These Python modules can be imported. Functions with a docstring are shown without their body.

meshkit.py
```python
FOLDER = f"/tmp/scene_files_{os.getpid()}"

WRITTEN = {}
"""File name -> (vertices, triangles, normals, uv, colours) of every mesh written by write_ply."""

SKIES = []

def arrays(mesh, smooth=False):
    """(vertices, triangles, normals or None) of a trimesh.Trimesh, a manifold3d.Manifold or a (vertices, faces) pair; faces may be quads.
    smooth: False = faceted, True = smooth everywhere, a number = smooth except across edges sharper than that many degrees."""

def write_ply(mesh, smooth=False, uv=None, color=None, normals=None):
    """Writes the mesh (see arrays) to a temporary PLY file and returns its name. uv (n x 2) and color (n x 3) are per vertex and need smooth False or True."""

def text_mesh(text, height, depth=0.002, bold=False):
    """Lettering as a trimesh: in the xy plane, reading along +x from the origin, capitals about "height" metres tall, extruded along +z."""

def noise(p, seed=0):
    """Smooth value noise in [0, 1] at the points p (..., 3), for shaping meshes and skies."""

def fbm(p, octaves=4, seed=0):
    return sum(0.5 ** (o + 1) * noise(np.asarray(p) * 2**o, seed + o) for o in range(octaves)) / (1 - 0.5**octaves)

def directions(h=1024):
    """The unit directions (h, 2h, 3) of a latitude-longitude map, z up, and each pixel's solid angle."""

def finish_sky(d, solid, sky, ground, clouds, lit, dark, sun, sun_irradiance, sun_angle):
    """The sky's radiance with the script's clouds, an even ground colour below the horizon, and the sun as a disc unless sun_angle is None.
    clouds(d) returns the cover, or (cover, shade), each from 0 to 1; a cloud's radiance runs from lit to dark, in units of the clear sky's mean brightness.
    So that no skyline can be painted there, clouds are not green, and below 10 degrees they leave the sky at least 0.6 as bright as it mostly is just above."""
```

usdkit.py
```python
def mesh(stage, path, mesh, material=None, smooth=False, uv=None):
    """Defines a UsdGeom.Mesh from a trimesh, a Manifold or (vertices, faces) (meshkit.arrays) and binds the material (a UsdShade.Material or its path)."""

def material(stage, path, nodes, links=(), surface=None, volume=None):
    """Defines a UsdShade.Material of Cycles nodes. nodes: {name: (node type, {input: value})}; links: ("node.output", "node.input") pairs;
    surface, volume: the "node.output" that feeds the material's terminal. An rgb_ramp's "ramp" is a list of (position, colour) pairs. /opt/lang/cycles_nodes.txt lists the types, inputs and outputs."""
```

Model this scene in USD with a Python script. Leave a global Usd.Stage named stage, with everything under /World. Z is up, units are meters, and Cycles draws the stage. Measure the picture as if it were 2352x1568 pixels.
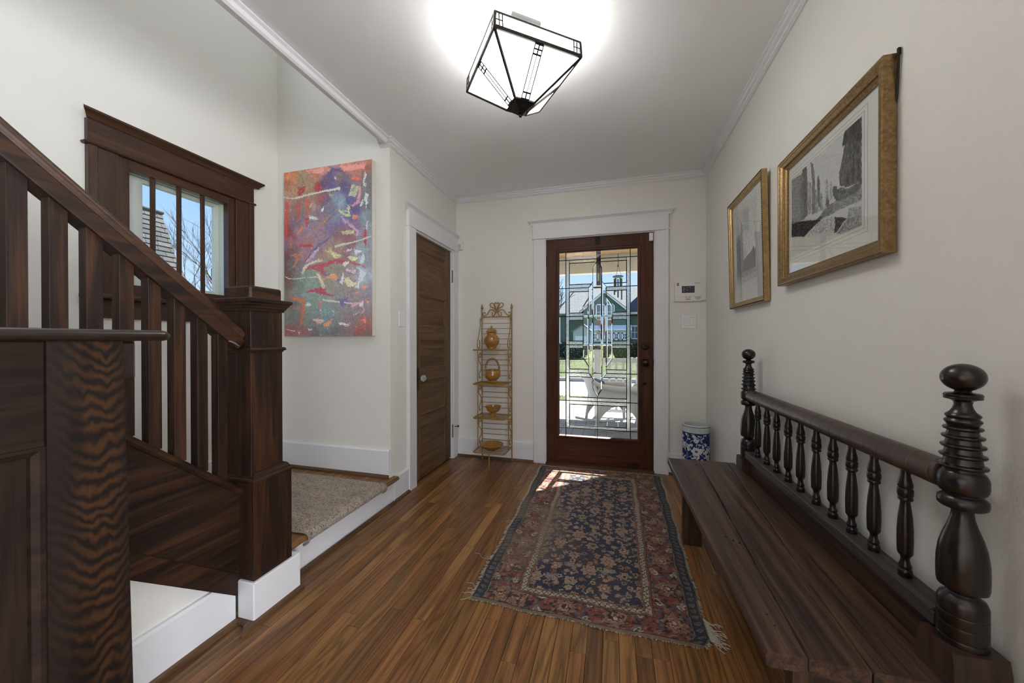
import math, random
import numpy as np
import trimesh
import shapely
from shapely.geometry import Polygon, LineString, box as sbox
from shapely.ops import polygonize, unary_union
from pxr import Usd, UsdGeom, UsdLux, UsdShade, Gf, Sdf, Vt
import usdkit, meshkit

stage = Usd.Stage.CreateInMemory()
UsdGeom.SetStageUpAxis(stage, 'Z')
UsdGeom.SetStageMetersPerUnit(stage, 1.0)
UsdGeom.Xform.Define(stage, '/World')
rnd = random.Random(7)

# ------------------------------------------------------------------ camera
YAW, PITCH, ROLL, EYE = 0.27025, -0.00404, -0.00168, (0.0, 0.0, 1.12)
cam = UsdGeom.Camera.Define(stage, '/World/camera')
cF = np.array([-math.sin(YAW) * math.cos(PITCH), math.cos(YAW) * math.cos(PITCH), math.sin(PITCH)])
cR = np.array([math.cos(YAW), math.sin(YAW), 0.0]); cU = np.cross(cR, cF)
cR, cU = math.cos(ROLL) * cR + math.sin(ROLL) * cU, -math.sin(ROLL) * cR + math.cos(ROLL) * cU
cam.AddTransformOp().Set(Gf.Matrix4d(*cR, 0, *cU, 0, *(-cF), 0, *EYE, 1))
cam.CreateHorizontalApertureAttr(36.0)
cam.CreateVerticalApertureAttr(24.0)
cam.CreateFocalLengthAttr(36.0 * 829.0 / 2352.0)
cam.CreateClippingRangeAttr(Gf.Vec2f(0.03, 2000.0))
cam.CreateFStopAttr(6.3)
cam.CreateFocusDistanceAttr(2.6)
cam.CreateExposureAttr(0.54)

# ------------------------------------------------------------------ sky, sun, added fill lights in the neighbouring rooms
SKY, SUN = 0.37, 5.0
STAIR_W, REAR_W, SIDE_W, LAMP, LAMP_GLASS = 3.6, 4.0, 13.0, .08, 11.0
SUN_DIR = np.array([-0.12, -1.0, -1.3]); SUN_DIR /= np.linalg.norm(SUN_DIR)
dome = UsdLux.DomeLight.Define(stage, '/World/sky')
dome.CreateIntensityAttr(1.0)
sky_m = usdkit.material(stage, '/World/Looks/sky', {
    'tc': ('texture_coordinate', {}), 'sp': ('separate_xyz', {}),
    'mr': ('map_range', {'from_min': -0.05, 'from_max': 0.9, 'clamp': True}),
    'rp': ('rgb_ramp', {'ramp': [(0, (0.74, 0.87, 1.0)), (0.12, (0.58, 0.77, 1.0)), (0.4, (0.34, 0.58, 0.98)), (1, (0.22, 0.42, 0.9))]}),
    'bg': ('background_shader', {'strength': SKY * 2.2})},
    [('tc.generated', 'sp.vector'), ('sp.z', 'mr.value'), ('mr.result', 'rp.fac'), ('rp.color', 'bg.color')], surface='bg.background')
UsdShade.MaterialBindingAPI.Apply(dome.GetPrim()).Bind(sky_m)


def aim(prim, pos, d):
    z = -np.asarray(d, float); z /= np.linalg.norm(z)
    x = np.cross((0, 0, 1), z) if abs(z[2]) < .999 else np.array([1., 0, 0]); x /= np.linalg.norm(x)
    y = np.cross(z, x)
    UsdGeom.Xformable(prim).AddTransformOp().Set(Gf.Matrix4d(*x, 0, *y, 0, *z, 0, *map(float, pos), 1))


sun = UsdLux.DistantLight.Define(stage, '/World/sun')
sun.CreateAngleAttr(0.53); sun.CreateNormalizeAttr(True); sun.CreateIntensityAttr(SUN); sun.CreateColorAttr(Gf.Vec3f(1, .96, .9))
aim(sun, (0, 0, 0), SUN_DIR)


def fill_light(name, pos, d, w, h, inten, col=(0.93, 0.96, 1.0)):
    l = UsdLux.RectLight.Define(stage, '/World/' + name)
    l.CreateWidthAttr(w); l.CreateHeightAttr(h); l.CreateIntensityAttr(inten); l.CreateColorAttr(Gf.Vec3f(*col))
    aim(l, pos, d)


fill_light('upper_stair_daylight', (-2.62, 1.05, 3.95), (1, 0, -.1), 1.2, 1.2, STAIR_W)  # added fill light high in the stairwell, out of view
fill_light('rear_window_daylight', (2.5, -4.15, 1.4), (0, 1, 0), 2.2, 1.6, REAR_W)  # added fill behind the camera, kept clear of the door glass reflection
fill_light('living_room_daylight', (4.35, -1.9, 1.30), (-1, .2, 0), 3.0, 2.2, SIDE_W)  # added fill from the unseen room at the right, brightens the hall


# ------------------------------------------------------------------ scene helpers
def s2l(r, g=None, b=None):
    a = np.array([r, g, b] if g is not None else r, float) / 255
    return tuple(np.where(a < .04045, a / 12.92, ((a + .055) / 1.055) ** 2.4).tolist())


USED = {}


def numbered(parent, name):
    k = (parent, name); n = USED.get(k, 0); USED[k] = n + 1
    return f'{parent}/{name}' if n == 0 else f'{parent}/{name}_{n:03d}'


def meta(prim, label=None, cat=None, group=None, kind=None):
    for k, v in (('label', label), ('category', cat), ('group', group), ('kind', kind)):
        if v: prim.SetCustomDataByKey(k, v)


class T:
    """a thing or a part: its path and its origin in the world"""
    def __init__(self, path, org): self.path, self.org = path, np.asarray(org, float)
    @property
    def prim(self): return stage.GetPrimAtPath(self.path)


def thing(name, label=None, cat=None, loc=(0, 0, 0), group=None, kind=None):
    p = numbered('/World', name)
    x = UsdGeom.Xform.Define(stage, p); x.AddTranslateOp().Set(Gf.Vec3d(*map(float, loc)))
    meta(x.GetPrim(), label, cat, group, kind)
    return T(p, loc)


def arr(mesh):
    if isinstance(mesh, (list,)):
        mesh = join(mesh)
    return mesh


def part(parent, name, mesh, mat, label=None, smooth=30, kind=None, color=None):
    """a mesh given in world coordinates, as a child of parent"""
    mesh = arr(mesh)
    p = numbered(parent.path, name)
    v, f = np.array(mesh.vertices) - parent.org, np.array(mesh.faces)
    g = usdkit.mesh(stage, p, (v, f), LOOK[mat] if isinstance(mat, str) else mat, smooth=smooth)
    if color is not None:
        UsdGeom.PrimvarsAPI(g).CreatePrimvar('col', Sdf.ValueTypeNames.Color3fArray, 'vertex').Set(Vt.Vec3fArray.FromNumpy(np.asarray(color, np.float32)))
    meta(g.GetPrim(), label, kind=kind)
    return T(p, parent.org)


def top(name, mesh, mat, label=None, cat=None, group=None, kind=None, smooth=30, color=None):
    t = part(T('/World', (0, 0, 0)), name, mesh, mat, smooth=smooth, color=color)
    meta(t.prim, label, cat, group, kind)
    return t


def copy(src, loc, rz=0, label=None, group=None, scale=None):
    p = numbered('/World', src.path.rsplit('/', 1)[1])
    x = UsdGeom.Xform.Define(stage, p)
    x.GetPrim().GetReferences().AddInternalReference(src.path)
    x.ClearXformOpOrder()
    x.AddTranslateOp(opSuffix='c').Set(Gf.Vec3d(*map(float, loc))); x.AddRotateZOp(opSuffix='c').Set(rz)
    if scale: x.AddScaleOp(opSuffix='c').Set(Gf.Vec3f(*scale))
    x.GetPrim().SetInstanceable(True)
    meta(x.GetPrim(), label, None, group)
    return T(p, loc)


# ------------------------------------------------------------------ shape helpers
def TM(v, f): return trimesh.Trimesh(np.asarray(v, float), np.asarray(f), process=False)


def join(ms): return trimesh.util.concatenate([m for m in ms])


def box(x0, x1, y0, y1, z0, z1, c=0.0015):
    """a box with chamfered edges"""
    x0, x1 = min(x0, x1), max(x0, x1); y0, y1 = min(y0, y1), max(y0, y1); z0, z1 = min(z0, z1), max(z0, z1)
    c = min(c, .45 * min(x1 - x0, y1 - y0, z1 - z0))
    if c <= 0:
        return trimesh.creation.box(bounds=[[x0, y0, z0], [x1, y1, z1]])
    P = []
    for X, sx in ((x0, 1), (x1, -1)):
        for Y, sy in ((y0, 1), (y1, -1)):
            for Z, sz in ((z0, 1), (z1, -1)):
                P += [(X, Y + sy * c, Z + sz * c), (X + sx * c, Y, Z + sz * c), (X + sx * c, Y + sy * c, Z)]
    return hull(P)


def hull(P):
    return trimesh.convex.convex_hull(np.asarray(P, float))


def bar(A, B, w, h, up=(0, 0, 1), c=0.001):
    """a chamfered bar from A to B, w wide across, h tall along up"""
    A, B = np.asarray(A, float), np.asarray(B, float); d = B - A; L = np.linalg.norm(d); d /= L
    s = np.cross(d, up); s /= np.linalg.norm(s); u = np.cross(s, d)
    m = box(0, L, -w / 2, w / 2, -h / 2, h / 2, c)
    m.vertices = A + m.vertices @ np.array([d, -s, u])
    return m


def prism(prof, A, B, u, v, mA=0.0, mB=0.0):
    """profile (p, q) swept from A to B, p along u, q along v; mA, mB shear the ends (mitres)"""
    A, B, u, v = (np.asarray(x, float) for x in (A, B, u, v)); d = B - A; d /= np.linalg.norm(d)
    poly = Polygon(prof)
    pv, pf = trimesh.creation.triangulate_polygon(shapely.geometry.polygon.orient(poly), engine='earcut')
    n = len(pv)
    P0 = np.array([A + p * u + q * v + d * (mA * p) for p, q in pv]); P1 = np.array([B + p * u + q * v + d * (mB * p) for p, q in pv])
    ring = np.array(shapely.geometry.polygon.orient(poly).exterior.coords)[:-1]
    V, F = [P0, P1], [pf[:, ::-1], pf + n]
    off = 2 * n
    R0 = np.array([A + p * u + q * v + d * (mA * p) for p, q in ring]); R1 = np.array([B + p * u + q * v + d * (mB * p) for p, q in ring]); k = len(ring)
    V += [R0, R1]
    i = np.arange(k); j = (i + 1) % k
    F += [np.stack([i, j, j + k], 1) + off, np.stack([i, j + k, i + k], 1) + off]
    m = TM(np.vstack(V), np.vstack(F))
    if np.dot(np.cross(u, v), d) < 0: m.faces = m.faces[:, ::-1]
    return m


def plate(poly, A, u, v, d, t):
    """a shapely polygon in (u, v) from A, extruded t along d"""
    u, v, d, A = (np.asarray(x, float) for x in (u, v, d, A))
    ms = []
    for g in getattr(poly, 'geoms', [poly]):
        m = trimesh.creation.extrude_polygon(g, t, engine='earcut')
        m.vertices = A + m.vertices @ np.array([u, v, d])
        if np.dot(np.cross(u, v), d) < 0: m.faces = m.faces[:, ::-1]
        ms.append(m)
    return join(ms)


def lathe(prof, c=(0, 0, 0), n=40):
    """(r, z) pairs revolved about the vertical through c"""
    prof = np.asarray(prof, float); k = len(prof); a = np.linspace(0, 2 * np.pi, n, endpoint=False)
    V = np.stack([prof[:, None, 0] * np.cos(a), prof[:, None, 0] * np.sin(a), np.repeat(prof[:, 1:2], n, 1)], -1).reshape(-1, 3) + np.asarray(c, float)
    F = []
    for i in range(k - 1):
        j = np.arange(n); jj = (j + 1) % n; a0, a1 = i * n, (i + 1) * n
        if prof[i + 1, 0] > 1e-6: F.append(np.stack([a0 + j, a1 + jj, a1 + j], 1))
        if prof[i, 0] > 1e-6: F.append(np.stack([a0 + j, a0 + jj, a1 + jj], 1))
    return TM(V, np.vstack(F))


def turn(prof, step=0.35):
    """smooth a list of (r, z) control points a little; repeated points stay sharp"""
    p = np.asarray(prof, float); out = [p[0]]
    for i in range(1, len(p) - 1):
        a, b, c = p[i - 1], p[i], p[i + 1]
        out += [b + (a - b) * step * .5, b + (a - b) * .12 * step + (c - b) * .12 * step, b + (c - b) * step * .5]
    out.append(p[-1]); return np.array(out)


def spline(P, k=8, closed=False):
    P = np.asarray(P, float); n = len(P); out = []
    for i in range(n if closed else n - 1):
        g = (lambda q: P[q % n]) if closed else (lambda q: P[min(max(q, 0), n - 1)])
        a, b, c, d = g(i - 1), g(i), g(i + 1), g(i + 2)
        for t in np.linspace(0, 1, k, endpoint=False):
            out.append(.5 * (2 * b + (c - a) * t + (2 * a - 5 * b + 4 * c - d) * t * t + (3 * b - a - 3 * c + d) * t ** 3))
    if not closed: out.append(P[-1])
    return np.array(out)


def tube(P, r, n=8, closed=False):
    P = np.asarray(P, float); k = len(P); r = np.broadcast_to(np.asarray(r, float), (k,))
    t = np.gradient(P, axis=0) if not closed else np.roll(P, -1, 0) - np.roll(P, 1, 0)
    t /= np.maximum(np.linalg.norm(t, axis=1, keepdims=True), 1e-12)
    ref = np.array([0, 0, 1.]) if abs(t[0][2]) < .9 else np.array([1., 0, 0])
    s = np.cross(t[0], ref); s /= np.linalg.norm(s); S = [s]
    for i in range(1, k):
        s = S[-1] - t[i] * np.dot(S[-1], t[i]); s /= max(np.linalg.norm(s), 1e-9); S.append(s)
    S = np.array(S); N = np.cross(t, S); a = np.linspace(0, 2 * np.pi, n, endpoint=False)
    V = (P[:, None] + r[:, None, None] * (S[:, None] * np.cos(a)[None, :, None] + N[:, None] * np.sin(a)[None, :, None])).reshape(-1, 3)
    F = []
    for i in range(k if closed else k - 1):
        j = np.arange(n); jj = (j + 1) % n; a0, a1 = i * n, ((i + 1) % k) * n
        F += [np.stack([a0 + j, a0 + jj, a1 + jj], 1), np.stack([a0 + j, a1 + jj, a1 + j], 1)]
    if not closed:
        V = np.vstack([V, P[:1], P[-1:]]); j = np.arange(n); jj = (j + 1) % n
        F += [np.stack([jj, j, np.full(n, k * n)], 1), np.stack([(k - 1) * n + j, (k - 1) * n + jj, np.full(n, k * n + 1)], 1)]
    return TM(V, np.vstack(F))


def grid(fn, nu, nv):
    """fn(u, v) -> (n, 3) over a regular grid; u fastest"""
    u, v = np.meshgrid(np.linspace(0, 1, nu), np.linspace(0, 1, nv)); V = fn(u.ravel(), v.ravel())
    i = (np.arange(nv - 1)[:, None] * nu + np.arange(nu - 1)).ravel()
    return TM(V, np.vstack([np.stack([i, i + 1, i + nu + 1], 1), np.stack([i, i + nu + 1, i + nu], 1)])), u.ravel(), v.ravel()


def moved(m, d): m = m.copy(); m.vertices = m.vertices + np.asarray(d, float); return m


# ------------------------------------------------------------------ materials
LOOK = {}


def mat(name, nodes, links=(), surface='p.BSDF'):
    LOOK[name] = usdkit.material(stage, '/World/Looks/' + name, nodes, links, surface=surface)


def plain(name, col, rough=.5, metal=0., spec=.5, coat=0., bump=0., bscale=60., var=0., vscale=8., **kw):
    n = {'p': ('principled_bsdf', {'base_color': col, 'roughness': rough, 'metallic': metal, 'specular_ior_level': spec, 'coat_weight': coat, **kw})}
    l = []
    if bump or var: n['g'] = ('geometry', {})
    if bump:
        n['bn'] = ('noise_texture', {'scale': bscale, 'detail': 4}); n['b'] = ('bump', {'strength': 1.0, 'distance': bump})
        l += [('g.position', 'bn.vector'), ('bn.fac', 'b.height'), ('b.normal', 'p.normal')]
    if var:
        n['vn'] = ('noise_texture', {'scale': vscale, 'detail': 5, 'roughness': .65})
        n['vr'] = ('rgb_ramp', {'ramp': [(.3, tuple(np.array(col) * (1 - var))), (.7, tuple(np.minimum(1, np.array(col) * (1 + var))))]})
        l += [('g.position', 'vn.vector'), ('vn.fac', 'vr.fac'), ('vr.color', 'p.base_color')]
    mat(name, n, l)


def wood(name, dark, mid, light, axis='z', rough=.42, along=1.4, across=22., fine=170., coat=0., spec=.45, dist=1.2, finew=.5, bump=.0004):
    """stained timber: broad figure and fine pores stretched along the grain, shifted from piece to piece"""
    def sc(a, b): return tuple(a if k == axis else b for k in 'xyz')
    n = {'g': ('geometry', {}), 'oi': ('object_info', {}), 'm37': ('math', {'math_type': 'multiply', 'value2': 37.0}),
         'cx': ('combine_xyz', {}), 'ad': ('vector_math', {'math_type': 'add'}),
         'm1': ('mapping', {'scale': sc(along, across)}), 'm2': ('mapping', {'scale': sc(4.5, fine)}),
         'n1': ('noise_texture', {'scale': 1.0, 'detail': 5, 'roughness': .6, 'distortion': dist}),
         'n2': ('noise_texture', {'scale': 1.0, 'detail': 3, 'roughness': .6}),
         'r1': ('rgb_ramp', {'ramp': [(.26, dark), (.46, mid), (.66, light)]}),
         'r2': ('rgb_ramp', {'ramp': [(.36, (.42, .4, .38)), (.56, (1, 1, 1))]}),
         'mx': ('mix_color', {'blend_type': 'multiply', 'fac': finew}),
         'b': ('bump', {'strength': .7, 'distance': bump}),
         'p': ('principled_bsdf', {'roughness': rough, 'coat_weight': coat, 'coat_roughness': .25, 'specular_ior_level': spec})}
    l = [('oi.random', 'm37.value1'), ('m37.value', 'cx.x'), ('m37.value', 'cx.y'), ('m37.value', 'cx.z'), ('g.position', 'ad.vector1'), ('cx.vector', 'ad.vector2'),
         ('ad.vector', 'm1.vector'), ('ad.vector', 'm2.vector'), ('m1.vector', 'n1.vector'), ('m2.vector', 'n2.vector'), ('n1.fac', 'r1.fac'), ('n2.fac', 'r2.fac'),
         ('r1.color', 'mx.a'), ('r2.color', 'mx.b'), ('mx.result', 'p.base_color'), ('n2.fac', 'b.height'), ('b.normal', 'p.normal')]
    mat(name, n, l)


plain('wall_paint', (0.755, 0.742, 0.70), rough=.62, bump=.0006, bscale=170)
plain('wall_paint_rough', (0.755, 0.742, 0.70), rough=.55, bump=.0009, bscale=150)
plain('ceiling_paint', (0.90, 0.92, 0.945), rough=.7, bump=.0004, bscale=120)
plain('trim_white', (0.74, 0.74, 0.765), rough=.42, spec=.35)
plain('plastic_white', (0.76, 0.75, 0.73), rough=.4)
plain('plastic_switch', (0.80, 0.80, 0.82), rough=.35)
plain('plastic_grey', (0.50, 0.49, 0.47), rough=.5)
plain('black_print', (0.02, 0.02, 0.02), rough=.6)
plain('screen_grey', (0.055, 0.06, 0.075), rough=.2)
plain('screen_mark', (0.42, 0.47, 0.52), rough=.4)
plain('amber', (0.8, 0.42, 0.25), rough=.4)
plain('gold_print', (0.33, 0.26, 0.09), rough=.5)
D_DARK, D_MID, D_LIGHT = (0.008, 0.0041, 0.003), (0.0195, 0.0090, 0.0057), (0.056, 0.022, 0.0098)
for ax in 'xyz':
    wood('dark_wood_' + ax, D_DARK, D_MID, D_LIGHT, ax, rough=.5, spec=.32)
    wood('window_wood_' + ax, (0.022, 0.0095, 0.005), (0.045, 0.019, 0.0095), (0.075, 0.032, 0.014), ax, rough=.4)
    wood('door_wood_' + ax, (0.036, 0.0115, 0.0066), (0.070, 0.0225, 0.0125), (0.102, 0.035, 0.019), ax, rough=.45, finew=.35, spec=.2)
    wood('closet_wood_' + ax, (0.062, 0.033, 0.0155), (0.132, 0.075, 0.036), (0.195, 0.115, 0.057), ax, rough=.5, spec=.2, across=16, along=1.1)
    wood('shoe_wood_' + ax, (0.035, 0.017, 0.008), (0.085, 0.043, 0.02), (0.14, 0.075, 0.036), ax, rough=.4)
    wood('bench_wood_' + ax, (0.012, 0.0065, 0.0052), (0.042, 0.0215, 0.0155), (0.098, 0.048, 0.029), ax, rough=.42, spec=.5, across=30., dist=.7, finew=.6, bump=.0009)
plain('turned_wood', (0.0075, 0.0045, 0.0038), rough=.26, spec=.55, var=.45, vscale=14, bump=.0007, bscale=45)
wood('rail_wood', (0.022, 0.011, 0.009), (0.05, 0.027, 0.021), (0.09, 0.05, 0.039), 'y', rough=.38, spec=.6)

wood('seat_wood', (0.010, 0.006, 0.005), (0.046, 0.024, 0.0175), (0.125, 0.064, 0.039), 'y', rough=.42, spec=.5, along=.8, across=42., fine=230, finew=.85, dist=.5, bump=.0014)
wood('rail_grey', (0.014, 0.010, 0.009), (0.045, 0.036, 0.034), (0.085, 0.072, 0.070), 'y', rough=.5, spec=.4, along=1.2, across=60., finew=.8)
# ------------------------------------------------------------------ oak strip floor
def oak(name, tint):
    t = np.array(tint) * np.array((1.92, 1.74, 1.36))
    n = {'g': ('geometry', {}), 'oi': ('object_info', {}), 'm37': ('math', {'math_type': 'multiply', 'value2': 53.0}), 'cx': ('combine_xyz', {}), 'ad': ('vector_math', {'math_type': 'add'}),
         'm1': ('mapping', {'scale': (11, .75, 11)}), 'm2': ('mapping', {'scale': (420, 9, 420)}), 'm3': ('mapping', {'scale': (30, 1.2, 30)}),
         'n1': ('noise_texture', {'scale': 1.0, 'detail': 1.5, 'roughness': .45, 'distortion': .3}), 'k': ('math', {'math_type': 'multiply', 'value2': 62.0}), 'sn': ('math', {'math_type': 'sine'}),
         'n2': ('noise_texture', {'scale': 1.0, 'detail': 2}), 'n3': ('noise_texture', {'scale': 1.0, 'detail': 4}),
         'rw': ('rgb_ramp', {'ramp': [(.0, tuple(t * .62)), (.25, tuple(t * .86)), (.6, tuple(t)), (1, tuple(t * 1.1))]}), 'mr': ('map_range', {'from_min': -1, 'from_max': 1, 'to_min': 0, 'to_max': 1}),
         'r2': ('rgb_ramp', {'ramp': [(.36, (.50, .47, .43)), (.54, (1, 1, 1))]}),
         'r3': ('rgb_ramp', {'ramp': [(.3, (.74, .72, .68)), (.7, (1.12, 1.12, 1.12))]}),
         'rr': ('rgb_ramp', {'ramp': [(0, (.74, .71, .67)), (.45, (.96, .96, .96)), (1, (1.22, 1.2, 1.16))]}),
         'mx': ('mix_color', {'blend_type': 'multiply', 'fac': .7}), 'mx2': ('mix_color', {'blend_type': 'multiply', 'fac': 1.0, 'use_clamp': False}), 'mx3': ('mix_color', {'blend_type': 'multiply', 'fac': 1.0}),
         'b': ('bump', {'strength': .5, 'distance': .0004}),
         'p': ('principled_bsdf', {'roughness': .36, 'specular_ior_level': .38, 'coat_weight': .06, 'coat_roughness': .3})}
    l = [('oi.random', 'm37.value1'), ('m37.value', 'cx.x'), ('m37.value', 'cx.y'), ('m37.value', 'cx.z'), ('g.position', 'ad.vector1'), ('cx.vector', 'ad.vector2'),
         ('ad.vector', 'm1.vector'), ('ad.vector', 'm2.vector'), ('ad.vector', 'm3.vector'), ('m1.vector', 'n1.vector'), ('n1.fac', 'k.value1'), ('k.value', 'sn.value1'), ('sn.value', 'mr.value'), ('m2.vector', 'n2.vector'), ('m3.vector', 'n3.vector'),
         ('mr.result', 'rw.fac'), ('n2.fac', 'r2.fac'), ('n3.fac', 'r3.fac'), ('oi.random', 'rr.fac'), ('rw.color', 'mx.a'), ('r2.color', 'mx.b'), ('mx.result', 'mx2.a'), ('r3.color', 'mx2.b'),
         ('mx2.result', 'mx3.a'), ('rr.color', 'mx3.b'), ('mx3.result', 'p.base_color'), ('n2.fac', 'b.height'), ('b.normal', 'p.normal')]
    mat(name, n, l)


oak('oak', (0.140, 0.076, 0.033)); oak('oak_red', (0.142, 0.070, 0.031)); oak('oak_pale', (0.168, 0.095, 0.043))
plain('under_floor', (0.012, 0.008, 0.005), rough=.9)
XL, XR, YB, YP, XW, ZC = -1.463, 0.737, 3.25, 2.16, -2.434, 2.49
REAR, ZU = -4.0, 5.2

fl = thing('floor', kind='structure')
part(fl, 'sub_floor', box(XL - .02, XR + .02, REAR, YB + .1, -.12, -.0195, 0), 'under_floor')
bw = 0.0572; x = XL; r = random.Random(3)
while x < XR - .004:
    x1 = min(x + bw, XR); y = -.55 - r.random() * .9
    while y < YB:
        y1 = y + .5 + r.random() * 1.5
        if YB - y1 < .3: y1 = YB
        part(fl, 'floor_board', box(x + .0005, x1 - .0005, max(y, -.6) + .0004, min(y1, YB) - .0004, -.019, r.uniform(-.0003, .0003), .0011), r.choice(['oak', 'oak', 'oak', 'oak_red', 'oak_red', 'oak_pale']), smooth=False) if y1 > -.6 else None
        y = y1
    x = x1
part(fl, 'rear_floor', join([box(XL, XR, REAR, -.6, -.019, 0, 0), box(XR, 4.3, REAR, .12, -.019, 0, 0)]), 'oak', smooth=False)

part(fl, 'closet_floor', box(XL - 1.0, XL - .001, YP + .12, YB, -.019, 0, 0), 'oak', smooth=False)
# ------------------------------------------------------------------ walls and ceilings
W = .12


def wall(name, pieces, m='wall_paint'):
    return top(name, join([box(*p, 0) for p in pieces]), m, kind='structure', smooth=False)


DO = (-.578, .341, 2.03)             # front door opening: x0, x1, height
wall('wall_back', [(XL - W, DO[0], YB, YB + W, -.02, ZC), (DO[1], XR + W, YB, YB + W, -.02, ZC), (DO[0], DO[1], YB, YB + W, DO[2], ZC)])
CO = (2.47, 3.145, 1.957)            # closet door opening: y0, y1, height
wall('wall_left', [(XL - W, XL, YP, CO[0], -.02, ZC), (XL - W, XL, CO[1], YB, -.02, ZC), (XL - W, XL, CO[0], CO[1], CO[2], ZC), (XL - W, XL, YP, YP + .1, ZC, ZU)])
wall('wall_right', [(XR, XR + W, .1, YB, -.02, ZC), (XR, XR + W, REAR, -3.6, -.02, ZC)], 'wall_paint_rough')
wall('wall_living', [(XR + W, 4.2, .1, .2, -.02, ZC), (XR + W, 1.35, REAR - W, REAR, -.02, ZC), (3.65, 4.2, REAR - W, REAR, -.02, ZC), (1.35, 3.65, REAR - W, REAR, -.02, .55), (1.35, 3.65, REAR - W, REAR, 2.25, ZC), (4.2, 4.3, REAR, -3.45, -.02, ZC), (4.2, 4.3, -.35, .2, -.02, ZC), (4.2, 4.3, -3.45, -.35, -.02, .15), (4.2, 4.3, -3.45, -.35, 2.44, ZC)])
wall('wall_closet', [(XL - 1.0, XL - .9, YP + .06, YB + W, -.02, ZC), (XL - 1.0, XL - W, YB, YB + W, -.02, ZC), (XL - 1.0, XL - W, YP + W, YB, ZC - .1, ZC)])
wall('wall_landing', [(XW - W, XL - W, YP, YP + W, -.02, ZU)])
WO = (1.262, 1.803, 1.372, 2.035)    # stair window opening y0, y1, z0, z1
UO = (.45, 1.65, 3.4, 4.6)            # unseen opening added for the upper stair fill light
wall('wall_window', [(XW - W, XW, REAR, UO[0], -.02, ZU), (XW - W, XW, UO[0], UO[1], -.02, WO[2]), (XW - W, XW, UO[1], YP, -.02, WO[2]), (XW - W, XW, UO[0], WO[0], WO[2], UO[2]), (XW - W, XW, WO[1], YP, WO[2], UO[2]),
                     (XW - W, XW, WO[0], WO[1], WO[3], UO[2]), (XW - W, XW, UO[1], YP, UO[2], ZU), (XW - W, XW, UO[0], UO[1], UO[3], ZU)])
wall('wall_upper', [(XL, XL + .1, REAR, YP, ZC + .06, ZU)])
wall('wall_rear', [(XW - W, -1.4, REAR - W, REAR, -.02, ZU), (.6, XR + W, REAR - W, REAR, -.02, ZU), (-1.4, .6, REAR - W, REAR, -.02, ZU)])
top('ceiling', join([box(XL, XR + W, REAR, YB + W, ZC, ZC + .06, 0), box(XR + W, 4.3, REAR, .2, ZC, ZC + .06, 0), box(XW - W, XL + .1, REAR - W, YP + W, ZU, ZU + .05, 0)]), 'ceiling_paint', kind='structure', smooth=False)
# plaster under the stair string
top('wall_stair', plate(Polygon([(1.085, -.02), (1.085, .16), (-.9, 1.82), (REAR, 2.47), (REAR, -.02)]), (XL - .04, 0, 0), (0, 1, 0), (0, 0, 1), (1, 0, 0), .048), 'wall_paint', kind='structure', smooth=False)

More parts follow.
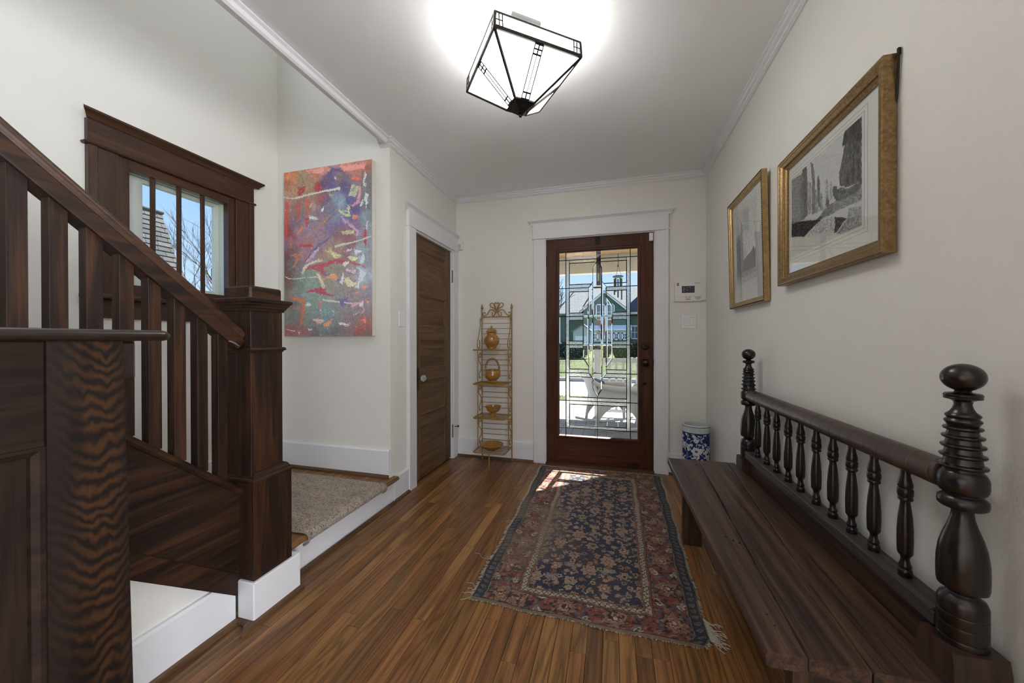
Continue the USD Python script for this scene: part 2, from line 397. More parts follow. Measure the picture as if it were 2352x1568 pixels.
# crown: picture-rail profile (p from the wall, q down from the ceiling)
CR = [(0, 0), (.040, 0), (.040, -.008), (.031, -.013), (.028, -.024), (.017, -.031), (.015, -.040), (.006, -.045), (.006, -.049), (0, -.049)]
cr = [prism(CR, (XL, YB, ZC), (XR, YB, ZC), (0, -1, 0), (0, 0, 1), 1, -1),
      prism(CR, (XR, YB, ZC), (XR, .1, ZC), (-1, 0, 0), (0, 0, 1), 1, 0),
      prism(CR, (XL, YP, ZC), (XL, YB, ZC), (1, 0, 0), (0, 0, 1), -1, -1),
      prism(CR, (XL - .075, YP, ZC), (XL, YP, ZC), (0, -1, 0), (0, 0, 1), 0, 1)]
for c_ in cr: top('trim_1' if c_ is cr[0] else 'trim_%d' % (cr.index(c_) + 1), c_, 'trim_white', kind='structure', smooth=20)
# edge of the stairwell opening
top('trim_5', prism([(-.03, -.002), (.022, -.002), (.022, -.010), (.010, -.018), (.006, -.036), (-.004, -.044), (-.03, -.044)], (XL, REAR, ZC), (XL, YP - .04, ZC), (1, 0, 0), (0, 0, 1)), 'trim_white', kind='structure', smooth=20)
top('trim_6', box(XL - .03, XL + .0, REAR, YP - .04, ZC - .002, ZC + .06, 0), 'wall_paint', kind='structure', smooth=False)

# ------------------------------------------------------------------ baseboards with dark shoe moulding
BB = [(0, 0), (.019, 0), (.019, .168), (.013, .178), (0, .178)]
SH = [(.0188, 0), (.034, 0), (.033, .008), (.028, .016), (.0188, .021)]


def baseboard(name, A, B, u, mA=0, mB=0, h=0):
    t = thing(name, kind='structure', loc=A)
    part(t, 'board', prism([(p, q + (h if q > .1 else 0)) for p, q in BB], A, B, u, (0, 0, 1), mA, mB), 'trim_white')
    part(t, 'shoe_moulding', prism(SH, A, B, u, (0, 0, 1), mA, mB), 'shoe_wood_x' if abs(A[0] - B[0]) > abs(A[1] - B[1]) else 'shoe_wood_y')


baseboard('baseboard_back', (XL + .012, YB, 0), (-.694, YB, 0), (0, -1, 0), 0, 0, .006)
baseboard('baseboard_corner', (.452, YB, 0), (XR, YB, 0), (0, -1, 0), 0, -1, .006)
baseboard('baseboard_right', (XR, YB, 0), (XR, .1, 0), (-1, 0, 0), 1, 0, .006)
baseboard('baseboard_left', (XL, YP + .02, 0), (XL, 2.363, 0), (1, 0, 0))
baseboard('baseboard_landing', (XW, YP, .18), (XL - .002, YP, .18), (0, -1, 0), 0, 0, .012)
baseboard('baseboard_window', (XW, 1.1, .18), (XW, YP, .18), (1, 0, 0), 0, -1, .012)
baseboard('baseboard_stair', (XL + .008, -1.6, 0), (XL + .008, 1.08, 0), (1, 0, 0))


# ------------------------------------------------------------------ front door casing, closet casing
def cornice(A, B, u, proj, h=.047):
    """cap moulding with mitred returns at both ends"""
    pr = [(0, 0), (proj * .45, 0), (proj * .5, .006), (proj * .55, .016), (proj * .75, .026), (proj, .034), (proj, h), (0, h)]
    d = np.asarray(B, float) - np.asarray(A, float); d /= np.linalg.norm(d)
    return prism([(p, q) for p, q in pr], np.asarray(A), np.asarray(B), u, (0, 0, 1), -1, 1)


t = thing('trim_7', kind='structure', loc=(-.12, YB, 0))
part(t, 'side_casing', box(-.692, DO[0] - .004, YB - .022, YB, 0, 2.04), 'trim_white')
part(t, 'side_casing', box(DO[1] + .006, .449, YB - .022, YB, 0, 2.04), 'trim_white')
part(t, 'back_band', box(.425, .451, YB - .028, YB, 0, 2.035), 'trim_white')
part(t, 'head_casing', box(-.695, .453, YB - .026, YB, 2.04, 2.163), 'trim_white')
part(t, 'bead', box(-.703, .461, YB - .031, YB, 2.033, 2.045, .003), 'trim_white')
part(t, 'cornice', cornice((-.695, YB, 2.162), (.453, YB, 2.162), (0, -1, 0), .044), 'trim_white', smooth=20)
part(t, 'jamb', join([box(DO[0] - .01, DO[0] + .002, YB - .012, YB + W, 0, DO[2]), box(DO[1] - .002, DO[1] + .012, YB - .012, YB + W, 0, DO[2]), box(DO[0], DO[1], YB - .012, YB + W, DO[2] - .003, DO[2] + .012)]), 'trim_white')
part(t, 'threshold', prism([(0, 0), (.10, 0), (.10, .004), (.085, .013), (.03, .018), (0, .018)], (DO[0], YB + .045, 0), (DO[1], YB + .045, 0), (0, -1, 0), (0, 0, 1)), 'shoe_wood_x')
part(t, 'sill_plate', box(DO[0], DO[1], YB + .005, YB + W + .05, .0, .0105), 'plastic_grey')

t = thing('trim_8', kind='structure', loc=(XL, 2.8, 0))
CX = XL + .022
part(t, 'side_casing', box(XL, CX, 2.363, CO[0] - .002, 0, 1.972), 'trim_white')
part(t, 'side_casing', box(XL, CX, CO[1] + .004, YB - .003, 0, 1.972), 'trim_white')
part(t, 'back_band', box(XL, CX + .007, 2.358, 2.380, 0, 1.968), 'trim_white')
part(t, 'head_casing', box(XL, CX + .004, 2.360, YB - .003, 1.972, 2.085), 'trim_white')
part(t, 'bead', box(XL, CX + .008, 2.353, YB - .003, 1.966, 1.977, .003), 'trim_white')
part(t, 'cornice', prism([(0, 0), (.02, 0), (.022, .006), (.025, .016), (.034, .026), (.045, .034), (.045, .045), (0, .045)], (XL, 2.360, 2.084), (XL, YB - .001, 2.084), (1, 0, 0), (0, 0, 1), -1, 0), 'trim_white', smooth=20)
part(t, 'jamb', join([box(XL - W, XL + .012, CO[0] - .006, CO[0] + .004, 0, CO[2]), box(XL - W, XL + .012, CO[1] - .004, CO[1] + .006, 0, CO[2]), box(XL - W, XL + .012, CO[0], CO[1], CO[2] - .004, CO[2] + .01)]), 'trim_white')

# ------------------------------------------------------------------ closet door, five panels
plain('iron_dark', (0.018, 0.017, 0.017), rough=.4, metal=.6)
plain('plate_bronze', (0.06, 0.052, 0.045), rough=.45, metal=.7)
mat('crystal', {'p': ('principled_bsdf', {'base_color': (.95, .96, .96), 'roughness': .03, 'transmission_weight': .85, 'ior': 1.5})})
d2 = thing('door_2', kind='structure', loc=(XL, 2.8, 0))
xd0, xd1, y0, y1 = XL - .052, XL - .012, CO[0] + .006, CO[1] - .006
ps = [(1.848, 1.600), (1.478, 1.235), (1.120, .881), (.787, .519), (.419, .150)]
py0, py1 = 2.578, 3.040
part(d2, 'stile', box(xd0, xd1, y0, py0, .012, 1.953), 'closet_wood_z'); part(d2, 'stile', box(xd0, xd1, py1, y1, .012, 1.953), 'closet_wood_z')
ze = [1.953] + [z for p in ps for z in p] + [.012]
for i in range(0, len(ze), 2):
    part(d2, 'rail', box(xd0, xd1, py0, py1, ze[i + 1], ze[i]), 'closet_wood_y')
for a, b in ps:
    p = part(d2, 'panel', box(xd0 + .008, xd1 - .014, py0 - .002, py1 + .002, b - .002, a + .002), 'closet_wood_y')
    m = [(0, 0), (.013, 0), (.010, .006), (.004, .0105), (0, .011)]     # sticking round the panel
    xb = xd1 - .0145
    part(p, 'moulding', join([prism(m, (xb, py0, a), (xb, py1, a), (0, 0, -1), (1, 0, 0), 1, -1), prism(m, (xb, py0, b), (xb, py1, b), (0, 0, 1), (1, 0, 0), 1, -1),
                              prism(m, (xb, py0, b), (xb, py0, a), (0, 1, 0), (1, 0, 0), 1, -1), prism(m, (xb, py1, b), (xb, py1, a), (0, -1, 0), (1, 0, 0), 1, -1)]), 'closet_wood_y')
kp = part(d2, 'escutcheon', box(xd1, xd1 + .003, 2.512, 2.560, .722, .904, .001), 'plate_bronze')


def turned_x(prof, c, n=24, sgn=1):
    """a lathe profile (r, distance) turned about the x axis through c"""
    m = lathe(prof, n=n); v = m.vertices; m.vertices = np.stack([sgn * v[:, 2], v[:, 0], v[:, 1]], 1) + np.asarray(c)
    if sgn < 0: m.faces = m.faces[:, ::-1]
    return m


def turned_y(prof, c, n=24):
    """a lathe profile turned about -y through c (towards the room)"""
    m = lathe(prof, n=n); v = m.vertices; m.vertices = np.stack([v[:, 0], -v[:, 2], v[:, 1]], 1) + np.asarray(c); return m


part(d2, 'knob', turned_x([(0, 0), (.014, 0), (.012, .008), (.008, .018), (.012, .026)], (xd1, 2.552, .822)), 'plate_bronze')
part(d2, 'glass_knob', turned_x([(0, .024), (.013, .025), (.023, .034), (.026, .044), (.023, .054), (.014, .062), (0, .063)], (xd1, 2.552, .822), 12), 'crystal', 'clear faceted glass knob', smooth=False)
part(d2, 'keyhole', turned_x([(0, 0), (.004, .0), (.004, .0036), (0, .0037)], (xd1, 2.536, .762), 10), 'black_print')
for a, b in ((1.662, 1.78), (.198, .323)):
    h = part(d2, 'hinge', join([box(XL - .012, XL + .003, 3.150, 3.188, a, b, .001), moved(lathe([(0, a), (.007, a), (.007, b), (0, b)], n=12), (XL + .006, 3.147, 0))]), 'iron_dark')
    part(h, 'finial', moved(lathe([(0, b), (.005, b), (.006, b + .006), (0, b + .012)], n=10), (XL + .006, 3.147, 0)), 'iron_dark')
part(d2, 'door_stop', join([tube([(XL + .006, 3.147, .30), (XL + .045, 3.175, .30)], .004, 8), turned_x([(0, 0), (.009, .0), (.009, .012), (0, .013)], (XL + .044, 3.176, .30), 10)]), 'iron_dark')

# ------------------------------------------------------------------ front door: mahogany frame with leaded glass
d1 = thing('door_1', kind='structure', loc=(-.12, YB, 0))
yf, ybk = YB + .012, YB + .057
gx0, gx1, gz0, gz1 = -.462, .213, .262, 1.907
part(d1, 'stile', box(DO[0] + .004, gx0 - .012, yf, ybk, .018, 2.025), 'door_wood_z'); part(d1, 'stile', box(gx1 + .012, DO[1] - .004, yf, ybk, .018, 2.025), 'door_wood_z')
part(d1, 'rail', box(gx0 - .012, gx1 + .012, yf, ybk, gz1 + .012, 2.025), 'door_wood_x'); part(d1, 'rail', box(gx0 - .012, gx1 + .012, yf, ybk, .018, gz0 - .012), 'door_wood_x')
gb = [(-.026, 0), (-.026, .004), (-.02, .008), (-.006, .008), (0, -.002), (.002, -.02), (-.026, -.02)]
for i, (A, B, u) in enumerate([((gx0, yf, gz0), (gx0, yf, gz1), (1, 0, 0)), ((gx1, yf, gz0), (gx1, yf, gz1), (-1, 0, 0)), ((gx0, yf, gz0), (gx1, yf, gz0), (0, 0, 1)), ((gx0, yf, gz1), (gx1, yf, gz1), (0, 0, -1))]):
    part(d1, 'glazing_bead', prism(gb, A, B, u, (0, -1, 0), 1, -1), 'door_wood_' + ('z' if i < 2 else 'x'))

mat('pane', {'lw': ('layer_weight', {'blend': .5}), 'pw': ('math', {'math_type': 'power', 'value2': 5.0}), 'f': ('math', {'math_type': 'multiply_add', 'value2': .7, 'value3': .006, 'use_clamp': True}), 't': ('transparent_bsdf', {'color': (.96, .97, .965)}), 'r': ('glossy_bsdf', {'roughness': 0.0, 'color': (1, 1, 1)}), 'm': ('mix_closure', {})},
    [('lw.facing', 'pw.value1'), ('pw.value', 'f.value1'), ('f.value', 'm.fac'), ('t.BSDF', 'm.closure1'), ('r.BSDF', 'm.closure2')], surface='m.closure')
mat('water_glass', {'g': ('geometry', {}), 'mp': ('mapping', {'scale': (1, .3, 1)}), 'n': ('noise_texture', {'scale': 95, 'detail': 1, 'roughness': .5}), 'b': ('bump', {'strength': 1.0, 'distance': .014}),
                    'lw': ('layer_weight', {'blend': .5}), 'pw': ('math', {'math_type': 'power', 'value2': 5.0}), 'f': ('math', {'math_type': 'multiply_add', 'value2': .93, 'value3': .018, 'use_clamp': True}), 't': ('transparent_bsdf', {'color': (.8, .82, .81)}), 'rf': ('refraction_bsdf', {'IOR': 1.32, 'roughness': .02, 'color': (.98, .99, .98)}),
                    'r': ('glossy_bsdf', {'roughness': 0.02}), 'm0': ('mix_closure', {'fac': .8}), 'm': ('mix_closure', {})},
    [('g.position', 'mp.vector'), ('mp.vector', 'n.vector'), ('n.fac', 'b.height'), ('b.normal', 'rf.normal'), ('b.normal', 'r.normal'), ('lw.facing', 'pw.value1'), ('pw.value', 'f.value1'),
     ('t.BSDF', 'm0.closure1'), ('rf.BSDF', 'm0.closure2'), ('f.value', 'm.fac'), ('m0.closure', 'm.closure1'), ('r.BSDF', 'm.closure2')], surface='m.closure')
mat('bevel_glass', {'p': ('glass_bsdf', {'color': (.97, .98, .98), 'roughness': 0.0, 'IOR': 1.45})}, surface='p.BSDF')
plain('came_lead', (0.02, 0.018, 0.016), rough=.45, metal=.5)
yg = YB + .030
BO, TH = .0068, .0040
L = []
def ln(xa, za, xb, zb, w): L.append((xa, za, xb, zb, w))
v1, v2, b0, b1 = -.402, .152, -.370, .122
for z in (1.838, 1.585, 1.330, 1.076, .824, .574, .327):
    if z in (1.838, .574, .327): ln(gx0, z, gx1, z, BO)
    elif z == 1.585: ln(gx0, z, -.201, z, BO); ln(-.046, z, gx1, z, BO); ln(-.163, z, -.085, z, TH)
    elif z == .824: ln(gx0, z, -.201, z, BO); ln(-.046, z, gx1, z, BO); ln(-.163, z, -.085, z, TH)
    else: ln(gx0, z, -.250, z, BO); ln(.005, z, gx1, z, BO); ln(-.250, z, .005, z, TH)
ln(v1, gz0, v1, gz1, BO); ln(v2, gz0, v2, gz1, BO)
bx = [(1.617, 1.809), (1.361, 1.552), (1.110, 1.297), (.858, 1.045), (.606, .788), (.354, .541)]
for x in (b0, b1):
    zs = [1.838] + [z for a, b in bx for z in (b, a)] + [.327]
    for i in range(len(zs) - 1): ln(x, zs[i], x, zs[i + 1], BO if i % 2 else TH)
# box edges: (z, left end, right end)
for z, l, r_ in ((1.809, -.1475, -.1005), (1.617, -.1766, -.0703), (1.552, -.201, -.046), (1.361, -.250, .005), (1.297, -.250, .005), (1.110, -.250, .005), (1.045, -.250, .005), (.858, -.201, -.046), (.788, -.1734, -.0741)):
    ln(b0, z, l, z, BO); ln(r_, z, b1, z, BO)
for z in (.606, .541, .354): ln(b0, z, b1, z, BO)
cx = -.124
ln(cx, gz0, cx, .619, TH)
for s, xs in ((-1, (-.163, -.201, -.250)), (1, (-.085, -.046, .005))):
    ln(cx, 1.830, xs[0], 1.755, TH); ln(xs[0], 1.755, xs[0], .684, TH); ln(xs[0], .684, cx, .619, TH)
    ln(xs[0], 1.636, xs[1], 1.585, TH); ln(xs[1], 1.585, xs[1], .824, TH); ln(xs[1], .824, xs[0], .772, TH)
    ln(xs[1], 1.496, xs[2], 1.418, TH); ln(xs[2], 1.418, xs[2], .960, TH); ln(xs[2], .960, xs[1], .881, TH)
for xa, za, xb, zb, w in L:
    d = np.array([xb - xa, 0, zb - za]); d /= np.linalg.norm(d); e = d * w * .45
    A, B = np.array([xa, yg, za]) - e, np.array([xb, yg, zb]) + e
    part(d1, 'came', bar(A, B, .0095, w, up=np.cross(d, (0, 1, 0)), c=w * .3), 'came_lead')
lines = [LineString([(a, b), (c, d)]) for a, b, c, d, w in L] + [sbox(gx0, gz0, gx1, gz1).exterior]
for g in sorted(polygonize(unary_union(lines)), key=lambda g: (-round(g.centroid.y, 3), round(g.centroid.x, 3))):
    q, c_ = g.buffer(-.0004, join_style=2), g.centroid
    if q.is_empty or q.area < 2e-5: continue
    (mx0, mz0, mx1, mz1) = g.bounds
    inner = xs is not None and -.252 < c_.x < .007 and .619 < c_.y < 1.83 and mx1 - mx0 < .085
    strip = (b0 > c_.x > v1 and mx1 - mx0 < .04) or (b1 < c_.x < v2 and mx1 - mx0 < .04) or (b0 < c_.x < b1 and mz1 - mz0 < .06 and not inner)
    if inner and q.buffer(-.0085, join_style=2).area > 1e-5 and q.buffer(-.0085, join_style=2).geom_type == 'Polygon':
        i2 = q.buffer(-.0085, join_style=2); a, b = np.array(q.exterior.coords)[:-1], np.array(i2.exterior.coords)[:-1]
        P = [(x, yg + .002, z) for x, z in a] + [(x, yg - .0005, z) for x, z in a] + [(x, yg - .0042, z) for x, z in b]
        part(d1, 'glass_pane', hull(P), 'bevel_glass', smooth=False)
    else:
        part(d1, 'glass_pane', plate(q, (0, yg - .0015, 0), (1, 0, 0), (0, 0, 1), (0, 1, 0), .003), 'water_glass' if strip else 'pane', smooth=False)
plain('bronze_dark', (0.022, 0.019, 0.017), rough=.32, metal=.85)
plain('bronze_knob', (0.05, 0.042, 0.036), rough=.22, metal=.9)
plain('hinge_brass', (0.30, 0.25, 0.17), rough=.4, metal=.9)
p = part(d1, 'deadbolt', turned_y([(0, 0), (.029, 0), (.029, .006), (.026, .010), (.017, .011), (.016, .016), (0, .017)], (.272, yf, 1.062)), 'bronze_dark')
part(p, 'thumb_turn', box(.268, .276, yf - .032, yf - .014, 1.045, 1.079, .003), 'bronze_dark')
p = part(d1, 'knob_rose', turned_y([(0, 0), (.031, 0), (.031, .006), (.026, .011), (.012, .012), (.011, .03)], (.274, yf, .926)), 'bronze_dark')
part(p, 'door_knob', turned_y([(.010, .026), (.016, .029), (.026, .038), (.0285, .048), (.026, .057), (.016, .063), (0, .064)], (.274, yf, .926), 32), 'bronze_knob', smooth=60)
part(d1, 'key_cover', turned_y([(0, 0), (.013, 0), (.012, .004), (.006, .006), (.005, .011), (0, .012)], (.268, yf, .748)), 'bronze_dark')
for z in (1.837, 1.082, .366):
    part(d1, 'hinge', join([moved(lathe([(0, z - .05), (.0075, z - .05), (.0075, z + .05), (0, z + .05)], n=12), (DO[0] - .002, yf - .016, 0)), box(DO[0] - .004, DO[0] + .002, yf - .016, yf + .01, z - .05, z + .05, .001)]), 'hinge_brass', 'brass butt hinge')
part(d1, 'strike', box(DO[1] - .004, DO[1] + .003, yf - .014, yf + .004, .905, .95, .002), 'bronze_dark')
plain('steel_dark', (0.014, 0.013, 0.012), rough=.6, spec=.2)
PSAMP = [(np.float64(0.011),np.float64(0.985),205,85,45),(np.float64(0.085),np.float64(0.969),190,110,50),(np.float64(0.033),np.float64(0.928),165,100,60),(np.float64(0.195),np.float64(0.942),150,125,90),(np.float64(0.289),np.float64(0.92),150,120,90),(np.float64(0.375),np.float64(0.968),170,110,80),(np.float64(0.34),np.float64(0.989),205,115,95),(np.float64(0.446),np.float64(0.988),205,125,115),(np.float64(0.585),np.float64(0.988),190,130,140),(np.float64(0.754),np.float64(0.981),200,115,95),(np.float64(0.919),np.float64(0.978),185,115,95),(np.float64(0.964),np.float64(0.96),140,90,70),(np.float64(0.853),np.float64(0.938),165,105,90),(np.float64(0.55),np.float64(0.944),95,85,125),(np.float64(0.481),np.float64(0.906),100,80,115),(np.float64(0.653),np.float64(0.925),120,105,105),(np.float64(0.72),np.float64(0.895),115,95,110),(np.float64(0.55),np.float64(0.879),95,85,140),(np.float64(0.706),np.float64(0.854),90,80,130),(np.float64(0.833),np.float64(0.869),130,105,120),(np.float64(0.97),np.float64(0.877),110,105,100),(np.float64(0.918),np.float64(0.846),110,110,115),(np.float64(0.122),np.float64(0.866),170,125,85),(np.float64(0.267),np.float64(0.848),165,120,90),(np.float64(0.445),np.float64(0.815),150,80,80),(np.float64(0.501),np.float64(0.804),110,95,130),(np.float64(0.584),np.float64(0.791),115,140,160),(np.float64(0.652),np.float64(0.776),120,150,165),(np.float64(0.753),np.float64(0.787),95,90,145),(np.float64(0.819),np.float64(0.737),95,85,135),(np.float64(0.969),np.float64(0.738),100,110,115),(np.float64(0.047),np.float64(0.834),170,120,110),(np.float64(0.121),np.float64(0.81),160,115,95),(np.float64(0.216),np.float64(0.793),150,110,100),(np.float64(0.346),np.float64(0.814),150,110,105),(np.float64(0.374),np.float64(0.769),160,130,120),(np.float64(0.157),np.float64(0.753),140,105,95),(np.float64(0.23),np.float64(0.73),135,110,120),(np.float64(0.345),np.float64(0.687),130,120,140),(np.float64(0.409),np.float64(0.719),135,105,125),(np.float64(0.549),np.float64(0.747),115,110,140),(np.float64(0.617),np.float64(0.707),120,130,160),(np.float64(0.752),np.float64(0.699),105,95,145),(np.float64(0.651),np.float64(0.652),115,105,150),(np.float64(0.819),np.float64(0.66),130,105,140),(np.float64(0.917),np.float64(0.672),120,140,150),(np.float64(0.982),np.float64(0.668),115,125,125),(np.float64(0.12),np.float64(0.681),125,100,115),(np.float64(0.045),np.float64(0.629),150,60,60),(np.float64(0.157),np.float64(0.642),140,115,135),(np.float64(0.302),np.float64(0.634),145,120,150),(np.float64(0.443),np.float64(0.609),150,120,135),(np.float64(0.548),np.float64(0.621),125,105,150),(np.float64(0.65),np.float64(0.598),135,95,110),(np.float64(0.751),np.float64(0.576),140,90,100),(np.float64(0.884),np.float64(0.587),140,125,140),(np.float64(0.949),np.float64(0.601),125,140,150),(np.float64(0.082),np.float64(0.553),140,95,115),(np.float64(0.192),np.float64(0.566),165,110,115),(np.float64(0.301),np.float64(0.554),165,115,115),(np.float64(0.443),np.float64(0.536),140,120,150),(np.float64(0.547),np.float64(0.543),150,120,125),(np.float64(0.65),np.float64(0.509),155,125,110),(np.float64(0.784),np.float64(0.521),135,95,100),(np.float64(0.916),np.float64(0.498),130,145,155),(np.float64(0.082),np.float64(0.506),125,85,95),(np.float64(0.044),np.float64(0.462),105,70,80),(np.float64(0.228),np.float64(0.5),150,120,140),(np.float64(0.3),np.float64(0.471),145,125,145),(np.float64(0.442),np.float64(0.484),150,120,110),(np.float64(0.547),np.float64(0.494),165,150,110),(np.float64(0.65),np.float64(0.482),140,110,115),(np.float64(0.751),np.float64(0.478),140,105,115),(np.float64(0.85),np.float64(0.481),140,150,160),(np.float64(0.948),np.float64(0.446),130,140,150),(np.float64(0.118),np.float64(0.43),110,100,105),(np.float64(0.191),np.float64(0.413),125,115,115),(np.float64(0.371),np.float64(0.414),130,130,120),(np.float64(0.512),np.float64(0.398),140,135,120),(np.float64(0.615),np.float64(0.387),140,130,125),(np.float64(0.784),np.float64(0.399),150,135,125),(np.float64(0.915),np.float64(0.36),150,165,180),(np.float64(0.882),np.float64(0.305),155,170,185),(np.float64(0.066),np.float64(0.387),105,75,70),(np.float64(0.154),np.float64(0.373),120,120,115),(np.float64(0.242),np.float64(0.374),120,145,130),(np.float64(0.299),np.float64(0.325),125,150,135),(np.float64(0.19),np.float64(0.309),115,130,120),(np.float64(0.08),np.float64(0.32),115,90,85),(np.float64(0.335),np.float64(0.378),125,140,125),(np.float64(0.546),np.float64(0.3),140,140,125),(np.float64(0.614),np.float64(0.28),145,140,130),(np.float64(0.749),np.float64(0.259),145,130,120),(np.float64(0.816),np.float64(0.275),145,125,120),(np.float64(0.947),np.float64(0.254),140,135,150),(np.float64(0.153),np.float64(0.266),120,130,120),(np.float64(0.298),np.float64(0.233),125,150,140),(np.float64(0.441),np.float64(0.23),130,150,140),(np.float64(0.545),np.float64(0.228),135,145,140),(np.float64(0.648),np.float64(0.24),135,135,135),(np.float64(0.782),np.float64(0.223),140,130,135),(np.float64(0.947),np.float64(0.202),140,125,140),(np.float64(0.079),np.float64(0.2),115,105,95),(np.float64(0.334),np.float64(0.178),120,145,140),(np.float64(0.475),np.float64(0.157),120,150,150),(np.float64(0.565),np.float64(0.138),115,140,145),(np.float64(0.647),np.float64(0.137),130,130,130),(np.float64(0.782),np.float64(0.17),140,130,130),(np.float64(0.946),np.float64(0.15),135,120,130),(np.float64(0.078),np.float64(0.126),110,115,110),(np.float64(0.152),np.float64(0.088),120,115,110),(np.float64(0.297),np.float64(0.087),120,130,125),(np.float64(0.404),np.float64(0.067),120,125,125),(np.float64(0.509),np.float64(0.085),110,140,145),(np.float64(0.613),np.float64(0.084),125,125,130),(np.float64(0.782),np.float64(0.1),135,115,120),(np.float64(0.913),np.float64(0.081),160,95,85),(np.float64(0.88),np.float64(0.036),150,80,65),(np.float64(0.945),np.float64(0.011),130,95,90),(np.float64(0.078),np.float64(0.022),150,85,85),(np.float64(0.225),np.float64(0.021),150,100,100),(np.float64(0.368),np.float64(0.02),110,100,100),(np.float64(0.474),np.float64(0.02),105,120,125),(np.float64(0.612),np.float64(0.019),110,105,110),(np.float64(0.748),np.float64(0.019),130,105,105)]
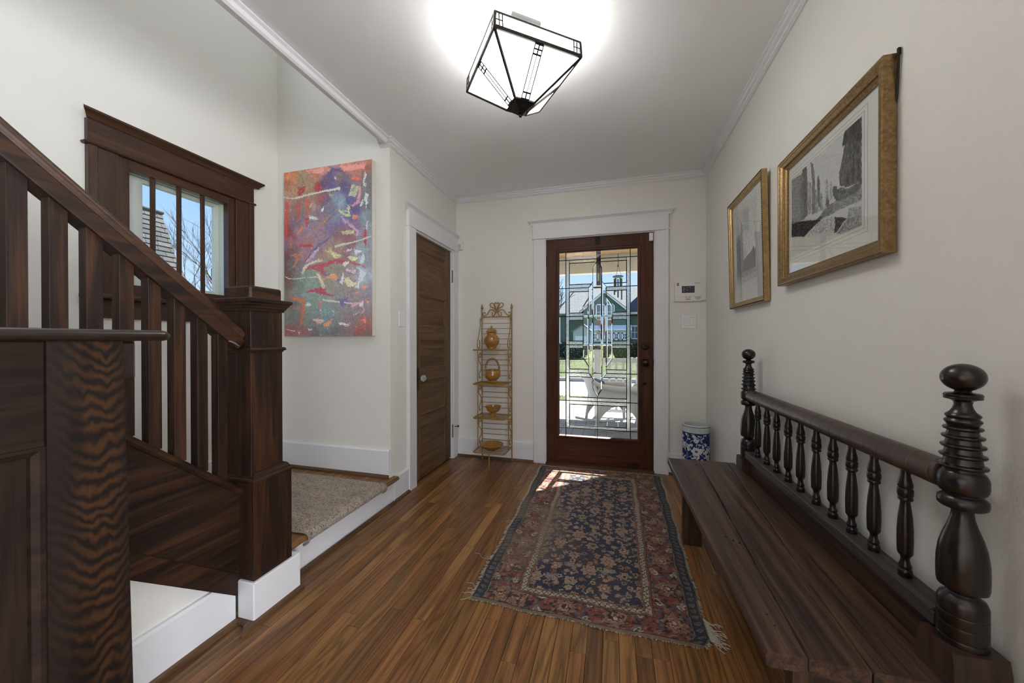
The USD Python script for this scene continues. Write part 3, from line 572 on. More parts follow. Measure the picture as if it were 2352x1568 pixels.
PSTROKE = [((160,30,50),[(np.float64(0.159),np.float64(0.904)),(np.float64(0.191),np.float64(0.896)),(np.float64(0.232),np.float64(0.901)),(np.float64(0.264),np.float64(0.896)),(np.float64(0.249),np.float64(0.875)),(np.float64(0.209),np.float64(0.856)),(np.float64(0.18),np.float64(0.843)),(np.float64(0.173),np.float64(0.862)),(np.float64(0.158),np.float64(0.873)),(np.float64(0.18),np.float64(0.88))]),((165,35,50),[(np.float64(0.375),np.float64(0.907)),(np.float64(0.403),np.float64(0.915)),(np.float64(0.439),np.float64(0.902)),(np.float64(0.459),np.float64(0.879)),(np.float64(0.445),np.float64(0.858)),(np.float64(0.417),np.float64(0.853)),(np.float64(0.375),np.float64(0.863)),(np.float64(0.368),np.float64(0.885))]),((195,45,25),[(np.float64(0.025),np.float64(0.82)),(np.float64(0.054),np.float64(0.82)),(np.float64(0.058),np.float64(0.759)),(np.float64(0.046),np.float64(0.685)),(np.float64(0.03),np.float64(0.6)),(np.float64(0.011),np.float64(0.593)),(np.float64(0.013),np.float64(0.724))]),((190,55,25),[(np.float64(0.158),np.float64(0.797)),(np.float64(0.187),np.float64(0.791)),(np.float64(0.19),np.float64(0.762)),(np.float64(0.179),np.float64(0.729)),(np.float64(0.164),np.float64(0.686)),(np.float64(0.157),np.float64(0.73))]),((205,60,30),[(np.float64(0.26),np.float64(0.823)),(np.float64(0.296),np.float64(0.825)),(np.float64(0.303),np.float64(0.806)),(np.float64(0.288),np.float64(0.781)),(np.float64(0.295),np.float64(0.744)),(np.float64(0.295),np.float64(0.708)),(np.float64(0.277),np.float64(0.709)),(np.float64(0.274),np.float64(0.764)),(np.float64(0.256),np.float64(0.805))]),((165,60,70),[(np.float64(0.252),np.float64(0.71)),(np.float64(0.295),np.float64(0.708)),(np.float64(0.287),np.float64(0.664)),(np.float64(0.269),np.float64(0.651)),(np.float64(0.251),np.float64(0.673))]),((200,110,60),[(np.float64(0.215),np.float64(0.664)),(np.float64(0.237),np.float64(0.656)),(np.float64(0.178),np.float64(0.615)),(np.float64(0.142),np.float64(0.605)),(np.float64(0.171),np.float64(0.637))]),((170,95,70),[(np.float64(0.086),np.float64(0.586)),(np.float64(0.112),np.float64(0.581)),(np.float64(0.097),np.float64(0.541)),(np.float64(0.067),np.float64(0.535))]),((175,45,55),[(np.float64(0.178),np.float64(0.554)),(np.float64(0.315),np.float64(0.546)),(np.float64(0.351),np.float64(0.537)),(np.float64(0.337),np.float64(0.53)),(np.float64(0.192),np.float64(0.54))]),((200,215,215),[(np.float64(0.302),np.float64(0.716)),(np.float64(0.345),np.float64(0.718)),(np.float64(0.388),np.float64(0.706)),(np.float64(0.416),np.float64(0.69)),(np.float64(0.345),np.float64(0.699)),(np.float64(0.302),np.float64(0.7))]),((215,215,210),[(np.float64(0.469),np.float64(0.761)),(np.float64(0.465),np.float64(0.745)),(np.float64(0.444),np.float64(0.737)),(np.float64(0.437),np.float64(0.743)),(np.float64(0.444),np.float64(0.755))]),((145,115,100),[(np.float64(0.549),np.float64(0.718)),(np.float64(0.569),np.float64(0.71)),(np.float64(0.444),np.float64(0.652)),(np.float64(0.387),np.float64(0.637)),(np.float64(0.337),np.float64(0.64)),(np.float64(0.373),np.float64(0.656)),(np.float64(0.444),np.float64(0.677))]),((160,165,130),[(np.float64(0.78),np.float64(0.87)),(np.float64(0.859),np.float64(0.861)),(np.float64(0.853),np.float64(0.83)),(np.float64(0.833),np.float64(0.82)),(np.float64(0.826),np.float64(0.8)),(np.float64(0.753),np.float64(0.808)),(np.float64(0.767),np.float64(0.836))]),((215,85,45),[(np.float64(0.787),np.float64(0.915)),(np.float64(0.827),np.float64(0.915)),(np.float64(0.873),np.float64(0.903)),(np.float64(0.866),np.float64(0.891)),(np.float64(0.82),np.float64(0.898)),(np.float64(0.78),np.float64(0.898))]),((200,130,150),[(np.float64(0.866),np.float64(0.857)),(np.float64(0.882),np.float64(0.855)),(np.float64(0.879),np.float64(0.8)),(np.float64(0.872),np.float64(0.765)),(np.float64(0.832),np.float64(0.75)),(np.float64(0.793),np.float64(0.744)),(np.float64(0.766),np.float64(0.751)),(np.float64(0.813),np.float64(0.766)),(np.float64(0.846),np.float64(0.785))]),((180,190,195),[(np.float64(0.919),np.float64(0.934)),(np.float64(0.944),np.float64(0.91)),(np.float64(0.938),np.float64(0.896)),(np.float64(0.922),np.float64(0.88)),(np.float64(0.931),np.float64(0.866)),(np.float64(0.925),np.float64(0.842)),(np.float64(0.915),np.float64(0.86)),(np.float64(0.912),np.float64(0.905))]),((180,195,200),[(np.float64(0.928),np.float64(0.821)),(np.float64(0.957),np.float64(0.808)),(np.float64(0.95),np.float64(0.767)),(np.float64(0.937),np.float64(0.744)),(np.float64(0.947),np.float64(0.726)),(np.float64(0.937),np.float64(0.73)),(np.float64(0.921),np.float64(0.78))]),((170,185,190),[(np.float64(0.911),np.float64(0.787)),(np.float64(0.914),np.float64(0.766)),(np.float64(0.898),np.float64(0.743)),(np.float64(0.885),np.float64(0.737)),(np.float64(0.882),np.float64(0.761))]),((165,180,120),[(np.float64(0.634),np.float64(0.742)),(np.float64(0.665),np.float64(0.733)),(np.float64(0.726),np.float64(0.708)),(np.float64(0.766),np.float64(0.695)),(np.float64(0.762),np.float64(0.686)),(np.float64(0.739),np.float64(0.686)),(np.float64(0.678),np.float64(0.71)),(np.float64(0.645),np.float64(0.723))]),((165,180,130),[(np.float64(0.665),np.float64(0.733)),(np.float64(0.752),np.float64(0.727)),(np.float64(0.749),np.float64(0.717)),(np.float64(0.692),np.float64(0.724))]),((165,180,125),[(np.float64(0.743),np.float64(0.753)),(np.float64(0.759),np.float64(0.751)),(np.float64(0.756),np.float64(0.695)),(np.float64(0.742),np.float64(0.7))]),((175,140,180),[(np.float64(0.651),np.float64(0.701)),(np.float64(0.692),np.float64(0.688)),(np.float64(0.759),np.float64(0.656)),(np.float64(0.818),np.float64(0.621)),(np.float64(0.864),np.float64(0.598)),(np.float64(0.851),np.float64(0.564)),(np.float64(0.825),np.float64(0.576)),(np.float64(0.828),np.float64(0.596)),(np.float64(0.752),np.float64(0.636)),(np.float64(0.685),np.float64(0.671))]),((210,120,80),[(np.float64(0.786),np.float64(0.695)),(np.float64(0.845),np.float64(0.694)),(np.float64(0.845),np.float64(0.676)),(np.float64(0.795),np.float64(0.674))]),((170,185,130),[(np.float64(0.664),np.float64(0.61)),(np.float64(0.732),np.float64(0.61)),(np.float64(0.812),np.float64(0.602)),(np.float64(0.795),np.float64(0.588)),(np.float64(0.718),np.float64(0.586)),(np.float64(0.684),np.float64(0.597))]),((165,35,55),[(np.float64(0.917),np.float64(0.609)),(np.float64(0.93),np.float64(0.609)),(np.float64(0.942),np.float64(0.531)),(np.float64(0.935),np.float64(0.497)),(np.float64(0.926),np.float64(0.497)),(np.float64(0.92),np.float64(0.557))]),((200,210,220),[(np.float64(0.943),np.float64(0.653)),(np.float64(0.972),np.float64(0.653)),(np.float64(0.972),np.float64(0.65)),(np.float64(0.949),np.float64(0.646)),(np.float64(0.943),np.float64(0.604)),(np.float64(0.936),np.float64(0.605))]),((105,85,135),[(np.float64(0.541),np.float64(0.586)),(np.float64(0.534),np.float64(0.568)),(np.float64(0.4),np.float64(0.524)),(np.float64(0.343),np.float64(0.498)),(np.float64(0.315),np.float64(0.502)),(np.float64(0.401),np.float64(0.542))]),((190,175,200),[(np.float64(0.415),np.float64(0.53)),(np.float64(0.407),np.float64(0.505)),(np.float64(0.372),np.float64(0.497)),(np.float64(0.343),np.float64(0.498))]),((205,135,120),[(np.float64(0.324),np.float64(0.797)),(np.float64(0.342),np.float64(0.796)),(np.float64(0.331),np.float64(0.779)),(np.float64(0.31),np.float64(0.769)),(np.float64(0.303),np.float64(0.777))]),((210,120,70),[(np.float64(0.674),np.float64(1.002)),(np.float64(0.701),np.float64(0.999)),(np.float64(0.653),np.float64(0.978)),(np.float64(0.646),np.float64(0.983))]),((205,130,60),[(np.float64(0.499),np.float64(0.986)),(np.float64(0.544),np.float64(0.984)),(np.float64(0.547),np.float64(0.969)),(np.float64(0.509),np.float64(0.969))]),((215,130,120),[(np.float64(0.268),np.float64(0.995)),(np.float64(0.39),np.float64(0.992)),(np.float64(0.488),np.float64(0.992)),(np.float64(0.474),np.float64(0.975)),(np.float64(0.404),np.float64(0.964)),(np.float64(0.319),np.float64(0.978)),(np.float64(0.283),np.float64(0.975))]),((215,125,110),[(np.float64(0.66),np.float64(0.989)),(np.float64(0.821),np.float64(0.982)),(np.float64(0.932),np.float64(0.977)),(np.float64(0.919),np.float64(0.954)),(np.float64(0.787),np.float64(0.954)),(np.float64(0.707),np.float64(0.956)),(np.float64(0.673),np.float64(0.97))]),((95,70,125),[(np.float64(0.599),np.float64(0.979)),(np.float64(0.653),np.float64(0.971)),(np.float64(0.72),np.float64(0.952)),(np.float64(0.747),np.float64(0.943)),(np.float64(0.653),np.float64(0.954)),(np.float64(0.592),np.float64(0.962))]),((170,150,90),[(np.float64(0.522),np.float64(0.838)),(np.float64(0.549),np.float64(0.84)),(np.float64(0.556),np.float64(0.822)),(np.float64(0.536),np.float64(0.823))]),((190,140,95),[(np.float64(0.549),np.float64(0.826)),(np.float64(0.584),np.float64(0.827)),(np.float64(0.587),np.float64(0.816)),(np.float64(0.556),np.float64(0.814))]),((225,235,240),[(np.float64(0.598),np.float64(0.929)),(np.float64(0.619),np.float64(0.924)),(np.float64(0.615),np.float64(0.917)),(np.float64(0.598),np.float64(0.92))]),((220,180,160),[(np.float64(0.228),np.float64(0.419)),(np.float64(0.3),np.float64(0.438)),(np.float64(0.386),np.float64(0.453)),(np.float64(0.456),np.float64(0.458)),(np.float64(0.463),np.float64(0.443)),(np.float64(0.4),np.float64(0.438)),(np.float64(0.314),np.float64(0.427)),(np.float64(0.257),np.float64(0.407)),(np.float64(0.213),np.float64(0.368)),(np.float64(0.206),np.float64(0.372))]),((175,55,80),[(np.float64(0.257),np.float64(0.403)),(np.float64(0.343),np.float64(0.422)),(np.float64(0.456),np.float64(0.432)),(np.float64(0.547),np.float64(0.443)),(np.float64(0.636),np.float64(0.447)),(np.float64(0.73),np.float64(0.436)),(np.float64(0.683),np.float64(0.424)),(np.float64(0.581),np.float64(0.422)),(np.float64(0.484),np.float64(0.41)),(np.float64(0.399),np.float64(0.391)),(np.float64(0.343),np.float64(0.398))]),((175,55,80),[(np.float64(0.385),np.float64(0.395)),(np.float64(0.456),np.float64(0.403)),(np.float64(0.498),np.float64(0.377)),(np.float64(0.466),np.float64(0.378)),(np.float64(0.47),np.float64(0.356)),(np.float64(0.435),np.float64(0.372))]),((170,60,85),[(np.float64(0.724),np.float64(0.435)),(np.float64(0.817),np.float64(0.423)),(np.float64(0.902),np.float64(0.402)),(np.float64(0.941),np.float64(0.383)),(np.float64(0.87),np.float64(0.403)),(np.float64(0.784),np.float64(0.413)),(np.float64(0.73),np.float64(0.422))]),((235,235,240),[(np.float64(0.703),np.float64(0.427)),(np.float64(0.744),np.float64(0.431)),(np.float64(0.75),np.float64(0.425)),(np.float64(0.71),np.float64(0.405)),(np.float64(0.676),np.float64(0.412))]),((190,190,135),[(np.float64(0.471),np.float64(0.508)),(np.float64(0.547),np.float64(0.501)),(np.float64(0.622),np.float64(0.483)),(np.float64(0.67),np.float64(0.467)),(np.float64(0.677),np.float64(0.462)),(np.float64(0.622),np.float64(0.451)),(np.float64(0.581),np.float64(0.464)),(np.float64(0.526),np.float64(0.491))]),((195,200,140),[(np.float64(0.731),np.float64(0.458)),(np.float64(0.811),np.float64(0.462)),(np.float64(0.857),np.float64(0.449)),(np.float64(0.843),np.float64(0.439)),(np.float64(0.804),np.float64(0.432)),(np.float64(0.777),np.float64(0.435)),(np.float64(0.751),np.float64(0.448))]),((185,195,210),[(np.float64(0.808),np.float64(0.497)),(np.float64(0.87),np.float64(0.498)),(np.float64(0.896),np.float64(0.482)),(np.float64(0.863),np.float64(0.473)),(np.float64(0.811),np.float64(0.467))]),((175,185,195),[(np.float64(0.867),np.float64(0.456)),(np.float64(0.909),np.float64(0.471)),(np.float64(0.929),np.float64(0.453)),(np.float64(0.915),np.float64(0.419)),(np.float64(0.876),np.float64(0.41)),(np.float64(0.863),np.float64(0.421))]),((185,200,215),[(np.float64(0.837),np.float64(0.394)),(np.float64(0.883),np.float64(0.382)),(np.float64(0.941),np.float64(0.359)),(np.float64(0.915),np.float64(0.332)),(np.float64(0.869),np.float64(0.305)),(np.float64(0.856),np.float64(0.278)),(np.float64(0.836),np.float64(0.269)),(np.float64(0.799),np.float64(0.279)),(np.float64(0.849),np.float64(0.292)),(np.float64(0.863),np.float64(0.333)),(np.float64(0.869),np.float64(0.375))]),((220,140,75),[(np.float64(0.553),np.float64(0.368)),(np.float64(0.608),np.float64(0.359)),(np.float64(0.618),np.float64(0.344)),(np.float64(0.608),np.float64(0.32)),(np.float64(0.58),np.float64(0.331)),(np.float64(0.511),np.float64(0.337)),(np.float64(0.455),np.float64(0.328)),(np.float64(0.434),np.float64(0.335)),(np.float64(0.511),np.float64(0.348))]),((225,190,160),[(np.float64(0.378),np.float64(0.381)),(np.float64(0.413),np.float64(0.369)),(np.float64(0.469),np.float64(0.316)),(np.float64(0.479),np.float64(0.269)),(np.float64(0.455),np.float64(0.27)),(np.float64(0.427),np.float64(0.31)),(np.float64(0.399),np.float64(0.351))]),((170,50,75),[(np.float64(0.248),np.float64(0.26)),(np.float64(0.313),np.float64(0.28)),(np.float64(0.434),np.float64(0.285)),(np.float64(0.511),np.float64(0.279)),(np.float64(0.483),np.float64(0.269)),(np.float64(0.511),np.float64(0.25)),(np.float64(0.587),np.float64(0.241)),(np.float64(0.566),np.float64(0.235)),(np.float64(0.469),np.float64(0.24)),(np.float64(0.384),np.float64(0.26)),(np.float64(0.327),np.float64(0.264))]),((110,100,150),[(np.float64(0.608),np.float64(0.337)),(np.float64(0.655),np.float64(0.322)),(np.float64(0.648),np.float64(0.308)),(np.float64(0.614),np.float64(0.318))]),((110,95,145),[(np.float64(0.466),np.float64(0.374)),(np.float64(0.532),np.float64(0.361)),(np.float64(0.511),np.float64(0.353)),(np.float64(0.47),np.float64(0.354))]),((190,195,145),[(np.float64(0.703),np.float64(0.338)),(np.float64(0.75),np.float64(0.34)),(np.float64(0.776),np.float64(0.315)),(np.float64(0.843),np.float64(0.302)),(np.float64(0.823),np.float64(0.289)),(np.float64(0.763),np.float64(0.282)),(np.float64(0.723),np.float64(0.292)),(np.float64(0.703),np.float64(0.317))]),((205,205,220),[(np.float64(0.683),np.float64(0.371)),(np.float64(0.693),np.float64(0.356)),(np.float64(0.693),np.float64(0.321)),(np.float64(0.676),np.float64(0.303)),(np.float64(0.659),np.float64(0.304)),(np.float64(0.669),np.float64(0.339))]),((205,165,200),[(np.float64(0.71),np.float64(0.384)),(np.float64(0.743),np.float64(0.386)),(np.float64(0.777),np.float64(0.375)),(np.float64(0.83),np.float64(0.38)),(np.float64(0.823),np.float64(0.363)),(np.float64(0.803),np.float64(0.356)),(np.float64(0.77),np.float64(0.371)),(np.float64(0.723),np.float64(0.375))]),((205,165,200),[(np.float64(0.778),np.float64(0.505)),(np.float64(0.784),np.float64(0.498)),(np.float64(0.737),np.float64(0.484)),(np.float64(0.711),np.float64(0.48)),(np.float64(0.724),np.float64(0.497))]),((185,100,55),[(np.float64(0.05),np.float64(0.25)),(np.float64(0.131),np.float64(0.237)),(np.float64(0.212),np.float64(0.228)),(np.float64(0.248),np.float64(0.234)),(np.float64(0.255),np.float64(0.219)),(np.float64(0.219),np.float64(0.202)),(np.float64(0.153),np.float64(0.214)),(np.float64(0.064),np.float64(0.238))]),((185,100,50),[(np.float64(0.212),np.float64(0.224)),(np.float64(0.255),np.float64(0.212)),(np.float64(0.24),np.float64(0.142)),(np.float64(0.21),np.float64(0.073)),(np.float64(0.185),np.float64(0.062)),(np.float64(0.204),np.float64(0.132)),(np.float64(0.219),np.float64(0.187))]),((180,105,70),[(np.float64(0.138),np.float64(0.175)),(np.float64(0.211),np.float64(0.165)),(np.float64(0.276),np.float64(0.164)),(np.float64(0.255),np.float64(0.153)),(np.float64(0.182),np.float64(0.158)),(np.float64(0.131),np.float64(0.166))]),((230,225,235),[(np.float64(0.266),np.float64(0.197)),(np.float64(0.313),np.float64(0.198)),(np.float64(0.316),np.float64(0.185)),(np.float64(0.284),np.float64(0.178)),(np.float64(0.266),np.float64(0.184))]),((205,100,50),[(np.float64(0.405),np.float64(0.205)),(np.float64(0.433),np.float64(0.201)),(np.float64(0.44),np.float64(0.165)),(np.float64(0.415),np.float64(0.162))]),((105,95,150),[(np.float64(0.6),np.float64(0.216)),(np.float64(0.702),np.float64(0.214)),(np.float64(0.736),np.float64(0.228)),(np.float64(0.729),np.float64(0.189)),(np.float64(0.695),np.float64(0.168)),(np.float64(0.654),np.float64(0.179)),(np.float64(0.641),np.float64(0.197))]),((220,130,60),[(np.float64(0.551),np.float64(0.099)),(np.float64(0.572),np.float64(0.1)),(np.float64(0.544),np.float64(0.077)),(np.float64(0.509),np.float64(0.056)),(np.float64(0.467),np.float64(0.051)),(np.float64(0.464),np.float64(0.067))]),((215,170,150),[(np.float64(0.326),np.float64(0.101)),(np.float64(0.397),np.float64(0.107)),(np.float64(0.461),np.float64(0.092)),(np.float64(0.464),np.float64(0.08)),(np.float64(0.425),np.float64(0.075)),(np.float64(0.362),np.float64(0.09))]),((240,240,242),[(np.float64(0.626),np.float64(0.08)),(np.float64(0.688),np.float64(0.078)),(np.float64(0.715),np.float64(0.07)),(np.float64(0.768),np.float64(0.066)),(np.float64(0.708),np.float64(0.065)),(np.float64(0.647),np.float64(0.064))]),((235,120,110),[(np.float64(0.874),np.float64(0.088)),(np.float64(0.92),np.float64(0.098)),(np.float64(0.933),np.float64(0.084)),(np.float64(0.936),np.float64(0.068)),(np.float64(0.913),np.float64(0.077))]),((215,160,180),[(np.float64(0.881),np.float64(0.196)),(np.float64(0.911),np.float64(0.199)),(np.float64(0.907),np.float64(0.165)),(np.float64(0.914),np.float64(0.13)),(np.float64(0.901),np.float64(0.13)),(np.float64(0.894),np.float64(0.165))]),((190,140,170),[(np.float64(0.769),np.float64(0.181)),(np.float64(0.849),np.float64(0.194)),(np.float64(0.888),np.float64(0.196)),(np.float64(0.875),np.float64(0.183)),(np.float64(0.782),np.float64(0.167))]),((230,140,70),[(np.float64(0.822),np.float64(0.25)),(np.float64(0.862),np.float64(0.253)),(np.float64(0.862),np.float64(0.242)),(np.float64(0.836),np.float64(0.238)),(np.float64(0.816),np.float64(0.243))]),((220,135,75),[(np.float64(0.875),np.float64(0.284)),(np.float64(0.954),np.float64(0.282)),(np.float64(0.928),np.float64(0.272)),(np.float64(0.914),np.float64(0.259)),(np.float64(0.901),np.float64(0.273))]),((225,130,60),[(np.float64(0.934),np.float64(0.197)),(np.float64(0.963),np.float64(0.2)),(np.float64(0.963),np.float64(0.188)),(np.float64(0.94),np.float64(0.185))]),((180,175,190),[(np.float64(0.798),np.float64(0.124)),(np.float64(0.842),np.float64(0.131)),(np.float64(0.914),np.float64(0.13)),(np.float64(0.848),np.float64(0.127)),(np.float64(0.802),np.float64(0.121))]),((240,240,240),[(np.float64(0.862),np.float64(0.183)),(np.float64(0.907),np.float64(0.187)),(np.float64(0.888),np.float64(0.175)),(np.float64(0.865),np.float64(0.174))]),((240,238,238),[(np.float64(0.419),np.float64(0.158)),(np.float64(0.443),np.float64(0.149)),(np.float64(0.426),np.float64(0.147))]),((240,238,238),[(np.float64(0.551),np.float64(0.151)),(np.float64(0.582),np.float64(0.145)),(np.float64(0.586),np.float64(0.136))]),((240,235,235),[(np.float64(0.272),np.float64(0.043)),(np.float64(0.333),np.float64(0.041)),(np.float64(0.326),np.float64(0.035)),(np.float64(0.29),np.float64(0.034))]),((240,235,235),[(np.float64(0.17),np.float64(0.029)),(np.float64(0.199),np.float64(0.023)),(np.float64(0.184),np.float64(0.019))]),((175,105,70),[(np.float64(0.096),np.float64(0.412)),(np.float64(0.148),np.float64(0.477)),(np.float64(0.177),np.float64(0.487)),(np.float64(0.184),np.float64(0.468)),(np.float64(0.133),np.float64(0.422))]),((190,105,70),[(np.float64(0.074),np.float64(0.495)),(np.float64(0.177),np.float64(0.498)),(np.float64(0.272),np.float64(0.498)),(np.float64(0.257),np.float64(0.487)),(np.float64(0.155),np.float64(0.48)),(np.float64(0.081),np.float64(0.483))]),((175,150,180),[(np.float64(0.393),np.float64(0.518)),(np.float64(0.415),np.float64(0.514)),(np.float64(0.343),np.float64(0.466)),(np.float64(0.271),np.float64(0.443)),(np.float64(0.257),np.float64(0.447)),(np.float64(0.329),np.float64(0.484))]),((130,60,70),[(np.float64(0.315),np.float64(0.496)),(np.float64(0.329),np.float64(0.495)),(np.float64(0.264),np.float64(0.447)),(np.float64(0.25),np.float64(0.447))])]
PWHITE = [([(np.float64(0.002),np.float64(0.852)),(np.float64(0.047),np.float64(0.843)),(np.float64(0.121),np.float64(0.834)),(np.float64(0.231),np.float64(0.842)),(np.float64(0.332),np.float64(0.848)),(np.float64(0.445),np.float64(0.853)),(np.float64(0.55),np.float64(0.856)),(np.float64(0.625),np.float64(0.858)),(np.float64(0.659),np.float64(0.859))],[0.0021,0.0031,0.0052,0.0062,0.0073,0.0073,0.0073,0.0083,0.0156],0.0114),([(np.float64(0.595),np.float64(0.524)),(np.float64(0.616),np.float64(0.525)),(np.float64(0.684),np.float64(0.531)),(np.float64(0.785),np.float64(0.537)),(np.float64(0.884),np.float64(0.548)),(np.float64(0.994),np.float64(0.565))],[0.0093,0.0135,0.0062,0.0052,0.0047,0.0026],0.0083),([(np.float64(0.013),np.float64(0.364)),(np.float64(0.051),np.float64(0.352)),(np.float64(0.125),np.float64(0.347)),(np.float64(0.183),np.float64(0.348)),(np.float64(0.256),np.float64(0.352))],[0.0021,0.0021,0.0026,0.0026,0.0021],0.0073),([(np.float64(0.285),np.float64(0.351)),(np.float64(0.342),np.float64(0.35)),(np.float64(0.385),np.float64(0.353)),(np.float64(0.392),np.float64(0.346))],[0.0016,0.0052,0.0093,0.0083],0.0016),([(np.float64(0.455),np.float64(0.217)),(np.float64(0.51),np.float64(0.207)),(np.float64(0.579),np.float64(0.204)),(np.float64(0.648),np.float64(0.197))],[0.0083,0.0093,0.0078,0.0083],0.0083),([(np.float64(0.695),np.float64(0.195)),(np.float64(0.742),np.float64(0.19)),(np.float64(0.789),np.float64(0.186))],[0.0052,0.0062,0.0062],0.0073),([(np.float64(0.022),np.float64(0.042)),(np.float64(0.078),np.float64(0.035)),(np.float64(0.129),np.float64(0.031))],[0.0026,0.0031,0.0036],0.0052)]
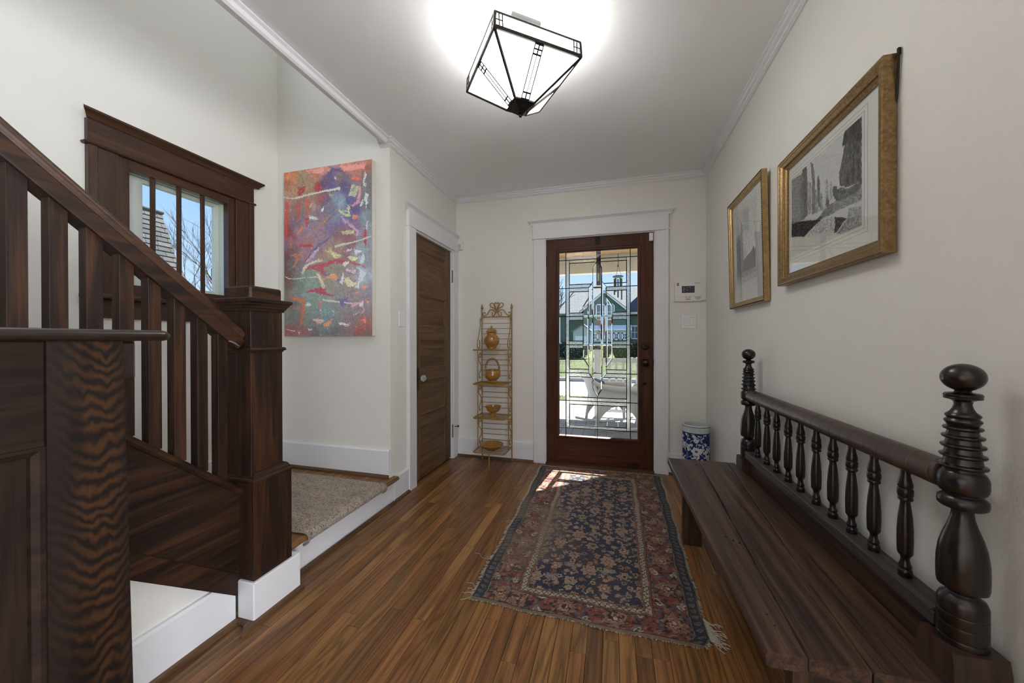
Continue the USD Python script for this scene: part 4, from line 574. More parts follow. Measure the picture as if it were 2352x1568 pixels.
#E1 1.7507712087441556 1.3137901645109877 1.459866739403627 1.785078190404515
ETCH1 = [(118,'hline',[(np.float64(0.0),np.float64(0.982)),(np.float64(0.183),np.float64(0.951)),(np.float64(0.237),np.float64(0.89)),(np.float64(0.227),np.float64(0.387)),(np.float64(0.001),np.float64(0.407))]),(95,'v',[(np.float64(0.161),np.float64(0.949)),(np.float64(0.268),np.float64(0.972)),(np.float64(0.283),np.float64(0.806)),(np.float64(0.258),np.float64(0.59)),(np.float64(0.238),np.float64(0.383)),(np.float64(0.163),np.float64(0.4))]),(75,'v',[(np.float64(0.205),np.float64(0.997)),(np.float64(0.274),np.float64(0.99)),(np.float64(0.289),np.float64(0.817)),(np.float64(0.284),np.float64(0.406)),(np.float64(0.238),np.float64(0.397)),(np.float64(0.211),np.float64(0.847))]),(150,'v',[(np.float64(0.283),np.float64(0.806)),(np.float64(0.349),np.float64(0.762)),(np.float64(0.344),np.float64(0.407)),(np.float64(0.284),np.float64(0.406))]),(110,'v',[(np.float64(0.338),np.float64(0.999)),(np.float64(0.381),np.float64(0.944)),(np.float64(0.407),np.float64(0.805)),(np.float64(0.408),np.float64(0.378)),(np.float64(0.36),np.float64(0.379)),(np.float64(0.359),np.float64(0.763))]),(95,'v',[(np.float64(0.444),np.float64(0.755)),(np.float64(0.457),np.float64(0.778)),(np.float64(0.482),np.float64(0.72)),(np.float64(0.483),np.float64(0.424)),(np.float64(0.439),np.float64(0.405))]),(140,'v',[(np.float64(0.407),np.float64(0.64)),(np.float64(0.454),np.float64(0.615)),(np.float64(0.463),np.float64(0.366)),(np.float64(0.408),np.float64(0.378))]),(140,'v',[(np.float64(0.483),np.float64(0.559)),(np.float64(0.517),np.float64(0.554)),(np.float64(0.522),np.float64(0.366)),(np.float64(0.483),np.float64(0.371))]),(165,'v',[(np.float64(0.56),np.float64(0.649)),(np.float64(0.577),np.float64(0.665)),(np.float64(0.597),np.float64(0.628)),(np.float64(0.604),np.float64(0.443)),(np.float64(0.569),np.float64(0.383)),(np.float64(0.557),np.float64(0.389))]),(175,'v',[(np.float64(0.624),np.float64(0.613)),(np.float64(0.64),np.float64(0.616)),(np.float64(0.656),np.float64(0.594)),(np.float64(0.657),np.float64(0.417)),(np.float64(0.624),np.float64(0.421))]),(170,'v',[(np.float64(0.522),np.float64(0.459)),(np.float64(0.564),np.float64(0.451)),(np.float64(0.564),np.float64(0.333)),(np.float64(0.523),np.float64(0.339))]),(55,'v',[(np.float64(0.81),np.float64(1.004)),(np.float64(0.907),np.float64(1.012)),(np.float64(0.995),np.float64(0.999)),(np.float64(0.996),np.float64(0.692)),(np.float64(0.81),np.float64(0.866)),(np.float64(0.774),np.float64(0.867)),(np.float64(0.793),np.float64(0.95))]),(80,'v',[(np.float64(0.81),np.float64(0.866)),(np.float64(0.996),np.float64(0.781)),(np.float64(0.996),np.float64(0.412)),(np.float64(0.84),np.float64(0.431)),(np.float64(0.75),np.float64(0.505)),(np.float64(0.74),np.float64(0.633)),(np.float64(0.767),np.float64(0.702))]),(50,'v',[(np.float64(0.888),np.float64(0.579)),(np.float64(0.908),np.float64(0.613)),(np.float64(0.928),np.float64(0.555)),(np.float64(0.922),np.float64(0.444)),(np.float64(0.895),np.float64(0.436))]),(45,'v',[(np.float64(0.948),np.float64(0.634)),(np.float64(0.973),np.float64(0.628)),(np.float64(0.98),np.float64(0.456)),(np.float64(0.948),np.float64(0.452))]),(60,'v',[(np.float64(0.825),np.float64(0.57)),(np.float64(0.847),np.float64(0.581)),(np.float64(0.868),np.float64(0.533)),(np.float64(0.854),np.float64(0.447)),(np.float64(0.826),np.float64(0.451))]),(60,'n',[(np.float64(0.656),np.float64(0.506)),(np.float64(0.672),np.float64(0.541)),(np.float64(0.707),np.float64(0.522)),(np.float64(0.722),np.float64(0.483)),(np.float64(0.768),np.float64(0.458)),(np.float64(0.785),np.float64(0.4)),(np.float64(0.797),np.float64(0.358)),(np.float64(0.707),np.float64(0.367)),(np.float64(0.676),np.float64(0.42))]),(70,'n',[(np.float64(0.569),np.float64(0.448)),(np.float64(0.594),np.float64(0.455)),(np.float64(0.611),np.float64(0.427)),(np.float64(0.619),np.float64(0.359)),(np.float64(0.569),np.float64(0.37))]),(130,'n',[(np.float64(0.684),np.float64(0.378)),(np.float64(0.84),np.float64(0.336)),(np.float64(0.997),np.float64(0.357)),(np.float64(0.997),np.float64(0.234)),(np.float64(0.854),np.float64(0.246)),(np.float64(0.684),np.float64(0.265))]),(90,'v',[(np.float64(0.75),np.float64(0.486)),(np.float64(0.84),np.float64(0.419)),(np.float64(0.996),np.float64(0.412)),(np.float64(0.997),np.float64(0.351)),(np.float64(0.84),np.float64(0.33)),(np.float64(0.707),np.float64(0.367))]),(100,'n',[(np.float64(0.611),np.float64(0.376)),(np.float64(0.679),np.float64(0.368)),(np.float64(0.679),np.float64(0.255)),(np.float64(0.509),np.float64(0.266)),(np.float64(0.259),np.float64(0.201)),(np.float64(0.238),np.float64(0.18)),(np.float64(0.36),np.float64(0.26))]),(60,'n',[(np.float64(0.001),np.float64(0.423)),(np.float64(0.238),np.float64(0.368)),(np.float64(0.417),np.float64(0.298)),(np.float64(0.544),np.float64(0.31)),(np.float64(0.417),np.float64(0.25)),(np.float64(0.238),np.float64(0.18)),(np.float64(0.002),np.float64(0.26))]),(75,'n',[(np.float64(0.684),np.float64(0.221)),(np.float64(0.841),np.float64(0.134)),(np.float64(0.798),np.float64(0.117)),(np.float64(0.769),np.float64(0.093)),(np.float64(0.708),np.float64(0.043)),(np.float64(0.677),np.float64(0.055)),(np.float64(0.692),np.float64(0.136))]),(150,'n',[(np.float64(0.854),np.float64(0.223)),(np.float64(0.997),np.float64(0.178)),(np.float64(0.998),np.float64(0.001)),(np.float64(0.798),np.float64(0.008)),(np.float64(0.708),np.float64(0.03)),(np.float64(0.841),np.float64(0.122))]),(185,'n',[(np.float64(0.544),np.float64(0.277)),(np.float64(0.676),np.float64(0.244)),(np.float64(0.677),np.float64(0.08)),(np.float64(0.36),np.float64(0.149)),(np.float64(0.259),np.float64(0.186))])]
#E2 [0.716      2.43629314 1.84291615] [0.716      2.11902601 1.43320258] [0.716      2.13527785 1.84295362] [0.716      2.41008581 1.43070214]
ETCH2 = [(205,'n',[(np.float64(0.017),np.float64(0.996)),(np.float64(1.0),np.float64(1.0)),(np.float64(1.0),np.float64(0.003)),(np.float64(-0.0),np.float64(-0.003))]),(172,'v',[(np.float64(0.411),np.float64(1.006)),(np.float64(0.644),np.float64(1.01)),(np.float64(0.733),np.float64(0.949)),(np.float64(0.728),np.float64(0.712)),(np.float64(0.863),np.float64(0.462)),(np.float64(0.86),np.float64(0.402)),(np.float64(0.402),np.float64(0.313)),(np.float64(0.405),np.float64(0.718))]),(205,'v',[(np.float64(0.405),np.float64(0.718)),(np.float64(0.762),np.float64(0.655)),(np.float64(0.863),np.float64(0.45)),(np.float64(0.837),np.float64(0.394)),(np.float64(0.402),np.float64(0.32))]),(140,'v',[(np.float64(0.274),np.float64(0.826)),(np.float64(0.314),np.float64(0.871)),(np.float64(0.396),np.float64(0.799)),(np.float64(0.394),np.float64(0.563)),(np.float64(0.244),np.float64(0.632)),(np.float64(0.052),np.float64(0.614)),(np.float64(0.087),np.float64(0.703)),(np.float64(0.249),np.float64(0.698))]),(120,'n',[(np.float64(0.024),np.float64(0.619)),(np.float64(0.244),np.float64(0.632)),(np.float64(0.393),np.float64(0.55)),(np.float64(0.402),np.float64(0.313)),(np.float64(0.314),np.float64(0.169)),(np.float64(0.732),np.float64(0.152)),(np.float64(0.868),np.float64(0.158)),(np.float64(0.012),np.float64(0.139))]),(95,'n',[(np.float64(0.402),np.float64(0.313)),(np.float64(0.836),np.float64(0.382)),(np.float64(0.891),np.float64(0.409)),(np.float64(0.946),np.float64(0.363)),(np.float64(1.004),np.float64(0.401)),(np.float64(0.99),np.float64(0.141)),(np.float64(0.313),np.float64(0.156))]),(70,'n',[(np.float64(0.873),np.float64(0.4)),(np.float64(0.91),np.float64(0.43)),(np.float64(0.967),np.float64(0.359)),(np.float64(0.919),np.float64(0.271)),(np.float64(0.853),np.float64(0.281))]),(150,'n',[(np.float64(0.012),np.float64(0.139)),(np.float64(0.868),np.float64(0.152)),(np.float64(0.998),np.float64(0.134)),(np.float64(1.004),np.float64(0.08)),(np.float64(0.006),np.float64(0.072))]),(185,'n',[(np.float64(0.007),np.float64(0.078)),(np.float64(1.004),np.float64(0.085)),(np.float64(1.0),np.float64(0.003)),(np.float64(-0.0),np.float64(-0.003))])]
# ------------------------------------------------------------------ stair window
w1 = thing('window_1', kind='structure', loc=(XW, 1.54, 1.34))
Xf = XW + .022
part(w1, 'head_casing', box(XW, Xf + .004, 1.122, 1.952, 2.074, 2.188), 'window_wood_y')
part(w1, 'bead', box(XW, Xf + .014, 1.106, 1.966, 2.062, 2.076, .005), 'window_wood_y')
part(w1, 'cornice', prism([(0, 0), (.03, 0), (.034, .008), (.038, .014), (.052, .026), (.058, .030), (.058, .040), (0, .040)], (XW, 1.140, 2.185), (XW, 1.962, 2.185), (1, 0, 0), (0, 0, 1), -.8, .8), 'window_wood_y', smooth=20)
for a, b, s in ((1.126, 1.238, 1), (1.830, 1.948, -1)):
    part(w1, 'side_casing', box(XW, Xf, a, b, 1.352, 2.064), 'window_wood_z')
    o = a if s > 0 else b
    part(w1, 'back_band', box(XW, Xf + .008, o - s * .003, o + s * .030, 1.352, 2.062), 'window_wood_z')
part(w1, 'stool', box(XW - .02, XW + .060, 1.100, 1.975, 1.326, 1.350, .006), 'window_wood_y')
part(w1, 'apron', box(XW, XW + .02, 1.126, 1.948, 1.232, 1.326), 'window_wood_y')
sx0, sx1 = XW - .03, XW + .012
part(w1, 'sash_stile', box(sx0, sx1, 1.238, 1.284, 1.352, 2.062), 'window_wood_z'); part(w1, 'sash_stile', box(sx0, sx1, 1.785, 1.830, 1.352, 2.062), 'window_wood_z')
part(w1, 'sash_rail', box(sx0, sx1, 1.284, 1.785, 2.012, 2.062), 'window_wood_y'); part(w1, 'sash_rail', box(sx0, sx1, 1.284, 1.785, 1.352, 1.412), 'window_wood_y')
mp = [(-.0125, .0), (-.0125, -.004), (-.006, -.012), (.006, -.012), (.0125, -.004), (.0125, 0), (.006, .008), (-.006, .008)]
my = [1.392, 1.517, 1.643]
for y in my:
    part(w1, 'muntin', prism(mp, (sx0 + .022, y, 1.41), (sx0 + .022, y, 2.014), (0, 1, 0), (-1, 0, 0)), 'window_wood_z', smooth=False)
plain('storm_paint', (0.62, 0.64, 0.60), rough=.45)
ed = [1.284] + my + [1.785]
for i in range(4):
    part(w1, 'glass_pane', box(sx0 + .019, sx0 + .022, ed[i] + (.006 if i else -.004), ed[i + 1] - (.006 if i < 3 else -.004), 1.405, 2.018, 0), 'pane', smooth=False)
# outside frame and storm sash
part(w1, 'outer_jamb', join([box(XW - W, sx0, WO[0] - .02, WO[0] + .014, WO[2], WO[3]), box(XW - W, sx0, WO[1] - .012, WO[1] + .02, WO[2], WO[3]), box(XW - W, sx0, WO[0], WO[1], WO[3] - .013, WO[3] + .01), box(XW - W - .02, sx0, WO[0], WO[1], WO[2] - .01, WO[2] + .02)]), 'storm_paint')
st = part(w1, 'storm_frame', join([box(XW - .112, XW - .082, 1.272, 1.390, 1.39, 2.02), box(XW - .112, XW - .082, 1.768, 1.795, 1.39, 2.02), box(XW - .112, XW - .082, 1.3905, 1.7675, 1.997, 2.02), box(XW - .112, XW - .082, 1.3905, 1.7675, 1.39, 1.44)]), 'storm_paint')

# ------------------------------------------------------------------ stair, landing
LZ = .18
sc = thing('staircase', kind='structure', loc=(XL, 1.6, 0))
part(sc, 'riser', box(XL - .03, XL + .012, 1.30, 2.162, 0, LZ - .032), 'trim_white')
part(sc, 'riser_return', box(XL - .02, XL + .012, 2.158, 2.176, 0, LZ - .03), 'trim_white')
part(sc, 'shoe_moulding', prism(SH, (XL + .004, 1.30, 0), (XL + .004, 2.162, 0), (1, 0, 0), (0, 0, 1)), 'shoe_wood_y')
nose = [(-.12, 0), (.020, 0), (.030, .008), (.033, .015), (.030, .022), (.020, .030), (-.12, .030)]
part(sc, 'nosing', prism(nose, (XL + .012, 1.302, LZ - .031), (XL + .012, 2.196, LZ - .031), (1, 0, 0), (0, 0, 1)), 'oak')
x = XW
i = 0
while x < XL - .11:
    part(sc, 'landing_board', box(x + .0005, min(x + bw, XL - .109) - .0005, 1.06, YP, LZ - .02, LZ - .001, .001), 'oak', smooth=False); x += bw
SL, TR, RI = .85, .226, .192
for k in range(10):
    y = 1.02 - k * TR
    part(sc, 'stair_riser', box(XW, XL - .02, y - .02, y, LZ + k * RI, LZ + (k + 1) * RI - .028), 'trim_white')
    part(sc, 'stair_tread', box(XW, XL - .02, y - TR - .02, y + .025, LZ + (k + 1) * RI - .028, LZ + (k + 1) * RI, .008), 'oak')


def yz(ys, z0, sl): return [(y, z0 + sl * y) for y in ys]


# string panel: a board with a straight lower edge that follows the flight
lo, up_ = lambda y: .113 - .832 * (y - 1.077), lambda y: .540 - .862 * (y - 1.084)
bal = thing('stair_railing', 'dark brown stair railing with square newel post and balusters beside the window', 'stair railing', (XL + .03, 1.09, .113))
Y1, Y0 = 1.0995, -.95
part(bal, 'string_panel', plate(Polygon([(Y1, lo(Y1)), (Y1, up_(Y1) - .02), (Y0, up_(Y0) - .02), (Y0, lo(Y0))]), (XL - .012, 0, 0), (0, 1, 0), (0, 0, 1), (1, 0, 0), .036), 'dark_wood_y')
part(bal, 'string_moulding', plate(Polygon([(Y1, lo(Y1)), (Y1, lo(Y1) + .088), (Y0, lo(Y0) + .088), (Y0, lo(Y0))]), (XL + .024, 0, 0), (0, 1, 0), (0, 0, 1), (1, 0, 0), .005), 'dark_wood_y')
dsh = np.array([0, -1, .862]); dsh /= np.linalg.norm(dsh); nsh = np.array([0, .862, 1]); nsh /= np.linalg.norm(nsh)
A = np.array([XL + .012, Y1, up_(Y1) - .008]); B = np.array([XL + .012, Y0, up_(Y0) - .008])
part(bal, 'shoe_rail', prism([(-.030, -.014), (.026, -.014), (.034, -.006), (.034, .002), (.026, .010), (-.03, .010)], A, B, (1, 0, 0), nsh), 'dark_wood_y')
rb = lambda y: 1.577 - .815 * (y - .514)
rt = lambda y: 1.669 - .84 * (y - .514)
BALY = [1.034 - .0705 * k for k in range(28)]
for y in BALY:
    za, zb = up_(y) - .002, rb(y) + .012
    part(bal, 'baluster', box(XL - .006, XL + .030, y - .0175, y + .0175, za, zb, .001), 'dark_wood_z')
ns = np.array([0, .84, 1]); ns /= np.linalg.norm(ns)
rail = [(-.030, -.034), (.030, -.034), (.032, -.028), (.032, .006), (.028, .010), (.030, .014), (.034, .020), (.035, .028), (.031, .036), (.020, .0425), (.0, .045), (-.020, .0425), (-.031, .036), (-.035, .028), (-.034, .020), (-.028, .010), (-.032, .006), (-.032, -.028)]
zc = lambda y: rt(y) - .058
Ya, Yb_ = 1.1058, -.95
hr = part(bal, 'handrail', prism([q for q in rail if q[1] <= .0101], (XL + .012, Ya, zc(Ya)), (XL + .012, Yb_, zc(Yb_)), (1, 0, 0), ns), 'dark_wood_y', smooth=35)
part(hr, 'rail_cap', prism([q for q in rail if q[1] >= .0099], (XL + .012, Ya, zc(Ya)), (XL + .012, Yb_, zc(Yb_)), (1, 0, 0), ns), 'window_wood_y', smooth=35)  # lighter wood along the top puts the rail highlight into its colour

# newel post
nw = part(bal, 'newel_post', box(-1.528, -1.385, 1.106, 1.249, .55, 1.245, .0012), 'dark_wood_z')
def sq(x1, y0, y1, z0, z1, m='dark_wood_z', nm='shaft', c=.0012): return part(nw, nm, box(x1 - (y1 - y0), x1, y0, y1, z0, z1, c), m)
part(nw, 'plinth', box(-1.4375, -1.353, 1.088, 1.310, 0, .166, .004), 'trim_white').prim.SetCustomDataByKey('label', 'white painted base block')
part(nw, 'shoe_moulding', join([prism(SH[1:4] + [(.019, .021), (.0, .021), (0, 0)], (-1.372, 1.062, 0), (-1.372, 1.316, 0), (1, 0, 0), (0, 0, 1), -1, 0), prism(SH[1:4] + [(.019, .021), (.0, .021), (0, 0)], (-1.446, 1.106, 0), (-1.372, 1.106, 0), (0, -1, 0), (0, 0, 1), 0, 1)]), 'shoe_wood_y')
sq(-1.366, 1.100, 1.276, .160, .556, nm='lower_box')
ms = [(0, 0), (.003, 0), (.005, .006), (.003, .012), (-.004, .016), (-.004, .020), (-.012, .034), (-.016, .036), (-.016, 0)]
def ringmould(prof, x1, y0, y1, z, name):
    x0 = x1 - (y1 - y0)
    part(nw, name, join([prism(prof, (x1, y0, z), (x1, y1, z), (1, 0, 0), (0, 0, 1), -1, 1), prism(prof, (x0, y0, z), (x1, y0, z), (0, -1, 0), (0, 0, 1), -1, 1),
                         prism(prof, (x0, y1, z), (x1, y1, z), (0, 1, 0), (0, 0, 1), -1, 1), prism(prof, (x0, y0, z), (x0, y1, z), (-1, 0, 0), (0, 0, 1), -1, 1)]), 'dark_wood_y', smooth=25)
ringmould(ms, -1.366, 1.100, 1.276, .553, 'base_moulding')
ringmould([(-.004, 0), (.002, 0), (.004, .006), (.009, .008), (.011, .013), (.007, .020), (-.004, .022)], -1.385, 1.106, 1.249, 1.070, 'neck_moulding')
ringmould([(-.004, 0), (.005, 0), (.006, .008), (.010, .012), (.013, .020), (.018, .024), (.019, .030), (.026, .036), (.028, .046), (.024, .050), (-.004, .050)], -1.385, 1.106, 1.249, 1.240, 'cap_moulding')
sq(-1.384, 1.105, 1.248, 1.286, 1.340, 'dark_wood_y', 'cap_block', .007)
plain('latch_grey', (0.32, 0.31, 0.29), rough=.4, metal=.6)
part(bal, 'bolt_cover', tube(spline([(XL + .046, 1.045, 1.118), (XL + .047, 1.062, 1.112), (XL + .047, 1.083, 1.098)], 5), [.003] * 5 + [.0035] * 3 + [.0022] * 3, 8), 'latch_grey', 'small grey metal clip under the handrail')

# ------------------------------------------------------------------ carpet on the landing
def cap_col(name):
    n = {'g': ('geometry', {}), 'm': ('mapping', {'scale': (1, 1.9, 1)}), 'v': ('voronoi_texture', {'scale': 170}), 'n': ('noise_texture', {'scale': 9, 'detail': 4}), 'n2': ('noise_texture', {'scale': 95, 'detail': 3}),
         'hs': ('separate_color', {'color_type': 'hsv'}), 'r': ('rgb_ramp', {'interpolate': False, 'ramp': [(0, (.09, .075, .065)), (.07, (.17, .12, .09)), (.14, (.34, .30, .26)), (.32, (.42, .365, .31)), (.5, (.45, .385, .32)), (.62, (.37, .34, .30)), (.72, (.47, .39, .31)), (.90, (.30, .14, .095)), (.93, (.38, .25, .14)), (.97, (.33, .33, .28))]}),
         'rn': ('rgb_ramp', {'ramp': [(.35, (.84, .83, .83)), (.65, (1.12, 1.07, 1.0))]}), 'mx': ('mix_color', {'blend_type': 'multiply', 'fac': 1.0}), 'sx': ('separate_color', {}),
         'b': ('bump', {'strength': 1.0, 'distance': .004}), 'p': ('principled_bsdf', {'roughness': .95, 'specular_ior_level': .1, 'sheen_weight': .2})}
    mat(name, n, [('g.position', 'm.vector'), ('m.vector', 'v.vector'), ('m.vector', 'n.vector'), ('m.vector', 'n2.vector'), ('v.color', 'sx.color'), ('sx.r', 'r.fac'), ('r.color', 'mx.a'), ('n.fac', 'rn.fac'), ('rn.color', 'mx.b'),
                  ('mx.result', 'p.base_color'), ('v.distance', 'b.height'), ('b.normal', 'p.normal')])
cap_col('berber')
plain('carpet_edge', (0.25, 0.21, 0.155), rough=.9)
cx0, cx1, cy0, cy1 = -2.30, XL + .012 + .022, 1.415, 2.035
prof = [(cx0, LZ), (cx0, LZ + .011), (cx0 + .006, LZ + .014)] + [(x, LZ + .014) for x in np.linspace(cx0 + .05, cx1 - .01, 60)] + [(cx1 + .022 * math.sin(a) - .004, LZ - .012 + .026 * math.cos(a)) for a in np.linspace(.15, 2.7, 12)] + [(cx1 - .012, LZ - .046)]
prof = np.array(prof); s_ = np.r_[0, np.cumsum(np.hypot(*np.diff(prof, axis=0).T))]; s_ /= s_[-1]
def capf(u, v):
    x, z = np.interp(u, s_, prof[:, 0]), np.interp(u, s_, prof[:, 1])
    y = cy0 + (cy1 - cy0) * v + .006 * np.sin(x * 9)
    e = np.minimum(v, 1 - v) * (cy1 - cy0); z = z - .010 * np.clip(1 - e / .010, 0, 1) ** 2
    n_ = meshkit.noise(np.stack([x * 120, y * 160, z * 120], 1), 3) * .004
    return np.stack([x + np.where(u > .93, n_, 0), y, z + np.where(u > .93, 0, n_)], 1)
m, u, v = grid(capf, 300, 190)
cp = thing('landing_carpet', 'flecked grey and beige carpet runner wrapped over the landing step', 'carpet', (-1.8, 1.7, LZ))
part(cp, 'pile', m, 'berber', smooth=True)
for v_, nm in ((0, 'bound_edge'), (1, 'bound_edge')):
    P = capf(np.linspace(0, 1, 120), np.full(120, float(v_))); P[:, 2] += .003
    part(cp, nm, tube(P, .005, 6), 'carpet_edge', 'bound edge of the carpet')

# ------------------------------------------------------------------ oak sideboard close to the left
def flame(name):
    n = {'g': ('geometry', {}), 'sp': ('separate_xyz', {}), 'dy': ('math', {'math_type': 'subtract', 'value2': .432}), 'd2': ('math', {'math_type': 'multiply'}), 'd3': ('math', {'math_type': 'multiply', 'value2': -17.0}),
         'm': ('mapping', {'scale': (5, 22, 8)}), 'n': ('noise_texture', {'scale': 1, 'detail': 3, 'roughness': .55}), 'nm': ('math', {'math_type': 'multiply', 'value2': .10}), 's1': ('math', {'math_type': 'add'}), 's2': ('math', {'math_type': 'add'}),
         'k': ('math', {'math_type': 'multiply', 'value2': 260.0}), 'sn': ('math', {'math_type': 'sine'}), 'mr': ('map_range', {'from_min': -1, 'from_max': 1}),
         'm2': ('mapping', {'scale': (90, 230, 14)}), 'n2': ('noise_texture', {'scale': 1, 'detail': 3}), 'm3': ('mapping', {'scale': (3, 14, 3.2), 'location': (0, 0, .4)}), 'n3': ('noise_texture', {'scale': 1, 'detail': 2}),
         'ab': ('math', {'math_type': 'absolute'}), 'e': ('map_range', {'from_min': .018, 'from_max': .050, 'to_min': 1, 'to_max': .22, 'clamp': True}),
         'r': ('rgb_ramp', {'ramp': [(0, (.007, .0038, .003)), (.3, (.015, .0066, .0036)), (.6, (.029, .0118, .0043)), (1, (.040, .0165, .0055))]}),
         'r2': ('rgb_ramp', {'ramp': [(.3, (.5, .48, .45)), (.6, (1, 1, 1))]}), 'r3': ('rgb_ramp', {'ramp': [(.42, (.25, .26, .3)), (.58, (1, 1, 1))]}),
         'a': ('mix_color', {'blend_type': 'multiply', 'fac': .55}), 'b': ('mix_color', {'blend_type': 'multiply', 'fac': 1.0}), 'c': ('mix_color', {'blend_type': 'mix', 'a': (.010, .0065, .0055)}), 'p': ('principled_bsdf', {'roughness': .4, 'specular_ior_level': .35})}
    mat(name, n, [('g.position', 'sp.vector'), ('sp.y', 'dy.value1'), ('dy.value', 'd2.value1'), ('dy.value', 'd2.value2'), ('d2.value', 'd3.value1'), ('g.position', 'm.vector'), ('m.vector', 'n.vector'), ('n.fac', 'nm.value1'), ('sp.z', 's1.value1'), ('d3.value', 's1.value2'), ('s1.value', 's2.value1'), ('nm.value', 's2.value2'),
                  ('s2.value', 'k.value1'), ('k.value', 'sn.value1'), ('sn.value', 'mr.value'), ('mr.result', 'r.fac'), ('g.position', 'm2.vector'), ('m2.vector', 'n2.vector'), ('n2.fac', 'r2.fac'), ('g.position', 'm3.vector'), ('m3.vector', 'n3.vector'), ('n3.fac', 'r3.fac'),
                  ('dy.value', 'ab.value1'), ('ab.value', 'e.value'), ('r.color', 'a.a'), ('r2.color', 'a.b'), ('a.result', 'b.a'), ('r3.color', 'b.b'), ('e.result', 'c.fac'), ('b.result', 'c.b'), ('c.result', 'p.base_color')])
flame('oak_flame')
for ax in 'yz': wood('sideboard_' + ax, (.006, .004, .0035), (.012, .007, .005), (.022, .011, .0065), ax, rough=.6, spec=.12)
plain('sideboard_top', (.016, .010, .0078), rough=.28, spec=.5, var=.3, vscale=20)
sb = thing('sideboard', 'very dark oak sideboard with flame-figured corner post, cut off at the left edge', 'sideboard', (-1.08, .02, 0))
FX, BX = -.90, -1.24
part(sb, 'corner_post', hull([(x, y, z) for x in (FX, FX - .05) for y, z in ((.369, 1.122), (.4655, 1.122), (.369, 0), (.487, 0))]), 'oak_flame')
part(sb, 'corner_post', box(FX - .05, FX, -.46, -.36, 0, 1.12), 'sideboard_z')
part(sb, 'side_rail', box(FX - .03, FX - .004, -.36, .369, .945, 1.12), 'sideboard_y'); part(sb, 'side_rail', box(FX - .03, FX - .004, -.36, .369, 0, .16), 'sideboard_y')
part(sb, 'side_panel', box(FX - .03, FX - .017, -.365, .372, .15, .955), 'sideboard_z')
part(sb, 'panel_moulding', join([prism([(0, 0), (.016, 0), (.014, .008), (.006, .013), (0, .013)], (FX - .018, -.36, .945), (FX - .018, .369, .945), (0, 0, -1), (1, 0, 0), 1, -1), prism([(0, 0), (.016, 0), (.014, .008), (.006, .013), (0, .013)], (FX - .018, .369, .16), (FX - .018, .369, .945), (0, -1, 0), (1, 0, 0), 1, -1)]), 'sideboard_y')
part(sb, 'drawer_front', box(BX + .02, FX - .003, .455, .488, 1.044, 1.119, .005), 'sideboard_top')
part(sb, 'carcass_back', box(BX, BX + .02, -.46, .45, 0, 1.12), 'sideboard_z')
part(sb, 'front_panel', box(BX + .02, FX - .05, .44, .458, .02, 1.05), 'sideboard_z')
half = [(0, 0), (.010, .001), (.014, .006), (.014, .014), (.008, .021), (0, .022)]
top_poly = sbox(BX - .02, -.49, FX + .002, .516).buffer(.012)
part(sb, 'top', hull([(x, y, 1.1195 + z) for d, z in ((-.002, 0), (.004, .0012), (.0085, .005), (.010, .010), (.0085, .015), (.004, .0195), (-.002, .0212)) for x, y in top_poly.buffer(d).exterior.coords]), 'sideboard_top', smooth=50)
# ------------------------------------------------------------------ drawing in vertex colours
def attr_mat(name, rough=.6, spec=.3, bump=0., bscale=400., gain=1.0, **kw):
    n = {'a': ('attribute', {'attribute': 'col'}), 'p': ('principled_bsdf', {'roughness': rough, 'specular_ior_level': spec, **kw})}
    l = [('a.color', 'p.base_color')]
    if bump:
        n.update(g=('geometry', {}), bn=('noise_texture', {'scale': bscale, 'detail': 3}), b=('bump', {'strength': 1.0, 'distance': bump}))
        l += [('g.position', 'bn.vector'), ('bn.fac', 'b.height'), ('b.normal', 'p.normal')]
    mat(name, n, l)


attr_mat('canvas_paint', .55, .3, .0012, 160); attr_mat('print_ink', .7, .2); attr_mat('rug_pile', .95, .08, .0012, 420, sheen_weight=.15); attr_mat('glazed_print', .12, .5)


def inside(poly, u, v):
    """which points lie in the polygon"""
    p = np.asarray(poly, float); r = np.zeros(len(u), bool); n = len(p)
    k = np.nonzero((u >= p[:, 0].min()) & (u <= p[:, 0].max()) & (v >= p[:, 1].min()) & (v <= p[:, 1].max()))[0]
    if not len(k): return r
    a, b, s = u[k], v[k], np.zeros(len(k), bool)
    for i in range(n):
        (x0, y0), (x1, y1) = p[i], p[(i + 1) % n]
        if y0 == y1: continue
        s ^= ((y0 > b) != (y1 > b)) & (a < (x1 - x0) * (b - y0) / (y1 - y0) + x0)
    r[k] = s; return r


def lin(rgb): return np.array(s2l(*rgb))


# ------------------------------------------------------------------ abstract canvas
CXa, CXb, CZa, CZb, CY = -2.330, -1.576, 1.151, 2.354, 2.120
cv = thing('canvas_painting', 'large unframed abstract canvas in orange, violet and grey green', 'painting', (-1.953, YP, 1.151))
NU, NV = 400, 620
P2 = np.array([(a, b) for a, b, *_ in PSAMP]); C2 = np.array([lin(c) for _, _, *c in PSAMP])
def canvas_col(u, v):
    P = np.stack([u, v * 1.6, 0 * u], 1)
    du = (meshkit.fbm(P * 7, 4, 5) - .5) * .10; dv = (meshkit.fbm(P * 7 + 9, 4, 8) - .5) * .07
    d = ((u + du)[:, None] - P2[:, 0]) ** 2 + (((v + dv)[:, None] - P2[:, 1]) * 1.6) ** 2
    w = 1 / (d + .0007) ** 2; c = (w @ C2) / w.sum(1, keepdims=True)
    s_ = meshkit.fbm(np.stack([u * 60 + v * 50, v * 60 - u * 25, 0 * u], 1), 3, 4)[:, None]; s2 = meshkit.fbm(P * 28, 3, 14)[:, None]
    return np.clip(c * (.72 + .42 * s_ + .22 * (s2 - .5)), 0, 1)
